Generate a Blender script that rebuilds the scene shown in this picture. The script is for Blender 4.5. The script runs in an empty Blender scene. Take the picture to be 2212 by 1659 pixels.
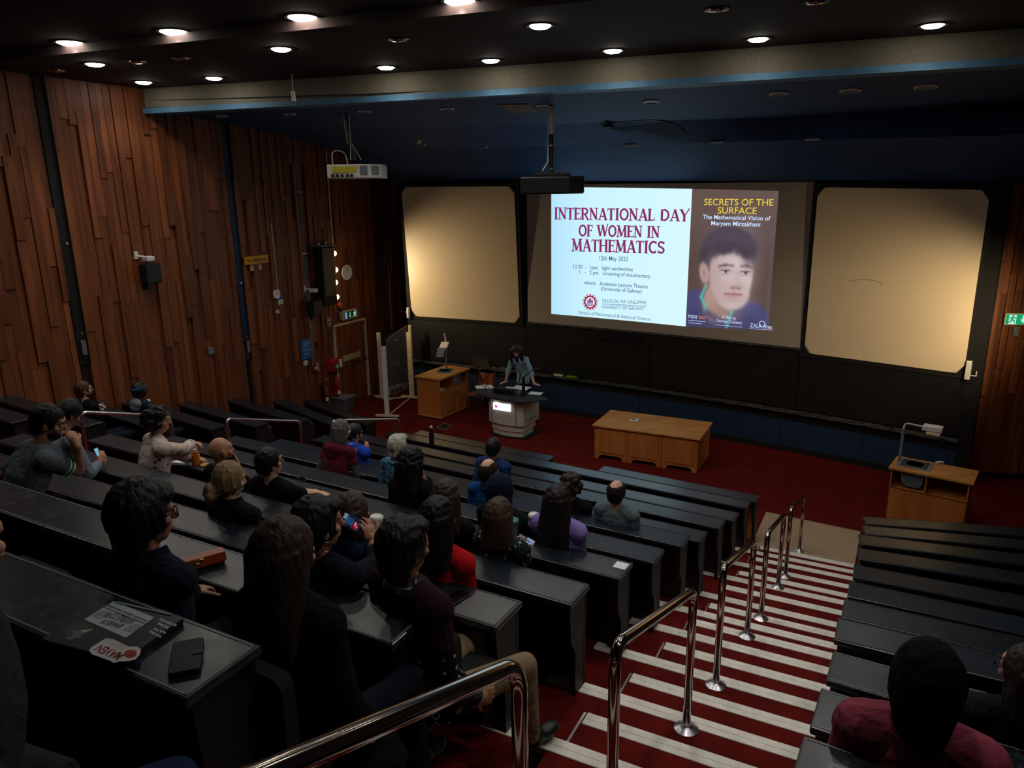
import bpy, math, random
import numpy as np
from mathutils import Vector, Matrix

SC = bpy.context.scene
COL = SC.collection
rnd = random.Random(7)
def lin(c): return tuple(((v/255)/12.92 if v <= 10 else (((v/255)+.055)/1.055)**2.4) for v in c)

# ---------------------------------------------------------------- camera, world, light, exposure
IMW, IMH, FPX, PITCH, ROLL, CAMZ = 2212, 1659, 1584.35, .2581, .01394, 5.38
cam = bpy.data.cameras.new('camera'); cam_o = bpy.data.objects.new('camera', cam); COL.objects.link(cam_o)
cam.sensor_fit = 'HORIZONTAL'; cam.sensor_width = 36; cam.lens = 36*FPX/IMW; cam.clip_start = .05; cam.clip_end = 200
F0 = Vector((0, math.cos(PITCH), -math.sin(PITCH))); R0 = Vector((1, 0, 0)); D0 = F0.cross(R0)
RX = R0*math.cos(ROLL)+D0*math.sin(ROLL); DX = -R0*math.sin(ROLL)+D0*math.cos(ROLL)
cam_o.matrix_world = Matrix.Translation((0, 0, CAMZ)) @ Matrix((RX, -DX, -F0)).transposed().to_4x4()
SC.camera = cam_o
world = bpy.data.worlds.new('world'); SC.world = world; world.use_nodes = True
world.node_tree.nodes['Background'].inputs[0].default_value = (.5, .6, .8, 1)
world.node_tree.nodes['Background'].inputs[1].default_value = .004
SC.view_settings.view_transform = 'Standard'; SC.view_settings.look = 'None'
SC.view_settings.gamma = 1; SC.view_settings.use_curve_mapping = False
SC.view_settings.exposure = 0.0
LAMP_W, SCONCE_W, SCREEN_E = 52, 46, 1.0
def spot(name, loc, to, watts, col, deg=110, size=.06, blend=.6, parent=None):
    l = bpy.data.lights.new(name, 'SPOT'); l.energy = watts; l.color = col; l.spot_size = math.radians(deg); l.spot_blend = blend; l.shadow_soft_size = size
    o = bpy.data.objects.new(name, l); COL.objects.link(o); o.location = loc
    o.rotation_euler = (Vector(to)-Vector(loc)).to_track_quat('-Z', 'Y').to_euler()
    return o
CAMP = Vector((0, 0, CAMZ))
def ray(x, y): return F0+RX*((x-IMW/2)/FPX)+DX*((y-IMH/2)/FPX)
def at(x, y, z):                 # the point of the horizontal plane z seen at a pixel of the photograph
    q = ray(x, y); return CAMP+q*((z-CAMZ)/q.z)
def atY(x, y, Y):
    q = ray(x, y); return CAMP+q*(Y/q.y)
def proj(P):
    d = Vector(P)-CAMP; w = d.dot(F0); return (IMW/2+FPX*d.dot(RX)/w, IMH/2+FPX*d.dot(DX)/w)

# ---------------------------------------------------------------- mesh helpers
WL = {}
class MB:
    def __init__(s, M=None): s.v = []; s.f = []; s.m = []; s.M = M or Matrix(); s.mi = 0
    def _add(s, vs, fs):
        b = len(s.v); M = s.M
        s.v += [M @ Vector(p) for p in vs]; s.f += [tuple(b+i for i in f) for f in fs]; s.m += [s.mi]*len(fs); return s
    def box(s, x0, x1, y0, y1, z0, z1, R=None):
        vs = [(x, y, z) for z in (z0, z1) for y in (y0, y1) for x in (x0, x1)]
        if R: vs = [R @ Vector(p) for p in vs]
        return s._add(vs, [(0, 2, 3, 1), (4, 5, 7, 6), (0, 1, 5, 4), (2, 6, 7, 3), (0, 4, 6, 2), (1, 3, 7, 5)])
    def prism(s, poly, z0, z1, R=None):
        n = len(poly); vs = [(x, y, z0) for x, y in poly]+[(x, y, z1) for x, y in poly]
        if R: vs = [R @ Vector(p) for p in vs]
        return s._add(vs, [tuple(range(n))[::-1], tuple(range(n, 2*n))]+[(i, (i+1) % n, n+(i+1) % n, n+i) for i in range(n)])
    def cone(s, p, q, r0, r1=None, seg=12, caps=True):
        r1 = r0 if r1 is None else r1; p, q = Vector(p), Vector(q); d = (q-p).normalized()
        a = d.orthogonal().normalized(); b = d.cross(a)
        vs = [c+(a*math.cos(t)+b*math.sin(t))*r for c, r in ((p, r0), (q, r1)) for t in [2*math.pi*i/seg for i in range(seg)]]
        fs = [(i, (i+1) % seg, seg+(i+1) % seg, seg+i) for i in range(seg)]
        if caps: fs += [tuple(range(seg))[::-1], tuple(range(seg, 2*seg))]
        return s._add(vs, fs)
    def tube(s, pts, r, seg=10, closed=False):
        pts = [Vector(p) for p in pts]; n = len(pts); vs = []; fs = []; prev = None
        rs = r if isinstance(r, (list, tuple)) else [r]*n
        for i in range(n):
            d = (pts[min(i+1, n-1)]-pts[max(i-1, 0)]).normalized()
            a = (prev-d*prev.dot(d)).normalized() if prev is not None and (prev-d*prev.dot(d)).length > 1e-6 else d.orthogonal().normalized()
            prev = a; b = d.cross(a)
            vs += [pts[i]+(a*math.cos(t)+b*math.sin(t))*rs[i] for t in [2*math.pi*k/seg for k in range(seg)]]
        for i in range(n-1):
            for k in range(seg): fs.append((i*seg+k, i*seg+(k+1) % seg, (i+1)*seg+(k+1) % seg, (i+1)*seg+k))
        fs += [tuple(range(seg))[::-1], tuple(range((n-1)*seg, n*seg))]
        return s._add(vs, fs)
    def lathe(s, prof, seg=20, c=(0, 0, 0)):
        n = len(prof); cx, cy, cz = c
        vs = [(cx+r*math.cos(2*math.pi*k/seg), cy+r*math.sin(2*math.pi*k/seg), cz+z) for r, z in prof for k in range(seg)]
        fs = [(i*seg+k, i*seg+(k+1) % seg, (i+1)*seg+(k+1) % seg, (i+1)*seg+k) for i in range(n-1) for k in range(seg)]
        if prof[0][0] > 1e-6: fs.append(tuple(range(seg))[::-1])
        if prof[-1][0] > 1e-6: fs.append(tuple(range((n-1)*seg, n*seg)))
        return s._add(vs, fs)
    def ball(s, c, r, seg=12, R=None):
        rx, ry, rz = r if isinstance(r, (tuple, list)) else (r, r, r); c = Vector(c); vs = []; h = seg//2
        for i in range(h+1):
            t = math.pi*i/h
            for k in range(seg):
                p = Vector((rx*math.sin(t)*math.cos(2*math.pi*k/seg), ry*math.sin(t)*math.sin(2*math.pi*k/seg), -rz*math.cos(t)))
                vs.append(c+(R @ p if R else p))
        return s._add(vs, [(i*seg+k, i*seg+(k+1) % seg, (i+1)*seg+(k+1) % seg, (i+1)*seg+k) for i in range(h) for k in range(seg)])
    def face(s, *pts): return s._add(pts, [tuple(range(len(pts)))])
    def build(s, name, mats, parent=None, smooth=False, bevel=0, seg=2):
        off = WL.get(parent.name, Vector()) if parent else Vector()
        me = bpy.data.meshes.new(name); me.from_pydata([tuple(p-off) for p in s.v], [], s.f)
        for m in (mats if isinstance(mats, (list, tuple)) else [mats]): me.materials.append(m)
        if len(me.materials) > 1: me.polygons.foreach_set('material_index', s.m)
        o = bpy.data.objects.new(name, me); COL.objects.link(o)
        if parent: o.parent = parent
        WL[o.name] = off
        if bevel:
            b = o.modifiers.new('bevel', 'BEVEL'); b.width = bevel; b.segments = seg; b.limit_method = 'ANGLE'; b.angle_limit = math.radians(40)
        if smooth:
            me.polygons.foreach_set('use_smooth', [True]*len(me.polygons))
            if smooth != 2:
                me.set_sharp_from_angle(angle=math.radians(40))
        return o
def tag(o, label=None, cat=None, group=None, kind=None):
    if label: o['label'] = label
    if cat: o['category'] = cat
    if group: o['group'] = group
    if kind: o['kind'] = kind
    return o
def thing(name, loc, label, cat, group=None):
    o = bpy.data.objects.new(name, None); o.empty_display_size = .1; COL.objects.link(o); o.location = loc; WL[o.name] = Vector(loc)
    return tag(o, label, cat, group)
def frame(o, xdir, up=(0, 0, 1)):   # right-handed frame: x along xdir, z up
    x = Vector(xdir).normalized(); z = Vector(up).normalized(); y = z.cross(x).normalized(); z = x.cross(y)
    return Matrix.Translation(Vector(o)) @ Matrix((x, y, z)).transposed().to_4x4()
def rrect(x0, x1, y0, y1, r, n=5):
    out = []
    for cx, cy, a in ((x1-r, y1-r, 0), (x0+r, y1-r, 90), (x0+r, y0+r, 180), (x1-r, y0+r, 270)):
        out += [(cx+r*math.cos(math.radians(a+90*i/n)), cy+r*math.sin(math.radians(a+90*i/n))) for i in range(n+1)]
    return out
def bez(pts, r, n=6):               # polyline with rounded corners
    pts = [Vector(p) for p in pts]; out = [pts[0]]
    for a, b, c in zip(pts, pts[1:], pts[2:]):
        p = b+(a-b).normalized()*r; q = b+(c-b).normalized()*r
        out += [p*(1-t)**2+b*2*t*(1-t)+q*t*t for t in [i/n for i in range(n+1)]]
    return out+[pts[-1]]

# ---------------------------------------------------------------- materials
def nodes(name):
    m = bpy.data.materials.new(name); m.use_nodes = True; nt = m.node_tree; return m, nt, nt.nodes['Principled BSDF'], nt.nodes.new, nt.links.new
def ramp(N, stops):
    r = N('ShaderNodeValToRGB'); e = r.color_ramp.elements
    while len(e) > len(stops): e.remove(e[-1])
    while len(e) < len(stops): e.new(.5)
    for el, (p, c) in zip(e, stops): el.position = p; el.color = (*c, 1)
    return r
def mat(name, c, rough=.5, metal=0, var=.12, scale=8, bump=0, bscale=60, spec=.5, emit=0, alpha=1, stretch=(1, 1, 1), trans=0, c2=None):
    m, nt, P, N, L = nodes(name); c = lin(c); c2 = lin(c2) if c2 else tuple(v*(1-var) for v in c)
    tc = N('ShaderNodeTexCoord'); mp = N('ShaderNodeMapping'); mp.inputs['Scale'].default_value = stretch; L(tc.outputs['Object'], mp.inputs[0])
    nz = N('ShaderNodeTexNoise'); nz.inputs['Scale'].default_value = scale; nz.inputs['Detail'].default_value = 4; L(mp.outputs[0], nz.inputs['Vector'])
    r = ramp(N, [(.35, c2), (.65, tuple(min(1, v*(1+var)) for v in c))]); L(nz.outputs['Fac'], r.inputs[0]); L(r.outputs[0], P.inputs['Base Color'])
    P.inputs['Roughness'].default_value = rough; P.inputs['Metallic'].default_value = metal; P.inputs['Specular IOR Level'].default_value = spec
    if bump:
        n2 = N('ShaderNodeTexNoise'); n2.inputs['Scale'].default_value = bscale; n2.inputs['Detail'].default_value = 5; L(mp.outputs[0], n2.inputs['Vector'])
        b = N('ShaderNodeBump'); b.inputs['Strength'].default_value = bump; b.inputs['Distance'].default_value = .01; L(n2.outputs['Fac'], b.inputs['Height']); L(b.outputs[0], P.inputs['Normal'])
    if emit: L(r.outputs[0], P.inputs['Emission Color']); P.inputs['Emission Strength'].default_value = emit
    if trans: P.inputs['Transmission Weight'].default_value = trans
    if alpha < 1: P.inputs['Alpha'].default_value = alpha
    return m
def emat(name, c, e=1):
    m, nt, P, N, L = nodes(name); P.inputs['Base Color'].default_value = (0, 0, 0, 1); P.inputs['Emission Color'].default_value = (*lin(c), 1); P.inputs['Emission Strength'].default_value = e; P.inputs['Roughness'].default_value = .9; P.inputs['Specular IOR Level'].default_value = 0
    return m
def wood(name, c1, c2, stretch, scale=9, rough=.5, rand=.25, knots=True):
    m, nt, P, N, L = nodes(name)
    tc = N('ShaderNodeTexCoord'); oi = N('ShaderNodeObjectInfo'); ad = N('ShaderNodeVectorMath'); ad.operation = 'ADD'
    sc = N('ShaderNodeVectorMath'); sc.operation = 'SCALE'; sc.inputs[3].default_value = 40
    cb = N('ShaderNodeCombineXYZ'); L(oi.outputs['Random'], cb.inputs[0]); L(oi.outputs['Random'], cb.inputs[2]); L(cb.outputs[0], sc.inputs[0])
    L(tc.outputs['Object'], ad.inputs[0]); L(sc.outputs[0], ad.inputs[1])
    mp = N('ShaderNodeMapping'); mp.inputs['Scale'].default_value = stretch; L(ad.outputs[0], mp.inputs[0])
    nz = N('ShaderNodeTexNoise'); nz.inputs['Scale'].default_value = scale; nz.inputs['Detail'].default_value = 6; nz.inputs['Distortion'].default_value = .6; L(mp.outputs[0], nz.inputs['Vector'])
    r = ramp(N, [(.3, lin(c2)), (.7, lin(c1))]); L(nz.outputs['Fac'], r.inputs[0])
    hs = N('ShaderNodeHueSaturation'); mr = N('ShaderNodeMapRange'); mr.inputs[3].default_value = 1-rand; mr.inputs[4].default_value = 1+rand; L(oi.outputs['Random'], mr.inputs[0]); L(mr.outputs[0], hs.inputs['Value']); L(r.outputs[0], hs.inputs['Color'])
    out = hs.outputs[0]
    if knots:
        vz = N('ShaderNodeTexVoronoi'); vz.inputs['Scale'].default_value = 3.2
        mp2 = N('ShaderNodeMapping'); mp2.inputs['Scale'].default_value = (1.6, 1.6, .8); L(ad.outputs[0], mp2.inputs[0]); L(mp2.outputs[0], vz.inputs['Vector'])
        kr = ramp(N, [(.02, (1, 1, 1)), (.07, (0, 0, 0))]); L(vz.outputs['Distance'], kr.inputs[0])
        mx = N('ShaderNodeMixRGB'); mx.inputs[2].default_value = (*lin((60, 26, 10)), 1); L(kr.outputs[0], mx.inputs[0]); L(out, mx.inputs[1]); out = mx.outputs[0]
    L(out, P.inputs['Base Color']); P.inputs['Roughness'].default_value = rough; P.inputs['Specular IOR Level'].default_value = .35
    b = N('ShaderNodeBump'); b.inputs['Strength'].default_value = .15; b.inputs['Distance'].default_value = .004; L(nz.outputs['Fac'], b.inputs['Height']); L(b.outputs[0], P.inputs['Normal'])
    return m
M = {}
M['plank'] = wood('cedar_plank', (140, 80, 43), (92, 47, 24), (1, 1, .06), 9, .5)
M['wallback'] = mat('dark_wall_backing', (22, 9, 5), .8)
M['cabwood'] = wood('beech_veneer', (196, 122, 62), (172, 98, 44), (1, 1, .15), 6, .45, .05, False)
M['cabtop'] = wood('oak_top', (208, 150, 84), (180, 118, 58), (.2, 1, 1), 7, .4, .05, False)
M['desktop'] = None
M['black'] = mat('black_plastic', (14, 14, 15), .45)
M['matt'] = mat('matt_black', (8, 8, 8), .8)
M['panel'] = mat('dark_brown_panel', (20, 16, 14), .55, var=.2)
M['seat'] = mat('dark_seat_cloth', (17, 14, 13), .9, bump=.3, bscale=150)
M['carpet'] = mat('red_carpet', (98, 24, 19), .95, var=.18, scale=5, bump=.5, bscale=220, spec=.1)
M['carpet2'] = mat('red_stage_carpet', (96, 22, 16), .95, var=.15, scale=3, bump=.4, bscale=200, spec=.1)
M['nosing'] = mat('white_nosing', (238, 233, 221), .5, var=.08, scale=14)
M['groove'] = mat('nosing_groove', (120, 116, 108), .6)
M['lino'] = mat('beige_lino', (176, 150, 122), .5, var=.05, scale=4)
M['chrome'] = mat('polished_steel', (190, 176, 168), .13, 1, var=.05)
M['steel'] = mat('brushed_steel', (200, 200, 205), .3, 1)
M['chalk'] = mat('black_chalkboard', (14, 14, 14), .55, var=.35, scale=2.5)
M['rail'] = mat('chalk_dusty_ledge', (20, 20, 20), .6, var=.1, scale=9, c2=(88, 86, 82), stretch=(1, 1, 4))
M['wboard'] = mat('cream_whiteboard', (236, 216, 182), .35, var=.015, scale=2)
M['screen'] = mat('grey_screen', (176, 166, 154), .8, var=.03)
M['bluewall'] = mat('navy_paint', (20, 48, 78), .6, var=.1, scale=3)
M['bluesoffit'] = mat('dark_blue_ceiling_paint', (34, 74, 122), .75, var=.12, scale=1.3)
M['bluefascia'] = mat('blue_fascia_paint', (72, 118, 150), .6)
M['plaster'] = mat('beige_textured_plaster', (118, 112, 97), .95, var=.15, scale=40, bump=.9, bscale=70)
M['ceil1'] = mat('black_ceiling', (20, 17, 15), .9)
M['ceil2'] = mat('brown_ceiling', (44, 28, 25), .85)
M['white'] = mat('white_plastic', (225, 224, 218), .4, var=.03)
M['grey'] = mat('grey_plastic', (120, 126, 132), .5)
M['putty'] = mat('putty_lectern_laminate', (196, 188, 176), .5, var=.03)
M['cream'] = mat('cream_frame_paint', (214, 196, 160), .5)
M['red'] = mat('red_enamel', (168, 22, 18), .35)
M['orange'] = mat('orange_lens', (220, 70, 30), .35)
M['green'] = mat('green_sign', (20, 96, 56), .5)
M['blue'] = mat('blue_poster', (34, 98, 168), .5, var=.04)
M['yellow'] = mat('yellow_sign', (214, 156, 20), .5)
M['paper'] = mat('white_paper', (235, 238, 242), .7, var=.02)
M['leather'] = mat('tan_leather', (150, 58, 28), .3, var=.15)
M['brass'] = mat('brass', (220, 190, 110), .25, 1)
M['tweed'] = mat('rust_upholstery', (150, 72, 42), .9, bump=.3, bscale=120)
m, nt, P, N, L = nodes('clear_glass'); M['glass'] = m
P.inputs['Base Color'].default_value = (1, 1, 1, 1); P.inputs['Roughness'].default_value = .02; P.inputs['Alpha'].default_value = .09
# worn slate-coloured desk linoleum: scuffs, scratches and pale chips along the rims
def desk_mat(name, wear):
    m, nt, P, N, L = nodes(name); tc = N('ShaderNodeTexCoord'); oi = N('ShaderNodeObjectInfo')
    ad = N('ShaderNodeVectorMath'); cb = N('ShaderNodeCombineXYZ'); sc = N('ShaderNodeVectorMath'); sc.operation = 'SCALE'; sc.inputs[3].default_value = 30
    L(oi.outputs['Random'], cb.inputs[0]); L(cb.outputs[0], sc.inputs[0]); L(tc.outputs['Object'], ad.inputs[0]); L(sc.outputs[0], ad.inputs[1])
    n1 = N('ShaderNodeTexNoise'); n1.inputs['Scale'].default_value = 2.2; n1.inputs['Detail'].default_value = 3; L(ad.outputs[0], n1.inputs['Vector'])
    n2 = N('ShaderNodeTexNoise'); n2.inputs['Scale'].default_value = 22; n2.inputs['Detail'].default_value = 9; n2.inputs['Distortion'].default_value = .35; L(ad.outputs[0], n2.inputs['Vector'])
    r1 = ramp(N, [(.35, lin((17, 24, 31))), (.7, lin((26, 36, 47)))]); L(n1.outputs['Fac'], r1.inputs[0])
    r2 = ramp(N, [(.62-.1*wear, (0, 0, 0)), (.78, (.3*wear, .3*wear, .3*wear))]); L(n2.outputs['Fac'], r2.inputs[0])
    mx = N('ShaderNodeMixRGB'); mx.inputs[2].default_value = (*lin((112, 120, 126)), 1); L(r2.outputs[0], mx.inputs[0]); L(r1.outputs[0], mx.inputs[1]); L(mx.outputs[0], P.inputs['Base Color'])
    r3 = ramp(N, [(.3, (.29, .29, .29)), (.7, (.35, .35, .35))]); L(n2.outputs['Fac'], r3.inputs[0]); L(r3.outputs[0], P.inputs['Roughness'])
    b = N('ShaderNodeBump'); b.inputs['Strength'].default_value = .1; b.inputs['Distance'].default_value = .003; L(n2.outputs['Fac'], b.inputs['Height']); L(b.outputs[0], P.inputs['Normal'])
    P.inputs['Specular IOR Level'].default_value = .75
    return m
M['desktop'] = desk_mat('slate_lino_desktop', .35); M['deskworn'] = desk_mat('worn_slate_lino_desktop', .8)
_ec = {}
def em(c, e=1):
    k = (*c, e)
    if k not in _ec: _ec[k] = emat('glow_%02x%02x%02x' % tuple(int(v) for v in c), c, e)
    return _ec[k]
_fc = {}
def fm(c, rough=.5):
    k = (*c, rough)
    if k not in _fc: _fc[k] = mat('paint_%02x%02x%02x' % tuple(int(v) for v in c), c, rough, var=.05)
    return _fc[k]
def text_verts(s, bold=0):
    cu = bpy.data.curves.new('lettering', 'FONT'); cu.body = s; cu.size = 1; cu.offset = bold; cu.resolution_u = 3; cu.fill_mode = 'FRONT'
    o = bpy.data.objects.new('lettering', cu); COL.objects.link(o); dg = bpy.context.evaluated_depsgraph_get(); me = o.evaluated_get(dg).to_mesh()
    v = np.array([p.co[:2] for p in me.vertices]); f = [tuple(p.vertices) for p in me.polygons]; o.evaluated_get(dg).to_mesh_clear()
    bpy.data.objects.remove(o); bpy.data.curves.remove(cu); return v, f
def text_flat(s, Mx, w, h, material, parent, name='lettering', bold=0, t=.0):   # fits the text into w x h at the frame origin (lower left), in the frame's x-y plane
    v, f = text_verts(s, bold); lo = v.min(0); hi = v.max(0); mb = MB(Mx)
    mb._add([((x-lo[0])/(hi[0]-lo[0])*w, (y-lo[1])/(hi[1]-lo[1])*h, t) for x, y in v], f)
    return mb.build(name, material, parent)
# ================================================================ THE ROOM
PI = math.pi
# front wall: an arc of a circle, centre CC, radius CR; arc length is measured along it
CC = Vector((-19.79, -19.961)); CR = 42.9186
def cyl(s, z, off=0):
    a = s/CR; return Vector((CC.x+(CR-off)*math.sin(a), CC.y+(CR-off)*math.cos(a), z))
def cyl_px(x, y, off=0):            # arc length and height of the front-wall point seen at a pixel
    q = ray(x, y); d = Vector((q.x, q.y)); e = -CC; a = d.dot(d); b = d.dot(e); c = e.dot(e)-(CR-off)**2
    t = (-b+math.sqrt(b*b-a*c))/a; P = CAMP+q*t; return math.atan2(P.x-CC.x, P.y-CC.y)*CR, P.z
def arc_panel(mb, s0, s1, zb, zt, off0, off1, n=12, r=0, lean=0):
    """solid panel following the arc; zb and zt are (left, right) heights, r rounds the corners, lean tips the top outwards"""
    if r:
        H = .5*(zt[0]+zt[1]-zb[0]-zb[1]); poly = rrect(0, s1-s0, 0, H, r)
        pts = []
        for (x0, y0), (x1, y1) in zip(poly, poly[1:]+poly[:1]):
            k = max(1, int(math.hypot(x1-x0, y1-y0)/.35)); pts += [(x0+(x1-x0)*i/k, y0+(y1-y0)*i/k) for i in range(k)]
        def P(x, y, o):
            t = x/(s1-s0); z0 = zb[0]*(1-t)+zb[1]*t; z1 = zt[0]*(1-t)+zt[1]*t; h = y/H; return cyl(s0+x, z0+(z1-z0)*h, o+lean*h)
        m_ = len(pts); k = m_//2
        vs = [P(x, y, off0) for x, y in pts]+[P(x, y, off1) for x, y in pts]
        fs = [(i, m_+i, m_+(i+1) % m_, (i+1) % m_) for i in range(m_)]
        # front face as vertical strips so that it follows the arc
        mb._add(vs, fs); xs = np.linspace(0, s1-s0, 25)
        def span(x):
            d = 0 if r <= x <= s1-s0-r else (r-x if x < r else x-(s1-s0-r)); e = r-math.sqrt(max(0, r*r-d*d)); return e, H-e
        for o, flip in ((off1, False), (off0, True)):
            g = []
            for x in xs: e0, e1 = span(x); g += [P(x, e0, o), P(x, e1, o)]
            q = [(2*i, 2*i+2, 2*i+3, 2*i+1) for i in range(24)]
            mb._add(g, [f[::-1] for f in q] if flip else q)
        return mb
    vs = []
    for i in range(n+1):
        t = i/n; s = s0+(s1-s0)*t; a = zb[0]*(1-t)+zb[1]*t; b = zt[0]*(1-t)+zt[1]*t
        vs += [cyl(s, a, off0), cyl(s, b, off0+lean), cyl(s, b, off1+lean), cyl(s, a, off1)]
    fs = [(4*i+j, 4*i+(j+1) % 4, 4*i+4+(j+1) % 4, 4*i+4+j) for i in range(n) for j in range(4)]+[(0, 3, 2, 1), (4*n, 4*n+1, 4*n+2, 4*n+3)]
    return mb._add(vs, fs)
# left wall frame: a runs along the wall towards the front, x points into the room
WP = Vector((-4.25, 18.85, 0)); WA = math.radians(27); WD = Vector((math.sin(WA), math.cos(WA), 0)); WN = Vector((WD.y, -WD.x, 0))
LWM = Matrix.Translation(WP) @ Matrix((WN, WD, Vector((0, 0, 1)))).transposed().to_4x4()   # (out, along, up); right-handed
def wpx(x, y, out=0):               # (along, height) on the left wall seen at a pixel
    q = ray(x, y); o = WP+WN*out; t = (o-CAMP).dot(WN)/q.dot(WN); P = CAMP+q*t-WP; return P.dot(WD), P.z
ZC = 7.24
# --- left wall: a dark backing carrying staggered cedar planks
wall_left = tag(MB(LWM).box(-.3, -.02, -21.5, 2.9, 0, 7.6).build('wall_left', M['wallback']), kind='structure')
soff = [(-9, 7.26), (-4.75, 7.26), (-4.74, 6.93), (-3.56, 6.8), (-1.6, 6.65), (-1.18, 6.59), (-.07, 6.38), (1.34, 5.86), (2.4, 5.5), (3, 5.4)]
def soffit_z(a):
    for (a0, z0), (a1, z1) in zip(soff, soff[1:]):
        if a0 <= a <= a1: return z0+(z1-z0)*(a-a0)/(a1-a0)
    return 7.26
chan = [(-7.2, -7.02), (-3.55, -3.37)]
def plank_wall(Mx, a0, a1, parent, ztop, floor_z, holes, depth=(.015, .075), w=(.09, .145), seed=3, most=300):
    r = random.Random(seed); a = a0; k = 0
    while a < a1-.02:
        ww = min(r.uniform(*w), a1-a); hit = [h for h in holes if h[0] < a+ww and h[1] > a and h[2] <= 0]
        if hit: a = hit[0][1]+.001; continue
        for h in holes:
            if a < h[0] < a+ww and h[2] <= 0: ww = h[0]-a
        z = floor_z(a); zt = ztop(a)+.02; cuts = [z]
        hz = [h for h in holes if h[0] < a+ww-.01 and h[1] > a+.01 and h[2] > 0]
        if hz: cuts = [max(z, hz[0][2])]
        z = cuts[0]
        while z < zt-.3:
            z += r.uniform(.9, 3.4)
            if zt-z < .5: z = zt
            cuts.append(min(z, zt))
        last = None
        for z0, z1 in zip(cuts, cuts[1:]):
            d = r.uniform(*depth)
            if r.random() < .16: d += .035
            if last is not None and abs(d-last) < .012: d += .02
            last = d
            if k >= most: continue
            o = MB().box(0, d+.02, 0, ww-.006, 0, z1-z0-.004).build('plank', M['plank'], parent); k += 1
            o.matrix_local = (Matrix.Translation(-WL.get(parent.name, Vector()))) @ Mx @ Matrix.Translation((-.02, a, z0))
        a += ww
    return k
holes = [(c[0], c[1], -1) for c in chan]+[(-.64, .62, 2.16)]
def lw_floor(a): return max(0, min(3.2, -.33*(a+2.3)*.85)) if a < -2.3 else 0
print('planks', plank_wall(LWM, -9.6, 2.85, wall_left, soffit_z, lw_floor, holes, w=(.105, .165), seed=5))
# planks inside the door leaf come with the door below
# --- front wall
wf = MB(); arc_panel(wf, 17.5, 30.6, (0, 0), (6.9, 6.9), -.25, 0, 20)
wall_front = tag(wf.build('wall_front', M['matt']), kind='structure')
for k in range(8):
    q = MB(); arc_panel(q, 17.6+1.6*k, 19.19+1.6*k, (.1, .1), (.9, .9), -.01, .015, 5); q.build('dado_panel', M['bluewall'], wall_front)
sk = MB(); arc_panel(sk, 17.55, 30.45, (0, 0), (.12, .12), 0, .02, 20); tag(sk.build('baseboard_front', M['matt']), kind='structure')
# --- right walls
RW0 = Vector((7.75, 13.2, 0)); RW1 = Vector((9.62, 12.84, 0))
def wallM(p, q): d = (q-p).normalized(); return Matrix.Translation(p) @ Matrix((Vector((d.y, -d.x, 0)), d, Vector((0, 0, 1)))).transposed().to_4x4(), (q-p).length
MR1, LR1 = wallM(RW0, RW1)
wall_right = tag(MB(MR1).box(-.3, -.02, -.3, LR1+.2, 0, 7.6).build('wall_right', M['wallback']), kind='structure')
# --- right return wall, running towards the back
RW2 = Vector((9.62-.40*16.5, 12.84-.917*16.5, 0)); MR2, LR2 = wallM(RW1, RW2)
wall_side = tag(MB(MR2).box(-.3, -.02, -.1, LR2, 0, 7.6).build('wall_right.001', M['wallback']), kind='structure')
plank_wall(MR1, .0, LR1-.02, wall_right, lambda a: 6.0, lambda a: .12, [], depth=(.02, .06), w=(.1, .15), seed=9)
plank_wall(MR2, .02, 2.6, wall_side, lambda a: 6.2, lambda a: .12, [], depth=(.02, .07), seed=12)
tag(MB(MR1).box(-.02, .05, 0, LR1, 0, .12).build('baseboard_right', M['matt']), kind='structure')
# --- back wall
HA = math.radians(27.54); HH = Vector((math.sin(HA), math.cos(HA), 0)); LL = Vector((-math.cos(HA), math.sin(HA), 0))
def SL(s, l, z=0): return HH*s+LL*l+Vector((0, 0, z))
bw = MB(frame(SL(-2.2, 16), -LL)); bw.box(0, 24, -.3, 0, 0, 7.6); tag(bw.build('wall_back', M['wallback']), kind='structure')
# --- audience ceiling: two flat slabs with a step, then the plastered beam and the blue soffits over the stage
def ext(p, q, L=9): p, q = Vector(p), Vector(q); d = (q-p).normalized(); return p-d*L, q+d*L
st0, st1 = Vector((-9.2, 11.9, 0)), Vector((9.5, 5.1, 0)); bm_pts = [Vector((-8.2, 14.6, 0)), Vector((-5.7, 13.9, 0)), Vector((.07, 12.16, 0)), Vector((6.4, 9.9, 0)), Vector((9.6, 8.75, 0))]
c1 = MB(); bk0, bk1 = SL(-2.4, 16), SL(-2.4, -9)
c1.prism([(bk0.x, bk0.y), (bk1.x, bk1.y), (st1.x, st1.y), (st0.x, st0.y)], 7.36, 7.6); ceiling = tag(c1.build('ceiling', M['ceil1']), kind='structure')
c2 = MB(); c2.prism([(st0.x, st0.y), (st1.x, st1.y)]+[(p.x, p.y) for p in bm_pts[::-1]], ZC, 7.6); tag(c2.build('ceiling.001', M['ceil2']), kind='structure')
tr = MB()
for p, q in zip(bm_pts, bm_pts[1:]):
    n = Vector((-(q-p).y, (q-p).x, 0)).normalized()
    for z0, z1, mi, o in ((6.9, 7.26, 0, 0),):
        tr._add([p+Vector((0, 0, z0)), q+Vector((0, 0, z0)), q+n*.3+Vector((0, 0, z0)), p+n*.3+Vector((0, 0, z0)), p+Vector((0, 0, z1)), q+Vector((0, 0, z1)), q+n*.3+Vector((0, 0, z1)), p+n*.3+Vector((0, 0, z1))],
                [(3, 2, 1, 0), (4, 5, 6, 7), (0, 1, 5, 4), (1, 2, 6, 5), (2, 3, 7, 6), (3, 0, 4, 7)])
tag(tr.build('trim_1', M['plaster']), kind='structure')
tr = MB(); bl = [Vector((-6.75, 14.2, 0))]+bm_pts[1:]
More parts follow.
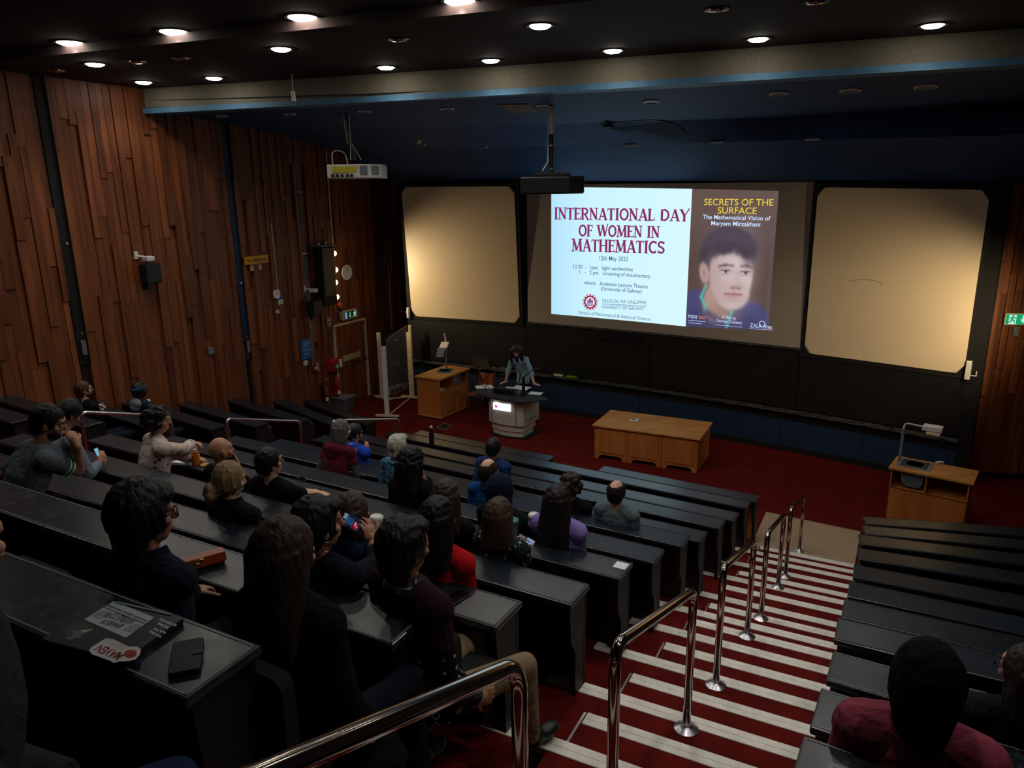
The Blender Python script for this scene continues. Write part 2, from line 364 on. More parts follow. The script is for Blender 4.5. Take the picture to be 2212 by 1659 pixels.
for p, q in zip(bl, bl[1:]):
    n = Vector((-(q-p).y, (q-p).x, 0)).normalized(); a, b = p-n*.06, q-n*.06
    tr._add([a+Vector((0, 0, 6.81)), b+Vector((0, 0, 6.81)), q+n*.3+Vector((0, 0, 6.81)), p+n*.3+Vector((0, 0, 6.81)), a+Vector((0, 0, 6.9)), b+Vector((0, 0, 6.9)), q+n*.3+Vector((0, 0, 6.9)), p+n*.3+Vector((0, 0, 6.9))],
            [(3, 2, 1, 0), (4, 5, 6, 7), (0, 1, 5, 4), (1, 2, 6, 5), (2, 3, 7, 6), (3, 0, 4, 7)])
tag(tr.build('trim_2', M['bluefascia']), kind='structure')
PXS = (800, 1106, 1500, 1856, 2140)
lines = [[(-7.1, 14.3, 6.93)]+[tuple(at(x, y, 6.82)) for x, y in zip(PXS, (219, 205, 186, 168, 151))]+[(10.2, 9.4, 6.82)],
         [(-5.15, 17.1, 6.66)]+[tuple(at(x, y, z)) for x, y, z in zip(PXS, (277, 271, 258.5, 247, 238), (6.64, 6.6, 6.57, 6.54, 6.52))]+[tuple(at(2330, 232, 6.5))],
         [(-4.35, 18.75, 6.38)]+[tuple(at(x, y, z)) for x, y, z in zip(PXS, (321, 317, 308.5, 300, 293), (6.34, 6.28, 6.2, 6.14, 6.1))]+[tuple(at(2330, 288, 6.07))],
         [(-3.2, 21.2, 5.5), tuple(cyl(17.5, 5.62, .03))]+[tuple(cyl(cyl_px(x, 391)[0], cyl_px(x, 391)[1], .035)) for x in PXS[1:]]+[(9.9, 12.6, 5.45)]]
for j, (A, B) in enumerate(zip(lines, lines[1:])):
    mb = MB(); A = [Vector(p) for p in A]; B = [Vector(p) for p in B]; up = Vector((0, 0, .12)); nr, nc = 5, 4*(len(A)-1)+1; vs = []
    for r in range(nr):
        for c in range(nc):
            i = min(c//4, len(A)-2); f = c/4-i; p = A[i].lerp(A[i+1], f); q = B[i].lerp(B[i+1], f); vs.append(p.lerp(q, r/(nr-1)))
    K = nr*nc; q = [(r*nc+c, (r+1)*nc+c, (r+1)*nc+c+1, r*nc+c+1) for r in range(nr-1) for c in range(nc-1)]
    mb._add(vs, q); mb._add([v+up for v in vs], [f[::-1] for f in q])
    tag(mb.build('ceiling.%03d' % (2+j), M['bluesoffit'], smooth=2), kind='structure')
SOFF = lines
def soffit_hit(x, y):               # point and normal of the stage ceiling seen at a pixel
    q = ray(x, y); best = None
    for A, B in zip(SOFF, SOFF[1:]):
        for i in range(len(A)-1):
            for T in ((A[i], B[i], B[i+1]), (A[i], B[i+1], A[i+1])):
                a, b, c = (Vector(p) for p in T); n = (b-a).cross(c-a)
                if abs(n.dot(q)) < 1e-9: continue
                t = (a-CAMP).dot(n)/n.dot(q); P = CAMP+q*t
                e = [(v-u).cross(P-u).dot(n) for u, v in ((a, b), (b, c), (c, a))]
                if t > 0 and (min(e) >= -1e-6 or max(e) <= 1e-6) and (best is None or t < best[0]): best = (t, P, n.normalized())
    return (best[1], best[2] if best[2].z < 0 else -best[2]) if best else (None, None)

# ================================================================ FLOOR, TERRACES, STAIRS
ROWS = 'ABCDEFGHIJKL'
ZF = dict(L=0, K=.257, J=.491, I=.746, H=.968, G=1.27, F=1.585, E=1.87, D=2.169, C=2.48, B=2.83, A=3.26)
DT = .74
NEAR = dict(zip(ROWS, [(399, 1512), (848, 1394), (1072, 1357), (1234, 1308), (1337.7, 1252), (1412, 1216.5), (1473, 1181), (1513, 1171), (1554, 1142), (1584.5, 1125), (1611.6, 1098.5), (1633, 1085)]))
FAC = dict(A=28, B=28.5, C=29, D=29.7, E=30, F=30, G=30, H=30.5, I=31, J=31.7, K=31.5, L=31.5)
RP = {n: at(*NEAR[n], ZF[n]+DT) for n in ROWS}
def dirs(f): a = math.radians(f); return Vector((math.cos(a), -math.sin(a), 0)), Vector((math.sin(a), math.cos(a), 0))   # right, forward
MROW = {n: frame(RP[n], dirs(FAC[n])[0]) for n in ROWS}          # origin: near right corner of the desk top, x right, y forward
LEN = {n: 8.21-1.55 for n in ROWS}
RN = dict(zip('LKJIHGFEDC', [(1872, 1133), (1871, 1154.5), (1859.7, 1175.5), (1855, 1208), (1842.5, 1247), (1830, 1288), (1817, 1333), (1801.5, 1382), (1784, 1469), (1749, 1570)]))
RFAC = dict(zip('LKJIHGFEDC', [12, 14.5, 19, 22, 26, 28, 28, 28, 30, 31]))
MRB = {n: frame(at(*RN[n], ZF[n]+DT), dirs(RFAC[n])[0]) for n in RN}
p = at(1736, 1586, ZF['B']+DT); MRB['B'] = frame(p-dirs(31)[1]*.29, dirs(31)[0]); RFAC['B'] = 31
LB = dict(L=((652.6, 867), (788, 917)), K=((586, 867), (721, 921)), J=((488, 866), (643.5, 913)), I=((381, 873), (549.5, 922)))
MLB = {}; LLB = {}
for n, (a, b) in LB.items():
    a, b = at(*a, ZF[n]+DT), at(*b, ZF[n]+DT); MLB[n] = frame(b, b-a); LLB[n] = (b-a).length
for n, px, f in (('H', (454.6, 927.6), 35.5), ('F', (177, 923), 34), ('E', (23, 914), 33)):
    MLB[n] = frame(at(*px, ZF[n]+DT), dirs(f)[0]); LLB[n] = 3.0
MLB['G'] = frame((MLB['H'].translation+MLB['F'].translation)/2, dirs(35)[0]); LLB['G'] = 3.0
for n in MLB:
    MLB[n].translation.z = ZF[n]+DT
floor = MB(); floor.prism([(-15, -2), (6, -6), (11, 13.6), (8.3, 13.5), (-.5, 21.8), (-3.4, 22.4)], -.12, 0)
floor = tag(floor.build('floor', M['carpet2']), kind='structure')
def terrace(M0, M1, x0, x1, z, y0=.27, y1=.27, nm='terrace'):
    P = [M0 @ Vector((x0, y0, 0)), M0 @ Vector((x1, y0, 0)), M1 @ Vector((x1, y1, 0)), M1 @ Vector((x0, y1, 0))]
    mb = MB(); mb.prism([(p.x, p.y) for p in P[::-1]] if False else [(p.x, p.y) for p in (P[3], P[2], P[1], P[0])], max(-.05, z-.5), z)
    return mb.build(nm, M['carpet'], floor)
order = 'KJIHGFEDCBA'
for i, n in enumerate(order):
    nxt = order[i+1] if i+1 < len(order) else None
    if nxt: terrace(MROW[n], MROW[nxt], -8.4, .17, ZF[n])
    else: terrace(MROW[n], MROW[n], -8.4, .17, ZF[n], .27, -2.6)
    if n in MRB and n != 'B':
        m2 = MRB.get(nxt)
        if m2: terrace(MRB[n], m2, -.02, 4.6 if ZF[n] < 1 else 3.4, ZF[n])
    if n == 'B': terrace(MRB['B'], MRB['B'], -.02, 3.2, ZF[n], .27, -2.2)
lo = [n for n in order if n in MLB]
for n, nx in zip(lo, lo[1:]+[None]):
    L_ = LLB[n]
    if nx: terrace(MLB[n], MLB[nx], -L_-.8, -.02, ZF[n])
    else: terrace(MLB[n], MLB[n], -L_-1.5, -.02, ZF[n], .27, -2.5)
# aisle stairs: treads every 0.445 m, a white nosing on each
S0 = 3.983
SZ = [3.80, 3.55, 3.26, 3.045, 2.83, 2.655, 2.48, 2.325, 2.169, 2.012, 1.87, 1.724, 1.585, 1.441, 1.27, 1.115, .968, .863, .746, .603, .491, .383, .257, .127]
SS = [S0+.445*(i-8) for i in range(24)]
stairs = thing('staircase', SL(SS[-1], .7), 'red carpeted aisle stairs with white nosings running down to the stage', 'stairs')
MS = frame((0, 0, 0), -LL)          # x = -l (right), y = s
for i in range(24):
    s, z = SS[i], SZ[i]; s0 = SS[i-1] if i else s-1.2; left = -1.38
    MB(MS).box(left, .06, s0-.02, s, max(-.03, z-.45), z).build('tread', M['carpet'], stairs)
    lx = -1.8 if i % 2 == 0 else -1.36
    nb = MB(MS)
    for y0, y1, h in ((s-.098, s-.052, .006), (s-.048, s+.004, .006)): nb.box(lx, .04, y0, y1, z, z+h)
    nb.box(lx, .04, s-.1, s+.006, z-.03, z+.003)
    nb.build('nosing', M['nosing'], stairs)
    if i % 2: MB(MS).box(-1.385, -1.37, s0+.02, s, z-.02, z+.003).build('edge_trim', M['steel'], stairs)
lst = thing('staircase', MROW['H'] @ Vector((-7.5, 0, -.74)), 'dark aisle steps on the left, between the chrome handrails and the desk ends', 'stairs')
for n, nx in zip('KJIHGFED', 'JIHGFEDC'):
    a = MROW[n] @ Vector((-7.55, .27, -.74)); z = (ZF[n]+ZF[nx])/2; Mx = MROW[nx]
    MB(Mx).box(-8.35, -6.75, .27, .72, -.74-.3, -.74-(ZF[nx]-z)).build('tread', M['carpet'], lst)
# beige landing at the foot of the aisle
pl = [at(1655, 1105.5, .012), at(1859, 1148, .012), at(1846, 1222, .012), at(1620, 1184, .012)]
mb = MB(); mb.prism([(p.x, p.y) for p in pl[::-1]], 0, .012); tag(mb.build('floor_mat', M['lino']), 'beige lino landing at the foot of the aisle stairs', 'mat')
# ================================================================ DESKS WITH TIP-UP SEATS
def seat_mesh(openf):
    mb = MB(); mb.prism(rrect(-.225, .225, -.40, .0, .05), .0, .055, R=Matrix(((1, 0, 0), (0, 0, 1), (0, 1, 0))))   # back pad
    if openf: mb.prism(rrect(-.22, .22, .06, .45, .06), -.47, -.40)
    else: mb.prism(rrect(-.22, .22, -.42, -.02, .07), .06, .15, R=Matrix(((1, 0, 0), (0, 0, 1), (0, 1, 0))))
    mb.box(-.03, .03, .0, .1, -.46, -.38)
    o = mb.build('seat', M['seat']); me = o.data; bpy.data.objects.remove(o); return me
SEAT = {0: seat_mesh(False), 1: seat_mesh(True)}
USED = {}                            # row -> x positions of occupied places in the frame of the desk behind them
DESKS = {}
def desk(Mx, x0, x1, label, group, worn=False, seats=(), sup=1.5, woodfront=False, endleft=True, endright=True, lower=.25):
    t = thing('lecture_desk', Mx @ Vector(((x0+x1)/2, .15, -DT)), label, 'desk', group)
    MB(Mx).box(x0, x1, 0, .29, -.038, 0).build('desktop', M['deskworn'] if worn else M['desktop'], t, bevel=.009)
    e = MB(Mx); e.box(x0+.012, x1-.012, .014, .02, 0, .0018); e.box(x0+.012, x1-.012, .27, .276, 0, .0018)
    if endright: e.box(x1-.02, x1-.014, .014, .276, 0, .0018)
    e.build('edge_strip', M['grey'] if worn else M['panel'], t)
    MB(Mx).box(x0+.02, x1-.02, .252, .272, -DT-lower, -.038).build('front_panel', M['cabwood'] if woodfront else M['panel'], t)
    n = max(1, int((x1-x0)/sup)); xs = [x0+.04+(x1-x0-.08)*i/n for i in range(n+1)]
    for x in xs:
        mb = MB(Mx @ Matrix.Translation((x, 0, 0)) @ Matrix(((0, 0, 1, 0), (1, 0, 0, 0), (0, 1, 0, 0), (0, 0, 0, 1))))
        mb.prism([(.03, -.04), (.05, -.30), (.12, -.42), (.12, -DT), (.251, -DT), (.251, -.04)], -.018, .018)
        mb.build('support', M['panel'], t)
    off = WL[t.name]
    for x, o_ in seats:
        s = bpy.data.objects.new('seat', SEAT[o_]); COL.objects.link(s); s.parent = t
        s.matrix_local = Matrix.Translation(-off) @ Mx @ Matrix.Translation((x, .275, -.10))
    return t
ordn = dict(L='front', K='second', J='third', I='fourth', H='fifth', G='sixth', F='seventh', E='eighth', D='ninth', C='tenth', B='eleventh', A='twelfth')
extra = dict(A=', carrying the laptop', B=', carrying the purse', C=', phone near its end', E=', orange drink on it', D=', takeaway cup on it', F=', coffee cup on it', G=', blue-topped bottle on it')
def seat_row(n, x0, x1, key):
    """places of the row in front (closer to the stage) hang on this desk"""
    k = max(1, int((x1-x0-.1)/.53)); occ = USED.get(key, [])
    xs = [x0+.32+(x1-x0-.64)*i/max(1, k-1) for i in range(k)]; fl = [0]*k
    for u in occ:
        j = min(range(k), key=lambda i: abs(xs[i]-u)); xs[j] = u; fl[j] = 1
    return [(x, f) for i, (x, f) in enumerate(zip(xs, fl)) if f or all(abs(x-y) > .47 for j, y in enumerate(xs) if fl[j])]
def lowz(n):                         # drop from this row's floor to the one in front
    i = ROWS.index(n); return ZF[n]-ZF[ROWS[i+1]] if i+1 < len(ROWS) else 0
def build_desks():
    for n in ROWS:
        L_ = LEN[n]; nx = ROWS[ROWS.index(n)+1] if n != 'L' else None; lab = 'black topped desk, %s row from the stage in the middle block' % ordn[n]
        if n == 'L':
            xb = (MROW[n].inverted() @ at(1292.5, 1015.4, ZF[n]+DT)).x; xc = (MROW[n].inverted() @ at(1182, 995.8, ZF[n]+DT)).x
            desk(MROW[n], xb, 0, 'Front desk of the middle block, right part, facing the wooden demonstration table', 'desk rows of the middle block', woodfront=True, lower=0)
            desk(MROW[n], -6.66, xc, 'Front desk of the middle block, left part, below the lectern', 'desk rows of the middle block', woodfront=True, lower=0); continue
        desk(MROW[n], -L_, 0, lab+extra.get(n, ''), 'desk rows of the middle block', worn=n in 'AB', seats=seat_row(n, -L_, 0, 'M'+nx), lower=lowz(n))
    for n in 'LKJIHGFEDCB':
        x1 = {'L': 3.6, 'K': 3.6, 'J': 3.4, 'I': 3.3}.get(n, 2.9 if n in 'HGFE' else 2.6)
        x1 = min(x1, 3.6); nx = ROWS[ROWS.index(n)+1] if n != 'L' else None
        desk(MRB[n], 0, x1, 'black topped desk right of the aisle, %s row from the stage' % ordn[n]+(', worn sticker on it' if n == 'B' else ''), 'desk rows right of the aisle', worn=n in 'BCD', seats=seat_row(n, 0, x1, 'R'+nx) if nx else (), endright=False, lower=lowz(n))
    for n in 'LKJIHGFE':
        desk(MLB[n], -LLB[n], 0, 'dark desk by the left plank wall, %s row from the stage' % ordn[n], 'desk rows by the left wall', seats=seat_row(n, -LLB[n], 0, 'W'+ROWS[ROWS.index(n)+1]) if n != 'L' else (), lower=lowz(n))

# ================================================================ HANDRAILS
def handrail(p0, h0, p1, h1, label, group, r=.025, m=None):
    p0, p1 = Vector(p0), Vector(p1); t = thing('handrail', p0, label, 'handrail', group)
    pts = bez([p0, p0+Vector((0, 0, h0)), p1+Vector((0, 0, h1)), p1], .1, 8)
    MB().tube(pts, r, 16).build('rail', m or M['chrome'], t, smooth=2)
    for p in (p0, p1):
        mb = MB(); mb.lathe([(.075, 0), (.075, .006), (.05, .02), (.03, .03), (.026, .035)], 20, p); mb.build('base_flange', M['steel'], t, smooth=True)
g = 'handrails down the right aisle'
for s0, z0, h0, s1, z1, h1, lb in (
    (.22, 3.55, 1.10, 1.63, 3.045, 1.02, 'polished steel handrail nearest the camera, cut by the lower frame edge'),
    (2.48, 2.655, .95, 3.86, 2.169, .95, 'second steel handrail down the aisle, standing tallest on the striped stairs'),
    (4.76, 1.87, .95, 6.15, 1.441, .95, 'third steel handrail down the striped aisle stairs'),
    (7.04, 1.115, .95, 8.41, .746, .95, 'fourth steel handrail down the striped aisle stairs'),
    (9.19, .491, .96, 10.99, .012, .90, 'last steel handrail, its far post standing on the beige landing')):
    handrail(SL(s0, .84, z0), h0, SL(s1, .84, z1), h1, lb, g)
H30, L30 = Vector((.5, math.cos(PI/6), 0)), Vector((-math.cos(PI/6), .5, 0))
g = 'handrails of the left aisle'
for s0, z0, s1, z1, lb in ((4.9, 2.78, 6.1, 2.40, 'steel handrail beside the person in the blue headband'), (7.02, 2.10, 8.47, 1.65, 'steel handrail left of the maroon hood, in front of empty dark desks'), (9.24, 1.45, 11.09, .95, 'steel handrail behind the maroon hood, ending on the stage carpet')):
    a = H30*s0+L30*9.05; b = H30*s1+L30*9.05
    handrail(a+Vector((0, 0, z0-.95)), .95, b+Vector((0, 0, z1-.95)), .95, lb, g, .022, mat('satin_steel', (226, 226, 230), .32, 1))

# ================================================================ FRONT WALL: BOARDS AND SCREEN
bk = MB(); arc_panel(bk, 17.55, 30.48, (2.0, 1.95), (5.6, 5.45), 0, .02, 24)
bk.build('trim_3', M['matt']); tag(bpy.data.objects['trim_3'], kind='structure')
cb = thing('chalkboard', cyl(24, 1.6), 'long black chalkboard running below the screen and whiteboards', 'chalkboard')
for a, b in ((17.62, 20.98), (21.0, 24.2), (24.22, 27.46), (27.48, 30.38)):
    z = lambda s, h: h-.11*(s-17.6)/12.8
    mb = MB(); arc_panel(mb, a, b, (z(a, 1.04), z(b, 1.04)), (2.2, 2.2), .0, .03, 10); mb.build('board_panel', M['chalk'], cb)
mb = MB(); arc_panel(mb, 17.55, 30.4, (.95, .84), (1.0, .89), 0, .13, 24); mb.build('chalk_ledge', M['rail'], cb)
mb = MB(); arc_panel(mb, 17.55, 30.4, (.78, .67), (.95, .84), 0, .03, 24); mb.build('lower_rail', M['matt'], cb)
mb = MB(); mb.box(-.22, .22, -.04, -.0, -.06, .06); 
s, z = cyl_px(1337, 729); h = MB(frame(cyl(s, z, .05), (cyl(s+.1, z)-cyl(s-.1, z)))); h.box(-.5, .5, -.02, .02, -.1, .1); h.build('pull_handle', M['black'], cb, bevel=.01)
for nm, s0, s1, zb, zt, lean, lb in (('L', 17.68, 20.84, (2.19, 2.20), (5.5, 5.47), .22, 'cream whiteboard left of the screen'), ('R', 27.55, 30.33, (2.15, 2.11), (5.36, 5.28), .06, 'cream whiteboard right of the screen, with an arc scratch')):
    wb = thing('whiteboard', cyl((s0+s1)/2, zb[0], .04), lb, 'whiteboard')
    mb = MB(); arc_panel(mb, s0-.09, s1+.09, (zb[0]-.09, zb[1]-.09), (zt[0]+.07, zt[1]+.07), .02, .05, 14, 0, lean); mb.build('frame', M['matt'], wb)
    mb = MB(); arc_panel(mb, s0, s1, zb, zt, .05, .065, 14, .17, lean); mb.build('writing_surface', M['wboard'], wb)
    if nm == 'R':
        pts = []
        for x, y in ((1836, 607), (1850, 604), (1866, 603), (1885, 604), (1902, 608), (1908, 613)):
            s, z = cyl_px(x, y); pts.append(cyl(s, z, .068+lean*(z-2.13)/3.2))
        MB().tube(pts, .004, 5).build('scratch', M['grey'], wb)
s, z = cyl_px(2093, 798); h = MB(frame(cyl(s, z, .06), cyl(s+.1, z)-cyl(s-.1, z))); h.box(-.04, .04, -.05, .05, -.17, .17); h.box(.04, .13, -.02, .0, -.1, -.08); h.box(.12, .14, -.02, 0, -.1, 0)
tag(h.build('board_latch', M['white'], bevel=.01), 'white latch on the edge of the right whiteboard', 'latch')
s, z = cyl_px(888, 674); h = MB(frame(cyl(s, z, .12), cyl(s+.1, z)-cyl(s-.1, z))); h.box(-.04, .02, -.05, .05, -.14, .14); h.box(-.08, -.04, -.02, .0, -.0, .03)
tag(h.build('board_latch', M['white'], bevel=.01), 'white latch on the edge of the left whiteboard', 'latch')
for x, y, c, lb, w in ((1206, 799, 'cream', 'pale chalk eraser on the ledge right of the speaker', .13), (1234, 805, 'green', 'green cloth pad on the chalk ledge', .15), (2017, 926, 'cream', 'pale chalk eraser at the right end of the chalk ledge', .12)):
    s, z = cyl_px(x, y, .08); zl = 1.0-.11*(s-17.55)/12.85
    h = MB(frame(cyl(s, zl, .075), cyl(s+.1, 0)-cyl(s-.1, 0))); h.prism(rrect(-w, w, -.04, .04, .035), 0, .05)
    tag(h.build('board_eraser', M[c] if c != 'green' else fm((90, 150, 40)), bevel=.015), lb, 'eraser')
for x, y, w, lb in ((1088, 798, .10, 'small socket plate under the chalk ledge behind the monitor'), (1062, 797, .07, 'narrow socket plate under the chalk ledge beside the monitor arm')):
    pass
for x0, x1, y, k, lb in ((1063, 1074, 798, 1, 'small socket plate under the ledge behind the monitor'), (1080, 1101, 799, 4, 'four gang socket plate under the ledge left of the speaker')):
    s0, z = cyl_px(x0, y); s1, _ = cyl_px(x1, y); h = MB(frame(cyl(s0, z-.02, .035), cyl(s1, 0)-cyl(s0, 0))); w = s1-s0
    t = thing('wall_socket', cyl(s0, z), lb, 'socket'); h.box(0, w, -.01, .02, -.1, .1); h.build('plate', fm((92, 88, 84)), t, bevel=.006)
    for i in range(k):
        c = w*(i+.5)/k; q = MB(frame(cyl(s0, z-.02, .035), cyl(s1, 0)-cyl(s0, 0))); q.box(c-.035, c+.035, -.016, -.008, -.04, .04); q.build('outlet', M['black'], t)

# --- projection screen with the projected slide
SCR0, SCR1, SZB, SZT = 21.06, 27.47, 2.235, 5.46
scr = thing('projection_screen', cyl(24.2, SZB, .03), 'wide grey projection screen showing the lecture slide', 'screen')
mb = MB(); arc_panel(mb, SCR0, SCR1, (2.245, 2.225), (5.5, 5.46), .02, .05, 20); mb.build('screen_surface', M['screen'], scr)
mb = MB(); arc_panel(mb, SCR0-.02, SCR1, (2.205, 2.19), (2.25, 2.235), .02, .075, 20); mb.build('bottom_bar', M['rail'], scr)
SO = .054
sl0, sl1 = 21.70, 25.03
def slide_z(s): t = (s-21.7)/(25.03-21.7); return 2.487-.035*t, 5.44-.085*t
mb = MB(); arc_panel(mb, sl0, sl1, (2.487, 2.452), (5.445, 5.36), .05, SO, 14)
# projected light: white centre, bluer to the left edge, as the projector throws it
m, nt, P, N, L = nodes('projected_slide'); P.inputs['Base Color'].default_value = (.02, .02, .02, 1); P.inputs['Specular IOR Level'].default_value = 0
tc = N('ShaderNodeTexCoord'); sx = N('ShaderNodeSeparateXYZ'); L(tc.outputs['Generated'], sx.inputs[0])
r = ramp(N, [(0, lin((180, 228, 255))), (.3, lin((205, 244, 255))), (1, lin((216, 250, 255)))]); L(sx.outputs[0], r.inputs[0]); L(r.outputs[0], P.inputs['Emission Color']); P.inputs['Emission Strength'].default_value = SCREEN_E*1.0
mb.build('projected_slide', m, scr)
def stext(s, l, r, h, material, bold=0, off=.0035, gap=None):
    """lettering on the screen; l and r are the pixels of its baseline ends, h its cap height in pixels"""
    v, f = text_verts(s, bold); lo = v.min(0); hi = v.max(0)
    s0, z0 = cyl_px(*l); s1, z1 = cyl_px(*r); _, zt = cyl_px(l[0], l[1]-h); _, zt1 = cyl_px(r[0], r[1]-h); cap = .72
    out = []
    for x, y in v:
        t = (x-lo[0])/(hi[0]-lo[0]); hh = (zt-z0)*(1-t)+(zt1-z1)*t; out.append(cyl(s0+(s1-s0)*t, z0+(z1-z0)*t+hh*y/cap, SO+off))
    mb = MB(); mb._add(out, f); return mb.build('lettering', material, scr)
mag = em((136, 44, 98), 1); blu = em((72, 100, 150), 1)

def arcp(cx, cy, rx, ry, a0, a1, n=14): return [(cx+rx*math.cos(math.radians(a0+(a1-a0)*i/n)), cy+ry*math.sin(math.radians(a0+(a1-a0)*i/n))) for i in range(n+1)]
TK, TN, SF = .20, .095, .08           # thick stem, thin stem, serif
GLY = {'I': (.38, [([(.19, 0), (.19, 1)], TK)], [(.19, 0), (.19, 1)]),
 'N': (.78, [([(.14, 0), (.14, 1)], TN), ([(.14, .97), (.64, .03)], TK), ([(.64, 0), (.64, 1)], TN)], [(.14, 0), (.12, 1), (.64, 1)]),
 'T': (.66, [([(.33, 0), (.33, 1)], TK), ([(.02, .96), (.64, .96)], TN), ([(.04, 1), (.02, .76)], .06), ([(.62, 1), (.64, .76)], .06)], [(.33, 0)]),
 'E': (.62, [([(.15, 0), (.15, 1)], TK), ([(.12, .96), (.56, .96)], TN), ([(.12, .04), (.58, .04)], TN), ([(.15, .52), (.45, .52)], TN), ([(.56, 1), (.56, .76)], .06), ([(.58, 0), (.58, .26)], .06), ([(.45, .4), (.45, .64)], .06)], [(.13, 0), (.13, 1)]),
 'R': (.74, [([(.15, 0), (.15, 1)], TK), (arcp(.34, .73, .24, .235, 90, -90), TK*.8), ([(.15, .965), (.36, .965)], TN), ([(.15, .495), (.36, .495)], TN), ([(.34, .5), (.66, -.06)], TK*.8)], [(.13, 0), (.13, 1)]),
 'A': (.80, [([(.12, 0), (.40, 1)], TN), ([(.40, 1), (.68, 0)], TK), ([(.2, .3), (.6, .3)], TN), ([(.3, 1), (.42, 1)], .06)], [(.12, 0), (.68, 0)]),
 'O': (.80, [(arcp(.40, .5, .31, .46, 0, 360, 28), TK*.85)], []),
 'L': (.60, [([(.15, 0), (.15, 1)], TK), ([(.12, .04), (.54, .04)], TN), ([(.55, 0), (.55, .3)], .06)], [(.13, 0), (.15, 1)]),
 'D': (.78, [([(.15, 0), (.15, 1)], TK), (arcp(.30, .5, .38, .46, 90, -90, 18), TK*.85), ([(.12, .96), (.32, .96)], TN), ([(.12, .04), (.32, .04)], TN)], []),
 'Y': (.76, [([(.10, 1.0), (.36, .46)], TK), ([(.74, 1.12), (.36, .42)], TN), ([(.36, 0), (.36, .48)], TK)], [(.36, 0), (.1, 1)]),
 'F': (.58, [([(.15, 0), (.15, 1)], TK), ([(.12, .96), (.54, .96)], TN), ([(.15, .52), (.44, .52)], TN), ([(.54, 1), (.54, .74)], .06), ([(.44, .4), (.44, .64)], .06)], [(.15, 0), (.13, 1)]),
 'W': (1.04, [([(.10, 1), (.32, .02)], TK), ([(.32, .02), (.54, 1.0)], TN), ([(.54, 1.0), (.76, .02)], TK), ([(.76, .02), (1.0, 1.14)], TN)], [(.10, 1), (.52, 1)]),
 'M': (.96, [([(.12, 0), (.18, 1)], TN), ([(.18, 1), (.46, .05)], TK), ([(.46, .05), (.76, 1)], TN), ([(.76, 1), (.82, 0)], TK)], [(.12, 0), (.82, 0), (.14, 1), (.8, 1)]),
 'H': (.80, [([(.15, 0), (.15, 1)], TK), ([(.65, 0), (.65, 1)], TK), ([(.15, .52), (.65, .52)], TN)], [(.15, 0), (.15, 1), (.65, 0), (.65, 1)]),
 'C': (.72, [(arcp(.40, .5, .31, .46, 50, 310, 22), TK*.85), ([(.62, 1.02), (.62, .74)], .06), ([(.62, .0), (.62, .24)], .05)], []),
 'S': (.62, [(arcp(.31, .74, .21, .215, 20, 270, 14)+arcp(.31, .26, .22, .225, 90, -160, 14), TK*.8), ([(.54, 1.02), (.54, .76)], .06), ([(.08, -.02), (.08, .24)], .06)], [])}
def title(s, l, r, h):
    s0, z0 = cyl_px(*l); s1, z1 = cyl_px(*r); _, zt = cyl_px(l[0], l[1]-h); _, zt1 = cyl_px(r[0], r[1]-h); total = sum(GLY[ch][0] if ch != ' ' else .4 for ch in s); x = 0
    for ch in s:
        if ch == ' ': x += .4; continue
        w, st, sf = GLY[ch]; mb = MB()
        def pt(px_, py_, o):
            t = (x+px_)/total; return cyl(s0+(s1-s0)*t, z0+(z1-z0)*t+((zt-z0)*(1-t)+(zt1-z1)*t)*py_, SO+o)
        asp = ((s1-s0)/total)/(zt-z0); o = .004
        for pts, tk in st+[([(a-.15, b_), (a+.15, b_)], SF) for a, b_ in sf]:
            n = len(pts); vs = []
            for i in range(n):
                p0_, p1_ = pts[max(i-1, 0)], pts[min(i+1, n-1)]; dx, dy = (p1_[0]-p0_[0])*asp, p1_[1]-p0_[1]; L_ = math.hypot(dx, dy) or 1; nx, ny = -dy/L_*tk/2/asp, dx/L_*tk/2
                vs += [pt(pts[i][0]+nx, pts[i][1]+ny, o), pt(pts[i][0]-nx, pts[i][1]-ny, o)]
            mb._add(vs, [(2*i+1, 2*i+3, 2*i+2, 2*i) for i in range(n-1)]); o += .0003
        mb.build('title_letter', mag, scr); x += w
title('INTERNATIONAL DAY', (1199, 473), (1491, 477.5), 24.5); title('OF WOMEN IN', (1252, 509.5), (1427, 513), 24); title('MATHEMATICS', (1237, 541.5), (1438, 547), 25.5)
def seg(p, q, w, material, off=.0035):
    a, b = cyl_px(*p), cyl_px(*q); mb = MB(); A = cyl(*a, SO+off); B = cyl(*b, SO+off); u = Vector((0, 0, 1)); n = max(1, int(abs(b[0]-a[0])/.3)); vs = []; d = (B-A).normalized(); k = d.cross(Vector((-math.sin(a[0]/CR), -math.cos(a[0]/CR), 0))).normalized()
    for i in range(n+1):
        t = i/n; c = cyl(a[0]+(b[0]-a[0])*t, a[1]+(b[1]-a[1])*t, SO+off); vs += [c-k*w/2, c+k*w/2]
    mb._add(vs, [(2*i, 2*i+2, 2*i+3, 2*i+1) for i in range(n)]); return mb.build('rule', material, scr)
for s, l, r, h, b in (('12th May 2023', (1297, 561.5), (1358, 564), 10, .006), ('12.30  -  1pm:   light sandwiches', (1241, 579), (1369, 585.5), 8.5, .008), ('1   -   2 pm:   screening of documentary', (1254, 590.5), (1407, 600), 8.5, .008), ('where:   Anderson Lecture Theatre', (1264, 613.5), (1401, 622.5), 8.5, .008), ('(University of Galway)', (1300, 626.5), (1388, 632.5), 8.5, .008), ('OLLSCOIL NA GAILLIMHE', (1303, 652), (1398, 656.5), 7.5, 0), ('UNIVERSITY OF GALWAY', (1303, 665.5), (1393, 670), 7.5, 0), ('School of Mathematical & Statistical Sciences', (1253, 677.5), (1408, 692), 7.5, 0)):
    stext(s, l, r, h, blu, b)
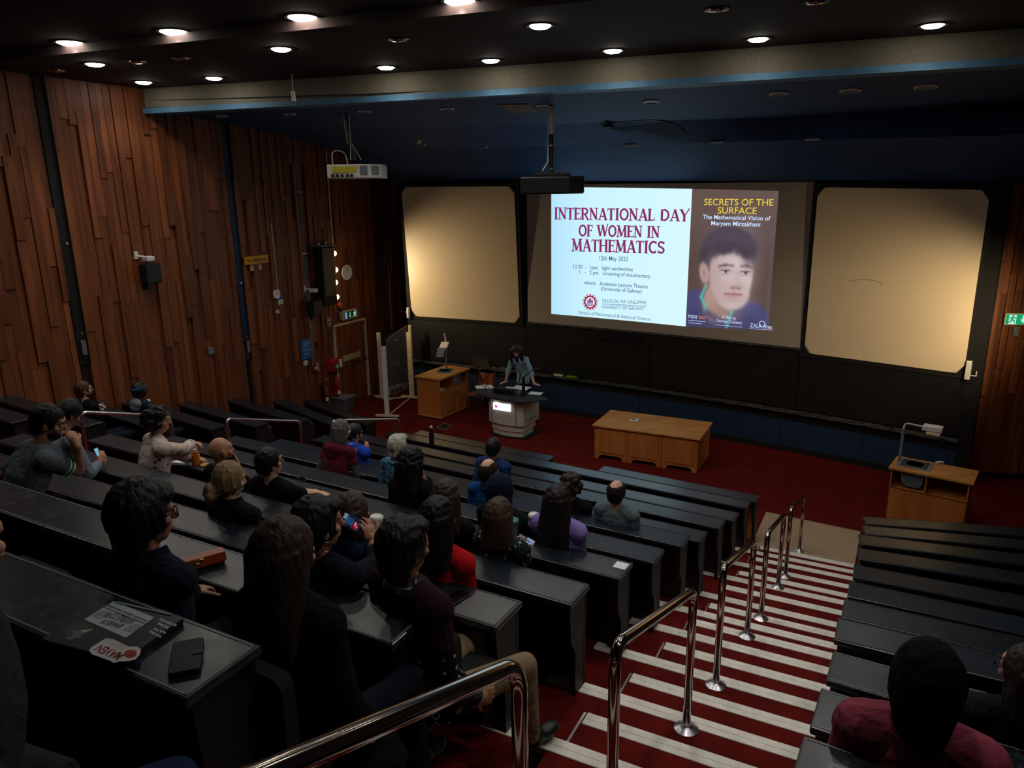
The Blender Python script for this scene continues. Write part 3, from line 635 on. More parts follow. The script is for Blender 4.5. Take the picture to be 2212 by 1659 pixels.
seg((1303, 655.5), (1398, 661), .012, blu)
def disc(cx, cy, rpx, r0, material, off, n=40):
    s, z = cyl_px(cx, cy); s2, _ = cyl_px(cx+rpx, cy); R = s2-s; vs = []
    for i in range(n): a = 2*PI*i/n; vs += [cyl(s+R*math.cos(a), z+R*math.sin(a), SO+off), cyl(s+R*r0*math.cos(a), z+R*r0*math.sin(a), SO+off)]
    mb = MB(); mb._add(vs, [(2*i, 2*((i+1) % n), 2*((i+1) % n)+1, 2*i+1) for i in range(n)] if r0 else [tuple(range(0, 2*n, 2))]); return mb.build('crest', material, scr)
crim = em((150, 34, 70), 1); disc(1277, 652, 16, .55, crim, .003); disc(1277, 652, 15, .93, em((230, 200, 220), 1), .004); disc(1277, 652, 10, .88, em((240, 220, 235)), .004)
s, z = cyl_px(1277, 652)
for i in range(14):                  # the lettering ring of the crest as ticks, and a castle of three towers over waves
    a = 2*PI*i/14; p = (s+.145*math.cos(a), z+.145*math.sin(a)); q = (s+.185*math.cos(a), z+.185*math.sin(a))
    mb = MB(); mb.tube([cyl(*p, SO+.005), cyl(*q, SO+.005)], .012, 4); mb.build('crest_letter', em((240, 225, 235)), scr)
mb = MB(frame(cyl(s, z, SO+.004), cyl(s+.1, z)-cyl(s-.1, z)))
for x0, x1, z0, z1 in ((-.07, -.03, -.02, .05), (-.025, .025, -.02, .09), (.03, .07, -.02, .05), (-.085, .085, -.05, -.03), (-.085, .085, -.08, -.062)): mb.box(x0, x1, -.002, 0, z0, z1)
mb.build('crest_castle', em((140, 60, 130)), scr)
# the film poster half of the slide: a painted portrait of a short-haired woman in a navy hoodie
NU, NV = 130, 210; p0, p1 = 25.03, 26.80
def pane(s0, s1, fn, nu, nv, ztop, zbot, name, off):
    us, vs_ = np.meshgrid(np.linspace(0, 1, nu), np.linspace(0, 1, nv)); col = fn(us, vs_)
    verts = []
    for j in range(nv):
        for i in range(nu):
            t = i/(nu-1); w = j/(nv-1); zt = ztop[0]*(1-t)+ztop[1]*t; zb = zbot[0]*(1-t)+zbot[1]*t; verts.append(cyl(s0+(s1-s0)*t, zt+(zb-zt)*w, off))
    mb = MB(); mb._add(verts, [(j*nu+i, (j+1)*nu+i, (j+1)*nu+i+1, j*nu+i+1) for j in range(nv-1) for i in range(nu-1)])
    o = mb.build(name, [vc_mat], scr); ca = o.data.color_attributes.new('Col', 'FLOAT_COLOR', 'POINT')
    rgba = np.ones((nu*nv, 4)); c = col.reshape(-1, 3)/255; rgba[:, :3] = np.where(c <= .04045, c/12.92, ((c+.055)/1.055)**2.4); ca.data.foreach_set('color', rgba.ravel()); return o
vc_mat, nt, P, N, L = nodes('projected_portrait'); P.inputs['Base Color'].default_value = (.02, .02, .02, 1); P.inputs['Specular IOR Level'].default_value = 0
vc = N('ShaderNodeVertexColor'); vc.layer_name = 'Col'; L(vc.outputs[0], P.inputs['Emission Color']); P.inputs['Emission Strength'].default_value = SCREEN_E
def portrait(u, w):
    X = 1242+u*(1866-1242); Y = 100+w*(1110-100); rs = np.random.RandomState(3)
    C = np.empty(X.shape+(3,)); C[:] = (82, 62, 58)
    def sm(d, k=8): return 1/(1+np.exp(np.clip(d/k, -40, 40)))
    def ell(cx, cy, rx, ry, a=0):
        c, s_ = math.cos(a), math.sin(a); dx, dy = X-cx, Y-cy; x = dx*c+dy*s_; y = -dx*s_+dy*c; r_ = np.sqrt((x/rx)**2+(y/ry)**2)+1e-6; return (r_-1)*min(rx, ry)
    def put(mask, col, a=1.0): C[:] = C*(1-(mask*a)[..., None])+np.array(col)*(mask*a)[..., None]
    def line(x0, y0, x1, y1, wd): 
        t = np.clip(((X-x0)*(x1-x0)+(Y-y0)*(y1-y0))/((x1-x0)**2+(y1-y0)**2), 0, 1); return np.hypot(X-x0-t*(x1-x0), Y-y0-t*(y1-y0))-wd
    put(sm(Y-420, 60), (104, 84, 78), .6)
    # hoodie and neck
    put(sm(ell(1330, 1040, 210, 215), 6), (62, 62, 110)); put(sm(ell(1690, 1090, 190, 200), 6), (64, 64, 112)); put(sm(ell(1500, 1130, 330, 190), 8), (56, 54, 98))
    put(sm(ell(1490, 900, 120, 165, .2), 6), (176, 146, 130)); put(sm(ell(1540, 985, 100, 70), 20), (140, 112, 100), .7)
    put(sm(line(1385, 790, 1352, 880, 9), 3), (70, 190, 168)); put(sm(line(1352, 880, 1405, 995, 9), 3), (70, 190, 168)); put(sm(line(1560, 1100, 1592, 980, 10), 3), (80, 190, 168), .9)
    put(sm(line(1405, 1000, 1530, 1075, 22), 10), (60, 56, 96))
    # head
    put(sm(ell(1540, 545, 208, 180), 7), (60, 50, 60)); put(sm(ell(1385, 600, 62, 130, .1), 7), (52, 44, 54))
    put(sm(ell(1566, 700, 160, 245, -.06), 5), (206, 184, 184)); put(sm(ell(1590, 850, 122, 118, -.1), 6), (200, 176, 174))
    put(sm(ell(1440, 760, 60, 190, -.1), 26), (170, 140, 132), .55); put(sm(ell(1640, 640, 80, 190), 40), (226, 208, 210), .6)
    put(sm(ell(1366, 702, 34, 76, -.2), 4), (196, 164, 158)); put(sm(ell(1366, 704, 16, 46, -.2), 5), (150, 112, 108), .7)
    # fringe
    fr = 532+26*np.sin(X/26)+.0009*(X-1560)**2; put(sm(Y-fr, 8)*sm(ell(1545, 540, 200, 178), 7), (62, 52, 64)); put(sm(ell(1700, 545, 40, 80, .2), 10), (66, 56, 66), .8)
    st = np.sin((X-1500)/9+(Y-420)*.012*np.sign(X-1500)+3*np.sin(Y/60)); put(sm(ell(1555, 470, 150, 85), 40)*sm(Y-535, 20), (98, 86, 100), .55); put(sm(ell(1535, 500, 190, 130), 25)*sm(-st*10, 4)*sm(Y-545, 8), (74, 64, 78), .45)
    for fx, fy_, rr in ((1450, 560, 60), (1500, 540, 50), (1560, 535, 46), (1620, 548, 44), (1665, 575, 40)): put(sm(ell(fx, fy_-28, 34, rr, .5), 7), (64, 54, 66), .9)
    # brows, eyes, nose, mouth
    put(sm(line(1480, 648, 1522, 637, 6), 5), (88, 70, 70)); put(sm(line(1522, 637, 1578, 641, 5), 5), (96, 76, 76)); put(sm(line(1640, 642, 1684, 637, 5), 5), (96, 76, 76)); put(sm(line(1684, 637, 1714, 649, 5), 5), (90, 72, 72))
    for cx, cy in ((1526, 686), (1674, 690)):
        put(sm(ell(cx, cy, 44, 20), 5), (150, 120, 118), .7); put(sm(ell(cx, cy, 33, 12), 3), (222, 214, 216)); put(sm(ell(cx+2, cy-1, 12, 12), 2.5), (88, 92, 104)); put(sm(ell(cx+2, cy-1, 5, 6), 2), (30, 28, 34)); put(sm(line(cx-34, cy-8, cx+32, cy-9, 3), 2), (70, 52, 54))
    put(sm(line(1612, 690, 1634, 790, 10), 12), (178, 150, 146), .5); put(sm(ell(1608, 800, 40, 16), 9), (170, 136, 132), .8); put(sm(ell(1590, 804, 9, 5), 3), (120, 86, 84)); put(sm(ell(1632, 806, 8, 5), 3), (120, 86, 84))
    put(sm(line(1532, 850, 1600, 846, 6), 4), (170, 110, 112)); put(sm(line(1600, 846, 1655, 852, 6), 4), (172, 112, 114)); put(sm(line(1536, 852, 1652, 854, 2), 2), (110, 66, 70)); put(sm(ell(1598, 868, 46, 11), 5), (190, 132, 132), .9); put(sm(ell(1600, 895, 60, 8), 8), (172, 142, 138), .5)
    # chalk marks in the dark background
    n_ = rs.rand(*X.shape); put((n_ > .985)*sm(-(ell(1560, 700, 300, 430)), 10)*1.0, (120, 108, 110), .5)
    put(sm((1838-X)*1.0, 3)*.55, (96, 90, 104), .5)
    C = C*.9+np.array((150, 140, 150))*.10
    return np.clip(C, 0, 255)
pane(p0, p1, portrait, NU, NV, (5.36, 5.30), (2.45, 2.53), 'projected_portrait', SO)
yel = em((236, 208, 70), 1); wh = em((205, 225, 255), 1)
for s, l, r, h, mt, b in (('SECRETS OF THE', (1523, 443), (1672, 444), 14.5, yel, .004), ('SURFACE', (1552, 461), (1636, 462), 14.5, yel, .004), ('The Mathematical Vision of', (1520, 472.5), (1666, 476), 9.5, wh, .012), ('Maryam Mirzakhani', (1538, 486), (1644, 489), 9.5, wh, .012), ('A film by', (1562, 686.5), (1592, 690), 6.5, wh, .004), ('George Csicsery', (1549, 694), (1605, 699.5), 6.5, wh, .004), ('MSRI', (1489, 686), (1507, 688), 8, wh, 0), ('ZALA films', (1622, 706), (1669, 710), 9, wh, 0)): stext(s, l, r, h, mt, b, .005)
for p, q, w, c in (((1510, 683), (1526, 684.5), .02, (220, 120, 90)), ((1512, 686.5), (1526, 688), .012, (220, 120, 90)), ((1489, 691), (1526, 694), .012, (190, 205, 235)), ((1489, 696), (1517, 698.5), .012, (190, 205, 235)), ((1549, 700.5), (1605, 706), .008, (190, 205, 235)), ((1620, 709), (1671, 712), .006, (190, 205, 235))): seg(p, q, w, em(c, 1), .005)
disc(1648, 699, 7, .8, wh, .005)
# ================================================================ LEFT WALL FIXTURES  (frame: x out of the wall, y along, z up)
def WB(): return MB(LWM)
def wthing(name, a, z, label, cat, out=.08, group=None): return thing(name, LWM @ Vector((out, a, z)), label, cat, group)
def wtext(s, a0, a1, z0, z1, out, material, parent, bold=.01):   # a runs to the right as seen from the room
    Mx = LWM @ Matrix(((0, 0, 1, out), (1, 0, 0, a0), (0, 1, 0, z0), (0, 0, 0, 1)))
    return text_flat(s, Mx, a1-a0, z1-z0, material, parent, bold=bold)
for (a0, a1), zb, lb in ((chan[0], 2.55, 'tall black cable channel up the plank wall, the left one'), (chan[1], 1.86, 'tall black cable channel beside the NO SMOKING sign')):
    t = wthing('cable_channel', (a0+a1)/2, zb, lb, 'channel'); zt = soffit_z(a0)
    WB().box(-.02, .03, a0, a1, zb, zt).build('channel_plate', M['bluewall'] if a0 > -5 else M['matt'], t)
    for s in (a0-.01, a1-.01): WB().box(-.02, .06, s, s+.02, zb, zt).build('side_flange', M['matt'], t)
    for z in ((zb+.52, zb+2.05) if a0 < -5 else (zb+.48, zb+1.66)): WB().box(.03, .05, a0+.1, a0+.13, z, z+.04).build('clip', M['steel'], t)
    WB().box(.03, .09, a0+.045, a0+.135, zb+.16, zb+.42).build('junction_box', M['steel'], t, bevel=.006)
def small_speaker(a, z, h, lb):
    t = wthing('wall_speaker', a, z, lb, 'speaker', .15); R = Matrix.Rotation(math.radians(-12), 4, 'X')
    mb = MB(LWM @ Matrix.Translation((.12, a, z))); mb.box(0, .2, -.16, .16, -h/2, h/2); mb.build('cabinet', M['matt'], t, bevel=.015)
    mb = MB(LWM @ Matrix.Translation((.12, a, z))); mb.box(.2, .206, -.145, .145, -h/2+.02, h/2-.02); mb.build('grille', M['black'], t)
    WB().box(0, .13, a-.03, a+.03, z-h/2-.12, z-h/2+.06).build('wall_bracket', M['black'], t)
small_speaker(-5.72, 3.99, .36, 'small black loudspeaker on the planks left of the second cable channel'); small_speaker(-1.43, 2.72, .36, 'small black loudspeaker beside the tall column speaker')
def sensor(a, z, lb):
    t = wthing('wall_sensor', a, z, lb, 'sensor'); WB().box(.03, .1, a-.14, a-.07, z-.02, z+.12).build('bracket', M['white'], t, bevel=.01)
    WB().tube([(.08, a-.1, z+.04), (.17, a, z+.02)], .02, 8).build('arm', M['white'], t); WB().box(.12, .28, a-.03, a+.13, z-.06, z+.03).build('body', M['white'], t, bevel=.015)
sensor(-5.76, 4.27, 'white bracketed sensor above the left small loudspeaker'); sensor(-1.45, 3.15, 'white bracketed sensor left of the column speaker')
t = wthing('no_smoking_sign', -3.0, 3.98, 'yellow NO SMOKING sign on the plank wall', 'sign', .15)
WB().box(.09, .12, -3.34, -2.66, 3.91, 4.08).build('sign_board', M['yellow'], t, bevel=.01); wtext('NO SMOKING', -3.28, -2.72, 3.955, 4.035, .122, fm((40, 26, 8)), t, .02)
t = wthing('warning_sign', -3.03, 3.85, 'small pinkish warning notice under the NO SMOKING sign', 'sign', .15)
WB().box(.09, .105, -3.19, -2.87, 3.77, 3.92).build('notice', fm((214, 176, 132)), t); wtext('USE NO FLAMES', -3.17, -2.9, 3.875, 3.905, .107, fm((90, 40, 90)), t, .01)
for k in (1, -1): WB().tube([(.108, -3.07, 3.82+k*.03), (.108, -2.98, 3.82-k*.03)], .009, 6).build('cross', fm((170, 50, 40)), t)
t = wthing('air_monitor', -2.49, 3.18, 'white rounded air monitor with a small blue light', 'monitor'); q = MB(LWM @ Matrix.Translation((.07, -2.49, 3.18)) @ Matrix(((0, 0, 1, 0), (1, 0, 0, 0), (0, 1, 0, 0), (0, 0, 0, 1))))
q.prism(rrect(-.09, .09, -.1, .1, .055), 0, .05); q.build('case', M['white'], t, bevel=.01); WB().box(.12, .124, -2.51, -2.46, 3.1, 3.12).build('status_light', em((90, 110, 255), 1), t)
WB().tube([(.08, -2.44, 4.75), (.08, -2.43, 3.28)], .006, 6).build('cable', M['white'], t)
t = wthing('wall_socket', -2.38, 3.0, 'white wall socket under the air monitor', 'socket'); WB().box(.06, .1, -2.46, -2.31, 2.93, 3.05).build('plate', M['white'], t, bevel=.01); WB().box(.1, .14, -2.4, -2.36, 2.96, 3.0).build('plug', M['white'], t, bevel=.01)
t = wthing('wall_control', -2.5, 2.78, 'round cream control below the air monitor', 'control'); WB().cone((.06, -2.5, 2.78), (.1, -2.5, 2.78), .05, .045, 20).build('dial', M['cream'], t); WB().box(.04, .055, -2.53, -2.47, 2.82, 2.95).build('back_plate', M['panel'], t)
tag(MB(LWM @ Matrix.Translation((0, -4.46, 2.26))).box(.05, .1, -.06, .06, -.07, .07).build('wall_switch', M['grey'], bevel=.01), 'grey switch box low on the planks between the channels', 'switch')
t = wthing('column_speaker', -.95, 3.45, 'tall black column loudspeaker beside the four wall spotlights', 'speaker', .2)
WB().box(.1, .34, -1.2, -.72, 2.72, 4.15).build('cabinet', M['matt'], t, bevel=.02); WB().box(.34, .35, -1.16, -.76, 2.95, 4.1).build('grille', M['black'], t); WB().box(.06, .4, -1.22, -.7, 4.15, 4.18).build('top_shelf', M['grey'], t)
for a in (-1.1, -.86): WB().cone((.2, a, 4.18), (.2, a, 4.24), .03, .03, 10).build('fixing', M['steel'], t)
SPOTS = []
t = None
for a, z in ((-.56, 3.94), (-.55, 3.54), (-.59, 3.23), (-.58, 2.87)):
    t = wthing('wall_spotlight', a, z, {3.94: 'topmost of the four glowing spotlights beside the column speaker', 3.54: 'second from top of the glowing spotlights beside the column speaker', 3.23: 'third from top of the glowing spotlights beside the column speaker', 2.87: 'lowest of the four glowing spotlights beside the column speaker'}[z], 'spotlight', .2, 'wall spotlights')
    d = Vector((.72, .55, -.05)).normalized(); c = Vector((.17, a, z)); cyl_ = WB(); cyl_.cone(c-d*.09, c+d*.03, .045, .075, 16); cyl_.build('shade', M['black'], t, smooth=True)
    f = Vector((.8, -.45, 0)).normalized(); mb = WB(); mb.ball(c+d*.02, (.066, .066, .066), 14); mb.build('lamp', em((255, 226, 180), 9), t, smooth=2)
    WB().tube([(0, a-.02, z), tuple(c-d*.08)], .012, 8).build('arm', M['black'], t)
    SPOTS.append(LWM @ (c+d*.12))
WB().tube([(.06, -.42, 6.4), (.06, -.42, 2.72)], .014, 8).build('pipe', M['white']); tag(bpy.data.objects['pipe'], 'pale conduit running down to the red sounder', 'pipe')
t = wthing('wall_clock', -.03, 3.42, 'round white wall clock right of the glowing spotlights', 'clock', .12)
cm = MB(LWM @ Matrix.Translation((.08, -.03, 3.42)) @ Matrix(((0, 0, 1, 0), (1, 0, 0, 0), (0, 1, 0, 0), (0, 0, 0, 1)))); cm.lathe([(.17, 0), (.19, .02), (.19, .05), (.165, .055), (.16, .04)], 32); cm.build('bezel', M['white'], t, smooth=True)
cm = MB(cm.M); cm.lathe([(0, .0), (.165, .0), (.165, .042), (0, .042)], 32); cm.build('dial', M['paper'], t)
cm = MB(cm.M)
for i in range(12):
    a = 2*PI*i/12; R = Matrix.Rotation(a, 3, 'Z'); cm.box(-.006, .006, .115, .145, .042, .045, R)
cm.build('hour_marks', M['black'], t)
for ang, ln, w in ((-15, .08, .008), (-6, .125, .006)):
    cm = MB(cm.M); cm.box(-w, w, -.02, ln, .046, .049, Matrix.Rotation(math.radians(ang), 3, 'Z')); cm.build('clock_hand', M['black'], t)
t = wthing('alarm_sounder', -.38, 2.63, 'orange-red alarm sounder below the pale conduit', 'sounder'); WB().cone((.04, -.38, 2.63), (.14, -.38, 2.63), .075, .06, 18).build('dome', M['orange'], t, smooth=True)
def running_man(mb, cx, cz, s, flip=1):     # pictogram
    def L_(p, q, w): mb.tube([(0, cx+flip*p[0]*s, cz+p[1]*s), (0, cx+flip*q[0]*s, cz+q[1]*s)], w*s, 6)
    mb.cone((-.002, cx+flip*.05*s, cz+.4*s), (.004, cx+flip*.05*s, cz+.4*s), .11*s, .11*s, 14)
    L_((.02, .28), (-.1, -.05), .09); L_((.02, .25), (.26, .12), .05); L_((.26, .12), (.36, .22), .045); L_((0, .25), (-.25, .2), .05); L_((-.25, .2), (-.3, .02), .045); L_((-.08, -.05), (.2, -.12), .065); L_((.2, -.12), (.2, -.4), .055); L_((-.1, -.05), (-.2, -.3), .065); L_((-.2, -.3), (-.45, -.32), .055)
t = wthing('exit_sign', -.08, 2.35, 'green running man exit sign box above the plank door', 'sign', .15)
WB().box(.05, .18, -.37, .21, 2.24, 2.46).build('housing', M['cream'], t, bevel=.01); WB().box(.18, .184, -.33, .18, 2.26, 2.44).build('panel', em((12, 56, 36), .5), t)
q = MB(LWM @ Matrix.Translation((.187, 0, 0))); running_man(q, .09, 2.35, .17, 1); q.build('pictogram', em((200, 225, 215), .6), t)
q = MB(LWM @ Matrix.Translation((.187, 0, 0))); q.box(0, .003, -.31, -.22, 2.27, 2.43); q.build('doorway', em((150, 165, 200), .55), t)
q = MB(LWM @ Matrix.Translation((.187, 0, 0))); q.box(0, .003, -.115, -.095, 2.31, 2.42); q._add([(0.002, -.14, 2.33), (.002, -.105, 2.28), (.002, -.07, 2.33)], [(0, 1, 2)]); q.build('arrow', em((200, 225, 215), .6), t)
def sheet(name, a0, a1, z0, z1, m, lb, cat, out=.09):
    t = wthing(name, (a0+a1)/2, z0, lb, cat, out); WB().box(out-.02, out, a0, a1, z0, z1).build('sheet', m, t); return t
t = sheet('fire_sign', -.88, -.75, 2.15, 2.39, fm((120, 24, 18)), 'narrow red fire sign left of the door top', 'sign')
q = WB()
for b in ((-.88, -.75, 2.375, 2.39), (-.88, -.75, 2.15, 2.165), (-.88, -.868, 2.15, 2.39), (-.762, -.75, 2.15, 2.39)): q.box(.09, .094, b[0], b[1], b[2], b[3])
q.build('border', M['paper'], t); q = WB(); q.box(.09, .094, -.825, -.805, 2.21, 2.26); q._add([(.093, -.845, 2.215), (.093, -.815, 2.18), (.093, -.785, 2.215)], [(0, 1, 2)]); q.box(.09, .094, -.84, -.79, 2.29, 2.34); q.build('pictogram', M['paper'], t)
t = sheet('notice_poster', -1.865, -1.515, 1.51, 1.99, M['blue'], 'blue printed notice poster with pale writing on the plank wall', 'poster')
q = WB(); r_ = random.Random(4)
for i, w in enumerate((.2, .22, .22, .17, .2, .0, .26, .26, 0, .2, .17, 0, .03)):
    if w: q.box(.09, .093, -1.8, -1.8+w, 1.92-i*.03, 1.932-i*.03)
q.build('printed_lines', fm((150, 195, 230)), t)
q = WB(); q.box(.09, .093, -1.83, -1.76, 1.94, 1.97); q.build('heading', fm((20, 50, 90)), t)
tag(WB().box(.05, .09, -1.8, -1.68, 1.36, 1.48).build('wall_switch', M['white'], bevel=.008), 'white light switch under the blue poster', 'switch')
tag(WB().box(.05, .11, -1.4, -1.28, 1.73, 1.85).build('sensor_box', M['matt'], bevel=.01), 'small black box right of the blue poster', 'sensor')
t = wthing('call_point', -1.42, 1.23, 'red fire call point on the conduit below the poster', 'call point'); WB().box(.05, .1, -1.49, -1.37, 1.17, 1.29).build('case', M['red'], t, bevel=.01); WB().box(.1, .104, -1.46, -1.4, 1.2, 1.26).build('glass_plate', M['paper'], t)
t = sheet('call_sign', -1.39, -1.3, 1.12, 1.36, fm((150, 50, 40)), 'narrow red and white sign beside the call point', 'sign')
q = WB()
for i in range(6): q.box(.09, .093, -1.37, -1.32, 1.14+i*.035, 1.158+i*.035)
q.build('printed_lines', M['paper'], t)
t = wthing('cable_conduits', -1.46, 1.3, 'bundle of thin conduits down the plank wall past the poster', 'conduit')
for k, (zt, zb) in enumerate(((6.62, 1.29), (6.62, 1.4), (6.6, 1.2))):
    a = -1.53+.045*k; WB().tube([(.095, a, zt), (.095, a, zb)], .011, 8).build('conduit', M['grey'], t)
for z in (2.25, 4.0, 5.4): WB().box(.08, .112, -1.56, -1.4, z, z+.02).build('saddle_clip', M['steel'], t)
t = wthing('first_aid_box', -.84, 1.2, 'red first aid box with a white cross beside the door', 'first aid box')
WB().box(.05, .22, -1.02, -.64, 1.03, 1.34).build('case', M['red'], t, bevel=.03); WB().box(.22, .224, -.9, -.68, 1.06, 1.22).build('cross_panel', M['green'], t)
q = WB(); q.box(.224, .228, -.8, -.77, 1.08, 1.2); q.box(.224, .228, -.845, -.725, 1.125, 1.155); q.build('cross', M['paper'], t); WB().box(.22, .235, -.7, -.6, 1.1, 1.3).build('leaflet', M['paper'], t)
def extinguisher(a, z0, z1, body, lb, dark=False):
    t = wthing('fire_extinguisher', a, z0, lb, 'extinguisher', .16); q = WB(); H = z1-z0-.14
    q.lathe([(0, 0), (.07, 0), (.078, .02), (.078, H-.07), (.06, H-.02), (.025, H), (.022, H+.04), (0, H+.04)], 20, (.16, a, z0)); q.build('cylinder', body, t, smooth=True)
    WB().tube([(.16, a, z0+H+.03), (.2, a+.04, z0+H+.1), (.22, a+.11, z0+H+.08)], .012, 8).build('lever', M['steel'], t)
    WB().tube(bez([(.16, a, z0+H+.02), (.16, a-.11, z0+H+.06), (.2, a-.1, z0+.2)], .05), .01, 8).build('hose', M['black'], t, smooth=True)
    WB().box(.236, .24, a-.045, a+.045, z0+.02, z0+.11).build('label_tag', M['paper'], t); WB().box(.236, .239, a-.05, a+.05, z0+.16, z0+.4).build('label_panel', fm((150, 60, 55)), t)
extinguisher(-1.27, .34, .94, mat('dark_red_enamel', (60, 14, 12), .3), 'dark fire extinguisher, the left of the two on the wall'); extinguisher(-.8, .4, .96, M['red'], 'bright red fire extinguisher under the first aid box')
# --- door
door = tag(WB().box(-.02, .02, -.6, .6, .0, 2.1).build('door_1', M['plank']), kind='structure')
x = -.59; r_ = random.Random(2)
while x < .58:
    w = min(r_.uniform(.07, .12), .595-x); o = MB().box(0, r_.uniform(.015, .04), 0, w-.005, 0, 2.07).build('plank', M['plank'], door); o.matrix_local = LWM @ Matrix.Translation((.02, x, .02)); x += w
for b in ((-.65, -.6, 0, 2.16), (.6, .65, 0, 2.16), (-.65, .65, 2.1, 2.16)): WB().box(.0, .09, *b).build('door_frame', M['cream'], door, bevel=.006)
WB().box(.06, .075, -.36, .34, 1.15, 1.3).build('door_plate', fm((190, 168, 120)), door); WB().tube([(.06, -.52, 1.1), (.14, -.5, 1.04), (.14, .54, 1.06), (.06, .56, 1.14)], .014, 8).build('push_bar', M['chrome'], door)
tag(WB().box(-.02, .04, .66, 2.9, 0, .12).build('baseboard_left', M['matt']), kind='structure')
# --- right wall exit sign
p = at(2190, 687, 0); q_ = ray(2190, 687); tt = (RW0-CAMP).dot(Vector((RW1-RW0).normalized().yx.to_3d())*1)  # unused guard
def rwpx(x, y):
    n = Vector(((RW1-RW0).y, -(RW1-RW0).x, 0)).normalized(); q = ray(x, y); P = CAMP+q*((RW0-CAMP).dot(n)/q.dot(n)); return (P-RW0).dot((RW1-RW0).normalized()), P.z
(a0, z1), (a1, z0) = rwpx(2166, 674), rwpx(2222, 701)
es = thing('exit_sign', MR1 @ Vector((.1, a0, z0)), 'lit green exit sign at the right edge, above the planks', 'sign')
MB(MR1).box(.06, .12, a0, a1, z0, z1).build('housing', M['cream'], es, bevel=.01); MB(MR1).box(.12, .124, a0+.02, a1-.02, z0+.02, z1-.02).build('panel', em((20, 170, 110), .9), es)
w = a1-a0; h = z1-z0
q = MB(MR1 @ Matrix.Translation((.127, 0, 0))); q.box(0, .003, a0+.14*w, a0+.4*w, z0+.12*h, z1-.12*h); q.build('doorway', em((190, 240, 220), 1), es)
q = MB(MR1 @ Matrix.Translation((.131, 0, 0))); running_man(q, a0+.27*w, (z0+z1)/2, h*.7, 1); q.build('pictogram', em((20, 150, 100), .8), es)
q = MB(MR1 @ Matrix.Translation((.127, 0, 0))); q.box(0, .003, a0+.62*w, a0+.7*w, z0+.45*h, z1-.15*h); q._add([(.002, a0+.54*w, z0+.5*h), (.002, a0+.66*w, z0+.2*h), (.002, a0+.78*w, z0+.5*h)], [(0, 1, 2)]); q.build('arrow', em((190, 240, 220), 1), es)
MB(MR1).box(.0, .1, a0+.4*w, a0+.6*w, z0-.2, z0-.02).build('sensor', M['grey'], es)

# ================================================================ CEILING LIGHTS AND HANGING THINGS
LAMPS = []
def downlight_at(P, lit, lb, r=.13, group=None):
    t = thing('ceiling_downlight', P, lb, 'ceiling light', group or ('lit ceiling downlights' if lit else 'unlit ceiling downlights'))
    q = MB(); q.lathe([(r-.02, .005), (r+.015, .0), (r+.015, -.012), (r-.02, -.008)], 24, P); q.build('trim_ring', M['black'] if lit else M['chrome'], t, smooth=True)
    q = MB(); q.lathe([(r-.02, -.006), (r*.6, -.03), (0, -.036)], 24, P); q.build('lens', em((255, 246, 232), 40) if lit else M['chrome'], t, smooth=2)
    if lit: LAMPS.append(P)
def downlight(px, py, z, lit, lb, r=.13): downlight_at(at(px, py, z), lit, lb, r)
num = ['first', 'second', 'third', 'fourth', 'fifth', 'sixth', 'seventh']
rows_ = [('nearest row', 7.36, [(152, 92), (375, 68), (653, 37), (993, 2)]), ('middle row', ZC, [(205, 138), (607, 105), (1167, 55)]), ('row nearest the beam', ZC, [(310, 177), (462, 168), (834, 145), (1060, 130), (1324, 109), (1638, 84), (2015, 54)])]
num = ['first', 'second', 'third', 'fourth', 'fifth', 'sixth', 'seventh']
for nm, z, L_ in rows_:
    for i, (x, y) in enumerate(L_): downlight(x, y, z, True, 'lit round ceiling downlight, %s from the left in the %s' % (num[i], nm), .19 if z > 7.3 else .15)
for i, (x, y) in enumerate(((1.5, 7.3), (3.3, 6.6), (-7.2, 8.2), (-3.2, 6.8), (-1.2, 6.1), (1.0, 5.2), (3.0, 4.6), (-6.4, 5.6), (.9, 2.9), (2.6, 2.2))): downlight_at(Vector((x, y, 7.36)), True, 'added ceiling downlight above the audience, %s of those out of the picture' % (num+['eighth', 'ninth', 'tenth'])[i], .14, 'added downlights above the audience')  # unseen extra downlights, added to brighten the stairs and the near rows
for i, (x, y) in enumerate(((122, 151), (295, 132), (391, 124), (861, 84), (1548, 19), (1763, 3))): downlight(x, y, ZC, False, 'unlit round ceiling fitting, %s from the left on the brown ceiling' % num[i], .12)
for i, (x, y, r) in enumerate(((478, 250, .11), (626, 246, .11), (787, 240, .12), (966, 235, .12), (1172, 228, .12), (1407, 219, .13), (1682, 202, .14), (1837, 195, .15), (2000, 187, .16))):
    P, n = soffit_hit(x, y)
    if P is None: continue
    t = thing('soffit_downlight', P, 'unlit white-rimmed downlight under the blue ceiling, %s from the left' % ((num+['eighth', 'ninth'])[i]), 'ceiling light', 'unlit downlights of the blue ceiling')
    q = MB(Matrix.Translation(P) @ n.to_track_quat('Z', 'Y').to_matrix().to_4x4()); q.lathe([(r, -.01), (r, .015), (r-.025, .02), (r-.03, .005)], 24); q.build('trim_ring', M['white'], t, smooth=True)
    q = MB(q.M); q.lathe([(0, .004), (r-.025, .008)], 24); q.build('lens', M['grey'], t, smooth=True)
for i, (x, y) in enumerate(((908, 315), (1042, 320), (1361, 315), (1549, 309), (1755, 303))):
    P, n = soffit_hit(x, y-2)
    if P: tag(MB(frame(P, (.84, -.54, 0))).box(-.12, .12, -.03, .03, -.02, .01).build('light_slot', M['white']), 'thin white light slot in the blue ceiling, %s from the left' % num[i], 'ceiling light', 'light slots of the blue ceiling')
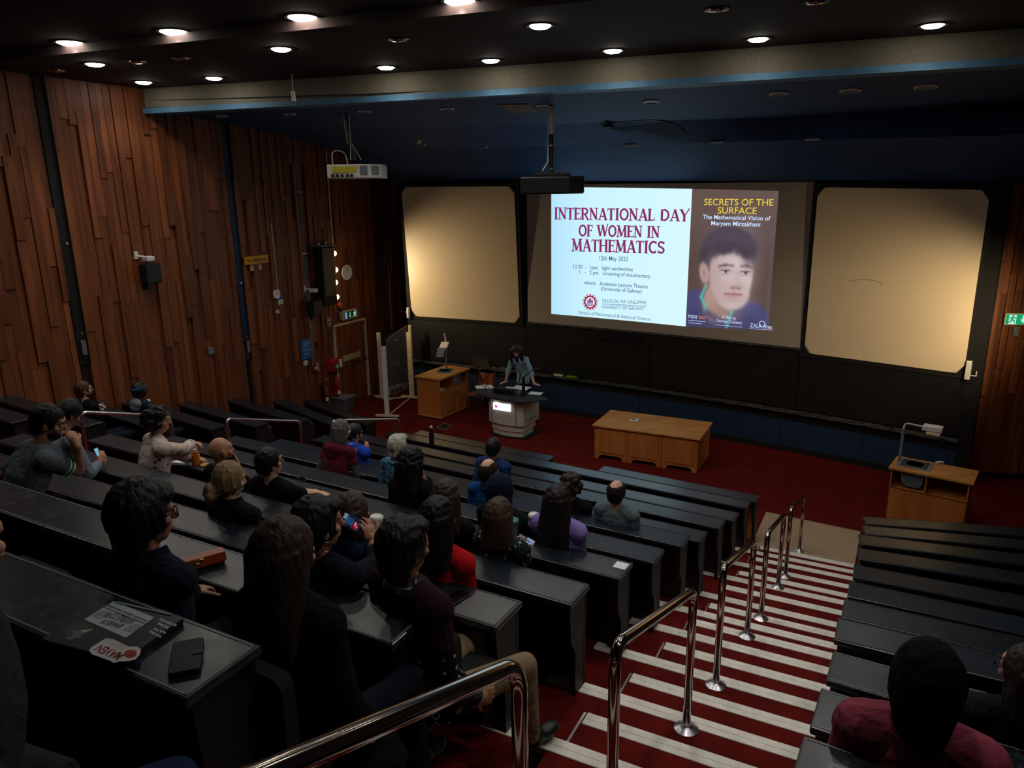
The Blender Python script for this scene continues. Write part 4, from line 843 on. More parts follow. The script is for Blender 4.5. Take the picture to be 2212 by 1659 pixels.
for i, (x, y) in enumerate(((903, 304), (1863, 277))):
    P, n = soffit_hit(x, y); t = thing('smoke_detector', P, 'white dome smoke detector on the blue ceiling, %s side' % ('left', 'right')[i], 'detector')
    q = MB(Matrix.Translation(P) @ n.to_track_quat('Z', 'Y').to_matrix().to_4x4()); q.lathe([(.07, -.02), (.07, .02), (.05, .05), (0, .06)], 20); q.build('dome', M['cream'], t, smooth=True)
P, n = soffit_hit(1320, 272)
tag(MB(frame(P, (.6, .8, 0))).box(-.2, .2, -.06, .06, -.03, .01).build('ceiling_vent', M['matt']), 'narrow black slot vent in the stained part of the blue ceiling', 'vent')
t = thing('ceiling_hatch', soffit_hit(1110, 233)[0], 'open square ceiling hatch with tan lining beside the black projector pole', 'hatch')
hp = [soffit_hit(x, y)[0] for x, y in ((1073, 225), (1143, 224), (1165, 241), (1106, 243))]
q = MB(); dn = Vector((0, 0, .012)); q._add([p-dn for p in hp]+[p+Vector((0, 0, .05)) for p in hp], [(0, 1, 2, 3), (4, 7, 6, 5)]+[(i, 4+i, 4+(i+1) % 4, (i+1) % 4) for i in range(4)]); q.build('lining_panel', fm((110, 88, 60)), t)
# pale repaired patch on the blue ceiling
pp = [soffit_hit(x, y)[0] for x, y in ((1290, 266), (1340, 262), (1410, 258), (1440, 262), (1462, 268), (1484, 290), (1470, 298), (1440, 296), (1410, 288), (1380, 280), (1345, 284), (1310, 276))]
q = MB(); dn = Vector((0, 0, .008)); q._add([p-dn for p in pp], [tuple(range(len(pp)))]); tag(q.build('plaster_patch', fm((74, 104, 132), .9)), 'pale water-stained patch on the blue ceiling', 'stain')
# hanging microphone
P = at(630, 160, ZC); B = Vector((P.x, P.y, 0)); zt = CAMZ+ray(632, 197).z*math.hypot(P.x, P.y)/math.hypot(ray(632, 197).x, ray(632, 197).y); zb = CAMZ+ray(632, 219).z*math.hypot(P.x, P.y)/math.hypot(ray(632, 219).x, ray(632, 219).y)
t = thing('hanging_microphone', P, 'slim glowing-white hanging tube on a thin cable before the beam', 'microphone'); MB().tube([P, (P.x, P.y, zt)], .008, 8).build('cable', M['white'], t)
q = MB(); q.cone((P.x, P.y, zt), (P.x, P.y, zb), .03, .036, 14); q.build('tube', mat('satin_white_metal', (250, 248, 242), .3), t, smooth=True)
# white projector
def pole_top(x, y): return soffit_hit(x, y)[0]
wt = pole_top(751, 247); wd = math.hypot(wt.x, wt.y)
def zat(x, y, P): q = ray(x, y); return CAMZ+q.z*math.hypot(P.x, P.y)/math.hypot(q.x, q.y)
zp = zat(757, 352, wt); t = thing('projector', (wt.x, wt.y, zp), 'white ceiling projector with a yellow label hanging on a short pole', 'projector')
MB().tube([wt, wt+Vector((.03, 0, -.5)), (wt.x+.06, wt.y, zp+.05)], .04, 10).build('pole', M['bluewall'], t, smooth=True)
for k, c in enumerate((M['white'], M['grey'], M['white'])): MB().tube([wt+Vector((-.07+.05*k, -.05, 0)), wt+Vector((-.03+.03*k, -.05, -.5)), (wt.x+.03+.02*k, wt.y-.05, zp+.3), (wt.x+.1*k, wt.y-.02, zp+.05)], .012, 6).build('cable', c, t, smooth=True)
Mp = frame((wt.x+.08, wt.y, zp-.28), (1, -.12, 0)) @ Matrix.Rotation(math.radians(0), 4, 'Z')
w0 = (at(806, 380, 0)-CAMP).length; sc_ = wd/FPX*1.0
q = MB(Mp); q.prism([(-.45, -.3), (.14, -.32), (.5, -.06), (.5, .36), (-.4, .36)], 0, .25); q.build('case', M['white'], t, bevel=.025); q = MB(Mp); q.box(-.34, .12, -.325, -.30, .1, .21); q.build('yellow_label', fm((214, 196, 60)), t)
for x in (-.36, -.27, -.18, -.08, 0): q = MB(Mp); q.box(x, x+.05, -.328, -.3, .03, .075); q.build('port', M['black'], t)
for k in (0, 1): q = MB(Mp @ Matrix.Translation((.32, -.19, .02)) @ Matrix.Rotation(math.atan2(.26, .36), 4, 'Z')); q.box(-.18+.22*k, -.04+.22*k, -.012, .01, .04, .2); q.build('vent_grille', M['grey'], t)
MB(Mp).tube(bez([(-.36, -.2, .24), (-.36, -.2, .5), (-.15, -.1, .48), (-.12, -.05, .24)], .1), .012, 6).build('cable', M['white'], t, smooth=True)
# black projector
bt = pole_top(1191, 229); zp = zat(1190, 376, bt); t = thing('projector', (bt.x, bt.y, zp), 'large black projector on a long pole in front of the screen', 'projector')
MB().cone(bt, (bt.x, bt.y, bt.z-.45), .045, .045, 14).build('pole', M['white'], t, smooth=True); MB().cone((bt.x, bt.y, bt.z-.45), (bt.x, bt.y, zp), .036, .036, 14).build('inner_pole', M['black'], t, smooth=True)
for z in (.62, 1.0, 1.28): MB().cone((bt.x, bt.y, bt.z-z), (bt.x, bt.y, bt.z-z-.025), .052, .052, 14).build('pole_collar', M['steel'], t)
MB().tube([(bt.x-.06, bt.y-.03, bt.z-.05), (bt.x-.06, bt.y-.03, zp+.2), (bt.x-.16, bt.y-.08, zp+.05)], .01, 6).build('cable', M['white'], t)
Mp = frame((bt.x, bt.y, zp-.33), (1, -.08, 0))
q = MB(Mp); q.prism([(-.52, -.33), (.3, -.36), (.56, -.12), (.56, .4), (-.5, .4)], 0, .29); q.build('case', M['black'], t, bevel=.03)
q = MB(Mp); q.prism([(-.28, -.2), (.28, -.2), (.34, .25), (-.28, .25)], .29, .35); q.build('mount_plate', M['black'], t, bevel=.01)
q = MB(Mp); q.cone((.2, .4, .14), (.2, .47, .14), .11, .1, 18); q.build('lens_barrel', M['black'], t)

# ================================================================ STAGE FURNITURE
# demonstration table
o = Vector((1.68, 14.32, 0)); t = thing('demonstration_table', o, 'long oak-topped demonstration table on the red stage carpet', 'table')
Mt = frame(o, (1.9, -.95, 0)); Lt = 2.12
MB(Mt).box(-.04, Lt+.04, -.04, 1.12, .68, .72).build('tabletop', M['cabtop'], t, bevel=.008)
def scallop(x0, x1):
    p = [(x0, .68), (x0, 0), (x0+.09, 0)]+[(x0+.09+.05*math.sin(a), .0+.08-.08*math.cos(a)) for a in ()]+[(x0+.11, .06), (x0+.17, .085), (x1-.17, .085), (x1-.11, .06), (x1-.09, 0), (x1, 0), (x1, .68)]
    return p[::-1]
VR = Matrix(((1, 0, 0), (0, 0, 1), (0, 1, 0)))
for k in range(3): q = MB(Mt); q.prism(scallop(Lt*k/3+.005, Lt*(k+1)/3-.005), 0, .03, R=VR); q.build('front_panel', M['cabwood'], t)
for k in range(3): q = MB(Mt); q.box(Lt*k/3+.06, Lt*(k+1)/3-.06, -.012, 0, .14, .62); q.build('raised_panel', M['cabwood'], t, bevel=.004)
for x in (0, Lt-.03): MB(Mt).box(x, x+.03, .03, 1.08, 0, .68).build('end_panel', M['cabwood'], t)
MB(Mt).box(.03, Lt-.03, 1.05, 1.08, .05, .68).build('back_panel', M['cabwood'], t)
p = at(1370, 911, .72); q = MB(Matrix.Translation(p) @ Matrix.Rotation(.3, 4, 'Z')); q.prism(rrect(-.1, .1, -.055, .055, .03), 0, .05); rt = tag(q.build('clicker_box', M['white'], bevel=.012), 'small white device on the demonstration table', 'device')
q = MB(q.M); q.prism(rrect(-.06, .02, -.035, .035, .02), .05, .056); q.build('button_pad', M['grey'], rt)
# overhead projector cabinet, left
A_, B_, C_ = Vector((-2.28, 17.5, 0)), Vector((-1.74, 17.05, 0)), Vector((-1.11, 18.1, 0))
t = thing('projector_cabinet', B_, 'beech cabinet with two doors under the left overhead projector', 'cabinet')
Mc = frame(B_, C_-B_); W = (C_-B_).length; Dp = (A_-B_).length
MB(Mc).box(-.03, W+.06, -.03, Dp+.03, .98, 1.03).build('top', M['cabtop'], t, bevel=.008); MB(Mc).box(-.02, W+.02, -.02, Dp, .03, .06).build('plinth_board', M['cabtop'], t)
for b in ((0, .02, 0, Dp), (W-.02, W, 0, Dp), (0, W, Dp-.02, Dp)): MB(Mc).box(*b, .06, .98).build('side_panel', M['cabwood'], t)
MB(Mc).box(.02, W-.02, .02, Dp-.02, .66, .68).build('shelf', M['cabwood'], t); MB(Mc).box(W*.5-.01, W*.5+.01, .02, Dp-.02, .68, .98).build('divider', M['cabwood'], t)
for k in (0, 1):
    d = MB(Mc).box(.01+W*.5*k, W*.5-.01+W*.5*k, -.005, .02, .07, .66).build('door', M['cabwood'], t); x = W*.5-.06+.12*k
    MB(Mc).tube(bez([(x, -.005, .62), (x, -.04, .61), (x, -.04, .5), (x, -.005, .49)], .02), .007, 8).build('door_handle', M['steel'], d)
MB(Mc).box(W*.55, W*.82, .08, .4, .70, .95).build('projector_body', M['grey'], t); 
for x in (.05, .2): MB(Mc).box(x, x+.12, .1, .35, .68, .70).build('papers', M['paper'], t)
def overhead(Mx, lb, fold, post=.82):
    t = thing('overhead_projector', Mx.translation, lb, 'projector'); MB(Mx).box(-.24, .24, -.2, .2, 0, .012).build('stage_frame', M['grey'], t, bevel=.004); MB(Mx).box(-.19, .19, -.16, .16, .012, .018).build('stage_glass', fm((70, 72, 66), .1), t)
    MB(Mx).lathe([(0, .019), (.14, .019), (.145, .021), (.15, .019)], 28).build('lens_ring', M['grey'], t)
    MB(Mx).box(-.25, -.21, -.02, .02, 0, .5).build('post', M['grey'], t); MB(Mx).tube([(-.23, 0, .48), (-.23, 0, .58)], .03, 10).build('focus_knob', M['grey'], t)
    if fold:
        MB(Mx).tube(bez([(-.23, 0, .58), (-.23, 0, .8), (-.1, 0, .92)], .08), .02, 8).build('arm', M['white'], t, smooth=True); MB(Mx).box(-.36, -.02, -.1, .1, .60, .64, Matrix.Rotation(.25, 3, 'Y')).build('head', M['white'], t, bevel=.012); MB(Mx).box(-.2, .06, -.09, .09, .70, .715, Matrix.Rotation(.75, 3, 'Y')).build('mirror', M['grey'], t)
    else:
        MB(Mx).tube(bez([(-.23, 0, .55), (-.22, 0, .68), (.06, 0, .66)], .07), .014, 8).build('arm', M['white'], t, smooth=True); MB(Mx).box(.04, .32, -.09, .09, .62, .70).build('head', M['white'], t, bevel=.012)
    return t
overhead(Mc @ Matrix.Translation((W*.58, Dp*.5, 1.03)) @ Matrix.Rotation(PI/2+2.0, 4, 'Z') @ Matrix.Scale(1, 4), 'grey overhead projector with folded head on the left beech cabinet', True)
# right cabinet
pA, pB, pC, pD = at(1923, 1008, .98), at(2098, 1042, .98), at(2112, 1010, .98), at(1939, 980, .98)
t = thing('projector_cabinet', Vector((pA.x, pA.y, 0)), 'beech cabinet with open shelves under the right overhead projector', 'cabinet')
dx = Vector((pB-pA)); W = dx.length; Dp = .62; Mc2 = frame((pA.x, pA.y, 0), dx)
MB(Mc2).box(-.02, W+.04, -.03, Dp, .94, .98).build('top', M['cabtop'], t, bevel=.008)
for x in (.02, W*.46, W-.03): MB(Mc2).box(x, x+.02, 0, Dp-.03, .0 if x != W*.46 else .64, .94).build('side_panel', M['cabwood'], t)
MB(Mc2).box(.02, W-.01, .0, .02, .0, .64).build('front_panel', M['cabwood'], t); MB(Mc2).box(.02, W-.01, 0, Dp-.03, .62, .64).build('shelf', M['cabwood'], t); MB(Mc2).box(.02, W-.01, Dp-.05, Dp-.03, .0, .94).build('back_panel', M['cabwood'], t)
q = MB(Mc2); q.prism([(.14, .93), (.18, .72), (.24, .68), (W*.38, .68), (W*.42, .74), (W*.43, .93)], .06, .5, R=VR); q.build('projector_body', fm((96, 108, 116)), t, bevel=.01)
overhead(Mc2 @ Matrix.Translation((W*.27, Dp*.5, .98)), 'grey overhead projector with a bent arm on the right beech cabinet', False)
p = at(2030, 999, .98); q = MB(Matrix.Translation(p)); q.box(-.06, .06, -.03, .03, 0, .012); tag(q.build('paper_slip', M['paper']), 'small white slip on the right beech cabinet', 'paper')
# mobile frame with a clear panel
t = thing('clear_screen_stand', (-3.1, 17.46, 0), 'wheeled white frame carrying a clear acrylic screen in front of the planks', 'stand')
posts_ = [((-3.16, 17.45), .0, 1.72), ((-3.46, 19.03), 0, 2.05), ((-2.78, 19.15), 0, 2.2), ((-2.62, 19.2), 0, 2.45)]
ft = [((812, 899), (862, 901)), ((810, 857), (846, 865)), ((867, 857), (909, 862))]
FP = []
for a, b in ft:
    a, b = at(*a, .03), at(*b, .03); q = MB(frame(a, b-a)); q.box(0, (b-a).length, -.04, .04, -.0, .05); q.build('foot', M['cream'], t, bevel=.01); FP.append((a+b)/2)
    for c in (a, b): q = MB(); q.cone((c.x-.02, c.y, .03), (c.x+.02, c.y, .03), .03, .03, 10); q.build('caster', M['black'], t)
def zat2(x, y, P): q = ray(x, y); return CAMZ+q.z*math.hypot(P.x, P.y)/math.hypot(q.x, q.y)
for (bx, by), ty, w in (((837, 899), 752, .055), ((826, 860), 722, .05), ((889, 857), 721, .05), ((893, 858), 706, .035)):
    b = at(bx, by, .04); z = zat2(bx-10 if bx < 880 else bx-6, ty, b); MB(frame(b, (1, -.3, 0))).box(-w, w, -.035, .035, 0, z).build('post', M['white'] if bx == 837 else M['cream'], t, bevel=.008)
a, b = at(829, 893, .06), at(888, 858, .06); MB().tube([at(841, 896, .06), b], .02, 8).build('crossbar', M['cream'], t); MB().tube([at(829, 862, .06), at(888, 857, .06)], .02, 8).build('crossbar', M['cream'], t)
a, b = at(842, 896, .04), at(887, 858, .04); q = MB(); za, zb_ = zat2(832, 734, a), zat2(884, 703, b)
q._add([a+Vector((0, 0, .35)), b+Vector((0, 0, .35)), Vector((b.x, b.y, zb_)), Vector((a.x, a.y, za))], [(0, 1, 2, 3)]); q.build('clear_panel', M['glass'], t)
MB().tube([Vector((a.x, a.y, za)), Vector((b.x, b.y, zb_))], .006, 6).build('panel_edge', fm((150, 110, 80)), t)
# dark loudspeaker cabinet and power strip behind it
cb0 = at(838, 852, 0); t = thing('bass_cabinet', cb0, 'big black loudspeaker cabinet behind the clear screen', 'speaker'); Mx = frame((-3.55, 19.75, 0), (.95, .25, 0)); MB(Mx).box(0, .85, 0, .6, .04, 1.62).build('cabinet', M['matt'], t, bevel=.02); MB(Mx).box(.36, .44, -.01, 0, 1.42, 1.47).build('badge', M['steel'], t); MB(Mx).box(.3, .46, -.01, 0, .7, .85).build('label_plate', fm((60, 58, 55)), t)
a, b = at(840, 852, .05), at(882, 838, .05); t = thing('power_strip', a, 'white floor power trunk with sockets behind the clear screen', 'socket'); q = MB(frame(a, b-a)); q.box(0, (b-a).length, 0, .2, -.04, .14); q.build('trunk', fm((150, 142, 128)), t, bevel=.015)
for k in range(3): q = MB(frame(a, b-a)); q.box(.1+.16*k, .2+.16*k, -.006, 0, .0, .1); q.build('outlet', M['black'], t)
# chair
cpos = (at(1043, 888, 0)+at(1025, 886, 0))/2; Mx = frame((-.82, 17.72, 0), (.85, -.5, 0)); t = thing('cantilever_chair', Mx.translation, 'rust-coloured cantilever chair beside the lectern', 'chair')
q = MB(Mx); q.prism(rrect(-.24, .24, -.22, .24, .06), .43, .49); q.build('seat', M['tweed'], t, bevel=.02); q = MB(Mx @ Matrix.Translation((0, .25, 0)) @ Matrix.Rotation(-.12, 4, 'X')); q.prism(rrect(-.24, .24, .60, .92, .06), -.03, .03, R=VR); q.build('backrest', M['tweed'], t, bevel=.015)
for x in (-.23, .23): MB(Mx).tube(bez([(x, .29, .85), (x, .23, .44), (x, -.24, .42), (x, -.26, .02), (x, .25, .02)], .06), .012, 8).build('frame_tube', M['chrome'], t, smooth=True)
# floor box with leads
pts = [at(x, y, .004) for x, y in ((942, 924), (963, 931), (977, 919), (959, 913))]; t = thing('floor_box', pts[0], 'open floor socket box with red leads on the stage carpet', 'socket'); q = MB(); q.prism([(p.x, p.y) for p in pts], .002, .012); q.build('cover_frame', fm((110, 98, 84)), t)
c = sum(pts, Vector())/4; q = MB(); q.prism([((p.x-c.x)*.75+c.x, (p.y-c.y)*.75+c.y) for p in pts], .012, .016); q.build('lid', M['matt'], t)
MB().tube([at(x, y, .012) for x, y in ((965, 922), (975, 918), (990, 921), (998, 928), (985, 930), (972, 927))], .006, 6).build('lead', M['red'], t); MB().tube([at(x, y, .012) for x, y in ((946, 922), (949, 915), (942, 911), (934, 912))], .006, 6).build('lead', M['red'], t)
# bin
c = at(740, 884, 0)+Vector((-.05, .12, 0)); t = thing('waste_bin', c, 'grey clear-lidded bin on the floor by the door', 'bin'); q = MB(frame(c, (.9, -.4, 0))); q.prism(rrect(-.3, .3, -.2, .2, .04), 0, .3); q.build('tub', fm((80, 84, 84)), t); q = MB(frame(c, (.9, -.4, 0))); q.prism(rrect(-.33, .33, -.23, .23, .05), .3, .33); q.build('lid', fm((120, 126, 126), .25), t, bevel=.01)
# --- lectern
o = Vector((-.53, 15.95, 0)); Ml = frame(o, (.76, -.46, 0)); t = thing('lectern', o, 'putty-coloured teaching lectern with a lit name panel and dark top', 'lectern')
def bow(x0, x1, y0, y1, b): return [(x0+(x1-x0)*i/8, y0-b*math.sin(PI*i/8)) for i in range(9)]+[(x1, y1), (x0, y1)]
q = MB(Ml); q.prism(bow(0, .9, 0, .72, .09), .30, .88); q.build('body', M['putty'], t, bevel=.006)
q = MB(Ml); q.prism(bow(.05, .86, .04, .62, .09), .15, .30); q.build('base_step', M['putty'], t, bevel=.005); q = MB(Ml); q.prism(bow(.07, .84, .06, .56, .09), .03, .15); q.build('base_step', M['putty'], t, bevel=.005); q = MB(Ml); q.prism(bow(.02, .95, .03, .7, .09), 0, .03); q.build('base_plate', M['matt'], t)
for x in (.1, .74): MB(Ml).box(x, x+.006, -.09+.02, -.02, .32, .87).build('seam', M['grey'], t)
tp = [(-.42, .1), (-.3, -.08), (.45, -.2), (1.02, -.16), (1.12, -.02), (1.36, .28), (1.3, .38), (.95, .5), (.5, .62), (-.1, .74), (-.36, .62)]
q = MB(Ml); q.prism(tp, .89, .94); q.build('worktop', mat('charcoal_laminate', (44, 50, 56), .45), t, bevel=.01)
s_ = MB(Ml); s_.box(.18, .62, -.105, -.075, .64, .8); s_.build('name_panel', em((255, 250, 255), 2.2), t, bevel=.004)
q = MB(Ml @ Matrix.Translation((.26, -.108, .72)) @ Matrix(((1, 0, 0, 0), (0, 0, 1, 0), (0, 1, 0, 0), (0, 0, 0, 1)))); q.lathe([(.024, -.001), (.035, -.001), (.035, .002), (.024, .002)], 24); q.build('crest', em((190, 90, 170), 1), t); q = MB(q.M); q.lathe([(0, -.001), (.013, -.001), (.013, .002), (0, .002)], 12); q.build('crest', em((200, 110, 180), 1), t)
for z, w in ((.735, .25), (.7, .22)): q = MB(Ml); q.box(.33, .33+w, -.108, -.104, z, z+.012); q.build('panel_line', em((215, 215, 235), 1), t)
for k in range(4): q = MB(Ml); q.box(.90, .905, .12, .62, .36+.025*k, .37+.025*k); q.build('vent_slot', M['grey'], t)
def on(px, py, z=.94): return at(px, py, z)
pz = on(1048, 838); tm = thing('lectern_monitor', pz, 'flat monitor on a curved chrome arm at the left of the lectern', 'monitor')
MB().tube([on(1061, 842), on(1061, 842)+Vector((-.1, .0, .04)), on(1048, 838)+Vector((-.06, 0, .16)), on(1043, 838)+Vector((-.07, 0, .34)), on(1043, 838)+Vector((-.08, 0, .52))], .03, 10).build('arm', M['chrome'], tm, smooth=True)
q = MB(frame(on(1043, 838)+Vector((.0, .05, .60)), (.88, -.42, 0)) @ Matrix.Rotation(math.radians(-62), 4, 'X')); q.box(-.27, .2, -.17, .17, -.02, .02); q.build('screen_case', M['black'], tm, bevel=.01); q = MB(q.M); q.box(-.25, .18, -.15, .15, -.028, -.02); q.build('back_cover', fm((120, 104, 84)), tm)
for k, (x, y, ang, w, h_, lb) in enumerate(((1046, 836, .2, .2, .14, 'white papers under the monitor arm on the lectern'), (1126, 838, -.5, .2, .15, 'white open folder in front of the speaker on the lectern'), (1104, 838, -.5, .13, .05, 'white slip left of the folder on the lectern'), (1157, 850, -.35, .15, .11, 'white sheet on the right of the lectern'))):
    q = MB(Matrix.Translation(on(x, y)) @ Matrix.Rotation(ang, 4, 'Z')); q.box(-w, w, -h_, h_, 0, .008); tag(q.build('paper_sheet', M['paper'], bevel=.002), lb, 'paper')
q = MB(frame(on(1090, 850), (.88, -.46, 0))); q.prism(rrect(-.26, .26, -.07, .07, .03), 0, .12); ds = tag(q.build('control_unit', M['black'], bevel=.02), 'black control unit lying across the lectern top', 'device'); q = MB(q.M); q.cone((.26, 0, .06), (.27, 0, .06), .035, .035, 14); q.build('end_cap', M['steel'], ds)
tv = thing('document_camera', on(1131, 853), 'black document camera with a bent arm on the lectern', 'camera'); q = MB(Matrix.Translation(on(1131, 853))); q.lathe([(0, 0), (.09, 0), (.09, .02), (0, .025)], 20); q.build('base', M['black'], tv); q = MB(Matrix.Translation(on(1131, 853))); q.box(-.035, .035, -.03, .03, .02, .42); q.build('column', M['black'], tv, bevel=.008)
MB(Matrix.Translation(on(1131, 853))).tube([(0, 0, .4), (.26, .05, .6)], .015, 8).build('arm', M['black'], tv); MB(Matrix.Translation(on(1131, 853))).box(.24, .38, .0, .1, .56, .6).build('head', M['black'], tv, bevel=.01)
tw = thing('water_bottle', on(1122, 850), 'thin clear bottle with a green rim beside the document camera', 'bottle'); q = MB(); q.lathe([(0, 0), (.032, 0), (.032, .2), (.012, .26), (.012, .3)], 16, on(1122, 850)); q.build('body', M['glass'], tw, smooth=True); q = MB(); q.lathe([(.014, .22), (.03, .22), (.03, .24), (.014, .24)], 14, on(1122, 850)); q.build('rim', M['green'], tw); q = MB(); q.cone(on(1122, 850)+Vector((0, 0, .26)), on(1122, 850)+Vector((0.03, 0, .46)), .012, .016, 10); q.build('nozzle', M['black'], tw)
# ================================================================ PEOPLE
from mathutils import noise as mnoise
def V(*a): return Vector(a)
def loft(mb, rings, seg=18):
    """closed surface through elliptical rings: (centre, x axis, y axis, half width, half depth)"""
    vs = []; n = len(rings)
    for c, ax, ay, a, b in rings: vs += [c+ax*(a*math.cos(2*PI*k/seg))+ay*(b*math.sin(2*PI*k/seg)) for k in range(seg)]
    fs = [(i*seg+k, i*seg+(k+1) % seg, (i+1)*seg+(k+1) % seg, (i+1)*seg+k) for i in range(n-1) for k in range(seg)]
    mb._add(vs, fs+[tuple(range(seg))[::-1], tuple(range((n-1)*seg, n*seg))])
def limb(mb, p, q, r0, r1, ends=(1, 1), seg=14):
    mb.cone(p, q, r0, r1, seg)
    if ends[0]: mb.ball(p, r0, seg)
    if ends[1]: mb.ball(q, r1, seg)
def remesh(mb, voxel, smooth=5, fac=.5, dec=.5):
    me = bpy.data.meshes.new('tmp'); me.from_pydata([tuple(v) for v in mb.v], [], mb.f); o = bpy.data.objects.new('tmp', me); COL.objects.link(o)
    m = o.modifiers.new('r', 'REMESH'); m.mode = 'VOXEL'; m.voxel_size = voxel
    if smooth: s = o.modifiers.new('s', 'SMOOTH'); s.factor = fac; s.iterations = smooth
    if dec < 1: d_ = o.modifiers.new('d', 'DECIMATE'); d_.ratio = dec
    dg = bpy.context.evaluated_depsgraph_get(); out = bpy.data.meshes.new_from_object(o.evaluated_get(dg)); bpy.data.objects.remove(o); bpy.data.meshes.remove(me); return out
def put(name, me, material, parent, extra=None):
    """link a finished mesh (world coordinates) as a part; extra = another mesh to weld into the same object"""
    off = WL[parent.name] if parent.name in WL else Vector()
    if extra is not None:
        n = len(me.vertices); v = [tuple(x.co) for x in me.vertices]+[tuple(x.co) for x in extra.vertices]; f = [tuple(p.vertices) for p in me.polygons]+[tuple(i+n for i in p.vertices) for p in extra.polygons]
        me = bpy.data.meshes.new(name); me.from_pydata(v, [], f)
    me.name = name; me.transform(Matrix.Translation(-off)); me.materials.clear(); me.materials.append(material); me.polygons.foreach_set('use_smooth', [True]*len(me.polygons))
    o = bpy.data.objects.new(name, me); COL.objects.link(o); o.parent = parent; WL[o.name] = off; return o
SK = {k: mat('skin_'+k, c, .5, var=.06, scale=14) for k, c in dict(fair=(214, 164, 138), tan=(186, 132, 102), olive=(168, 114, 84), brown=(112, 70, 48), dark=(60, 38, 30)).items()}
_hm = {}
def hair_mat(c, c2=None):
    if c not in _hm: _hm[c] = mat('hair_%02x%02x%02x' % c, c, .48, var=.35, scale=30, bump=.6, bscale=90, stretch=(1, 1, .16), spec=.35, c2=c2)
    return _hm[c]
_cl = {}
def cloth(c, kind='plain', c2=None, c3=None):
    k = (c, kind, c2, c3)
    if k in _cl: return _cl[k]
    m, nt, P, N, L = nodes('cloth_%s_%02x%02x%02x' % (kind, *c)); tc = N('ShaderNodeTexCoord'); P.inputs['Roughness'].default_value = .9; P.inputs['Specular IOR Level'].default_value = .15
    base = N('ShaderNodeRGB'); base.outputs[0].default_value = (*lin(c), 1); out = base.outputs[0]
    def mixin(fac, col):
        nonlocal out
        mx = N('ShaderNodeMixRGB'); mx.inputs[2].default_value = (*lin(col), 1); L(fac, mx.inputs[0]); L(out, mx.inputs[1]); out = mx.outputs[0]
    def vor(scale, lo, hi, rnd_=1):
        v = N('ShaderNodeTexVoronoi'); v.inputs['Scale'].default_value = scale; v.inputs['Randomness'].default_value = rnd_; L(tc.outputs['Object'], v.inputs['Vector']); r = ramp(N, [(lo, (1, 1, 1)), (hi, (0, 0, 0))]); L(v.outputs['Distance'], r.inputs[0]); return r.outputs[0]
    if kind == 'dots': mixin(vor(13, .2, .27, .7), c2); mixin(vor(29, .13, .18), c2)
    if kind == 'floral': mixin(vor(24, .2, .3), c2); mixin(vor(36, .16, .2), c3)
    if kind == 'swirl':
        n_ = N('ShaderNodeTexNoise'); n_.inputs['Scale'].default_value = 30; n_.inputs['Distortion'].default_value = 3; L(tc.outputs['Object'], n_.inputs['Vector']); r = ramp(N, [(.48, (0, 0, 0)), (.52, (1, 1, 1))]); L(n_.outputs['Fac'], r.inputs[0]); mixin(r.outputs[0], c2)
    if kind == 'check':
        sx = N('ShaderNodeSeparateXYZ'); L(tc.outputs['Object'], sx.inputs[0])
        for src, cc, f in ((0, c2, 26), (2, c2, 26), (0, c3, 13), (2, c3, 13)):
            ml = N('ShaderNodeMath'); ml.operation = 'MULTIPLY'; ml.inputs[1].default_value = f; L(sx.outputs[src], ml.inputs[0]); fr = N('ShaderNodeMath'); fr.operation = 'FRACT'; L(ml.outputs[0], fr.inputs[0])
            r = ramp(N, [(.45 if cc is c2 else .88, (0, 0, 0)), (.5 if cc is c2 else .9, (.5, .5, .5))]); L(fr.outputs[0], r.inputs[0]); mixin(r.outputs[0], cc)
    if kind == 'bands':   # knitted bands with diamonds, by height
        sx = N('ShaderNodeSeparateXYZ'); L(tc.outputs['Object'], sx.inputs[0])
        def band(lo, hi, col):
            a = N('ShaderNodeMapRange'); a.inputs[1].default_value = lo; a.inputs[2].default_value = lo+.005; L(sx.outputs[2], a.inputs[0]); b = N('ShaderNodeMapRange'); b.inputs[1].default_value = hi; b.inputs[2].default_value = hi-.005; L(sx.outputs[2], b.inputs[0])
            ml = N('ShaderNodeMath'); ml.operation = 'MULTIPLY'; L(a.outputs[0], ml.inputs[0]); L(b.outputs[0], ml.inputs[1]); mixin(ml.outputs[0], col); return ml
        band(.3, .98, (10, 10, 12)); band(.66, .80, (64, 66, 70))
        for lo, hi in ((.80, .96), (.48, .64)):
            msk = band(lo, hi, (12, 12, 14)); ck = N('ShaderNodeTexVoronoi'); ck.distance = 'MANHATTAN'; ck.inputs['Scale'].default_value = 17; ck.inputs['Randomness'].default_value = .12; L(tc.outputs['Object'], ck.inputs['Vector']); r = ramp(N, [(.26, (0, 0, 0)), (.30, (1, 1, 1)), (.42, (1, 1, 1)), (.46, (0, 0, 0))]); L(ck.outputs['Distance'], r.inputs[0])
            ml = N('ShaderNodeMath'); ml.operation = 'MULTIPLY'; L(msk.outputs[0], ml.inputs[0]); L(r.outputs[0], ml.inputs[1]); mixin(ml.outputs[0], (196, 190, 178))
    L(out, P.inputs['Base Color'])
    n1 = N('ShaderNodeTexNoise'); n1.inputs['Scale'].default_value = 7; n1.inputs['Detail'].default_value = 3; n1.inputs['Distortion'].default_value = 1.2; L(tc.outputs['Object'], n1.inputs['Vector']); n2 = N('ShaderNodeTexNoise'); n2.inputs['Scale'].default_value = 160; L(tc.outputs['Object'], n2.inputs['Vector'])
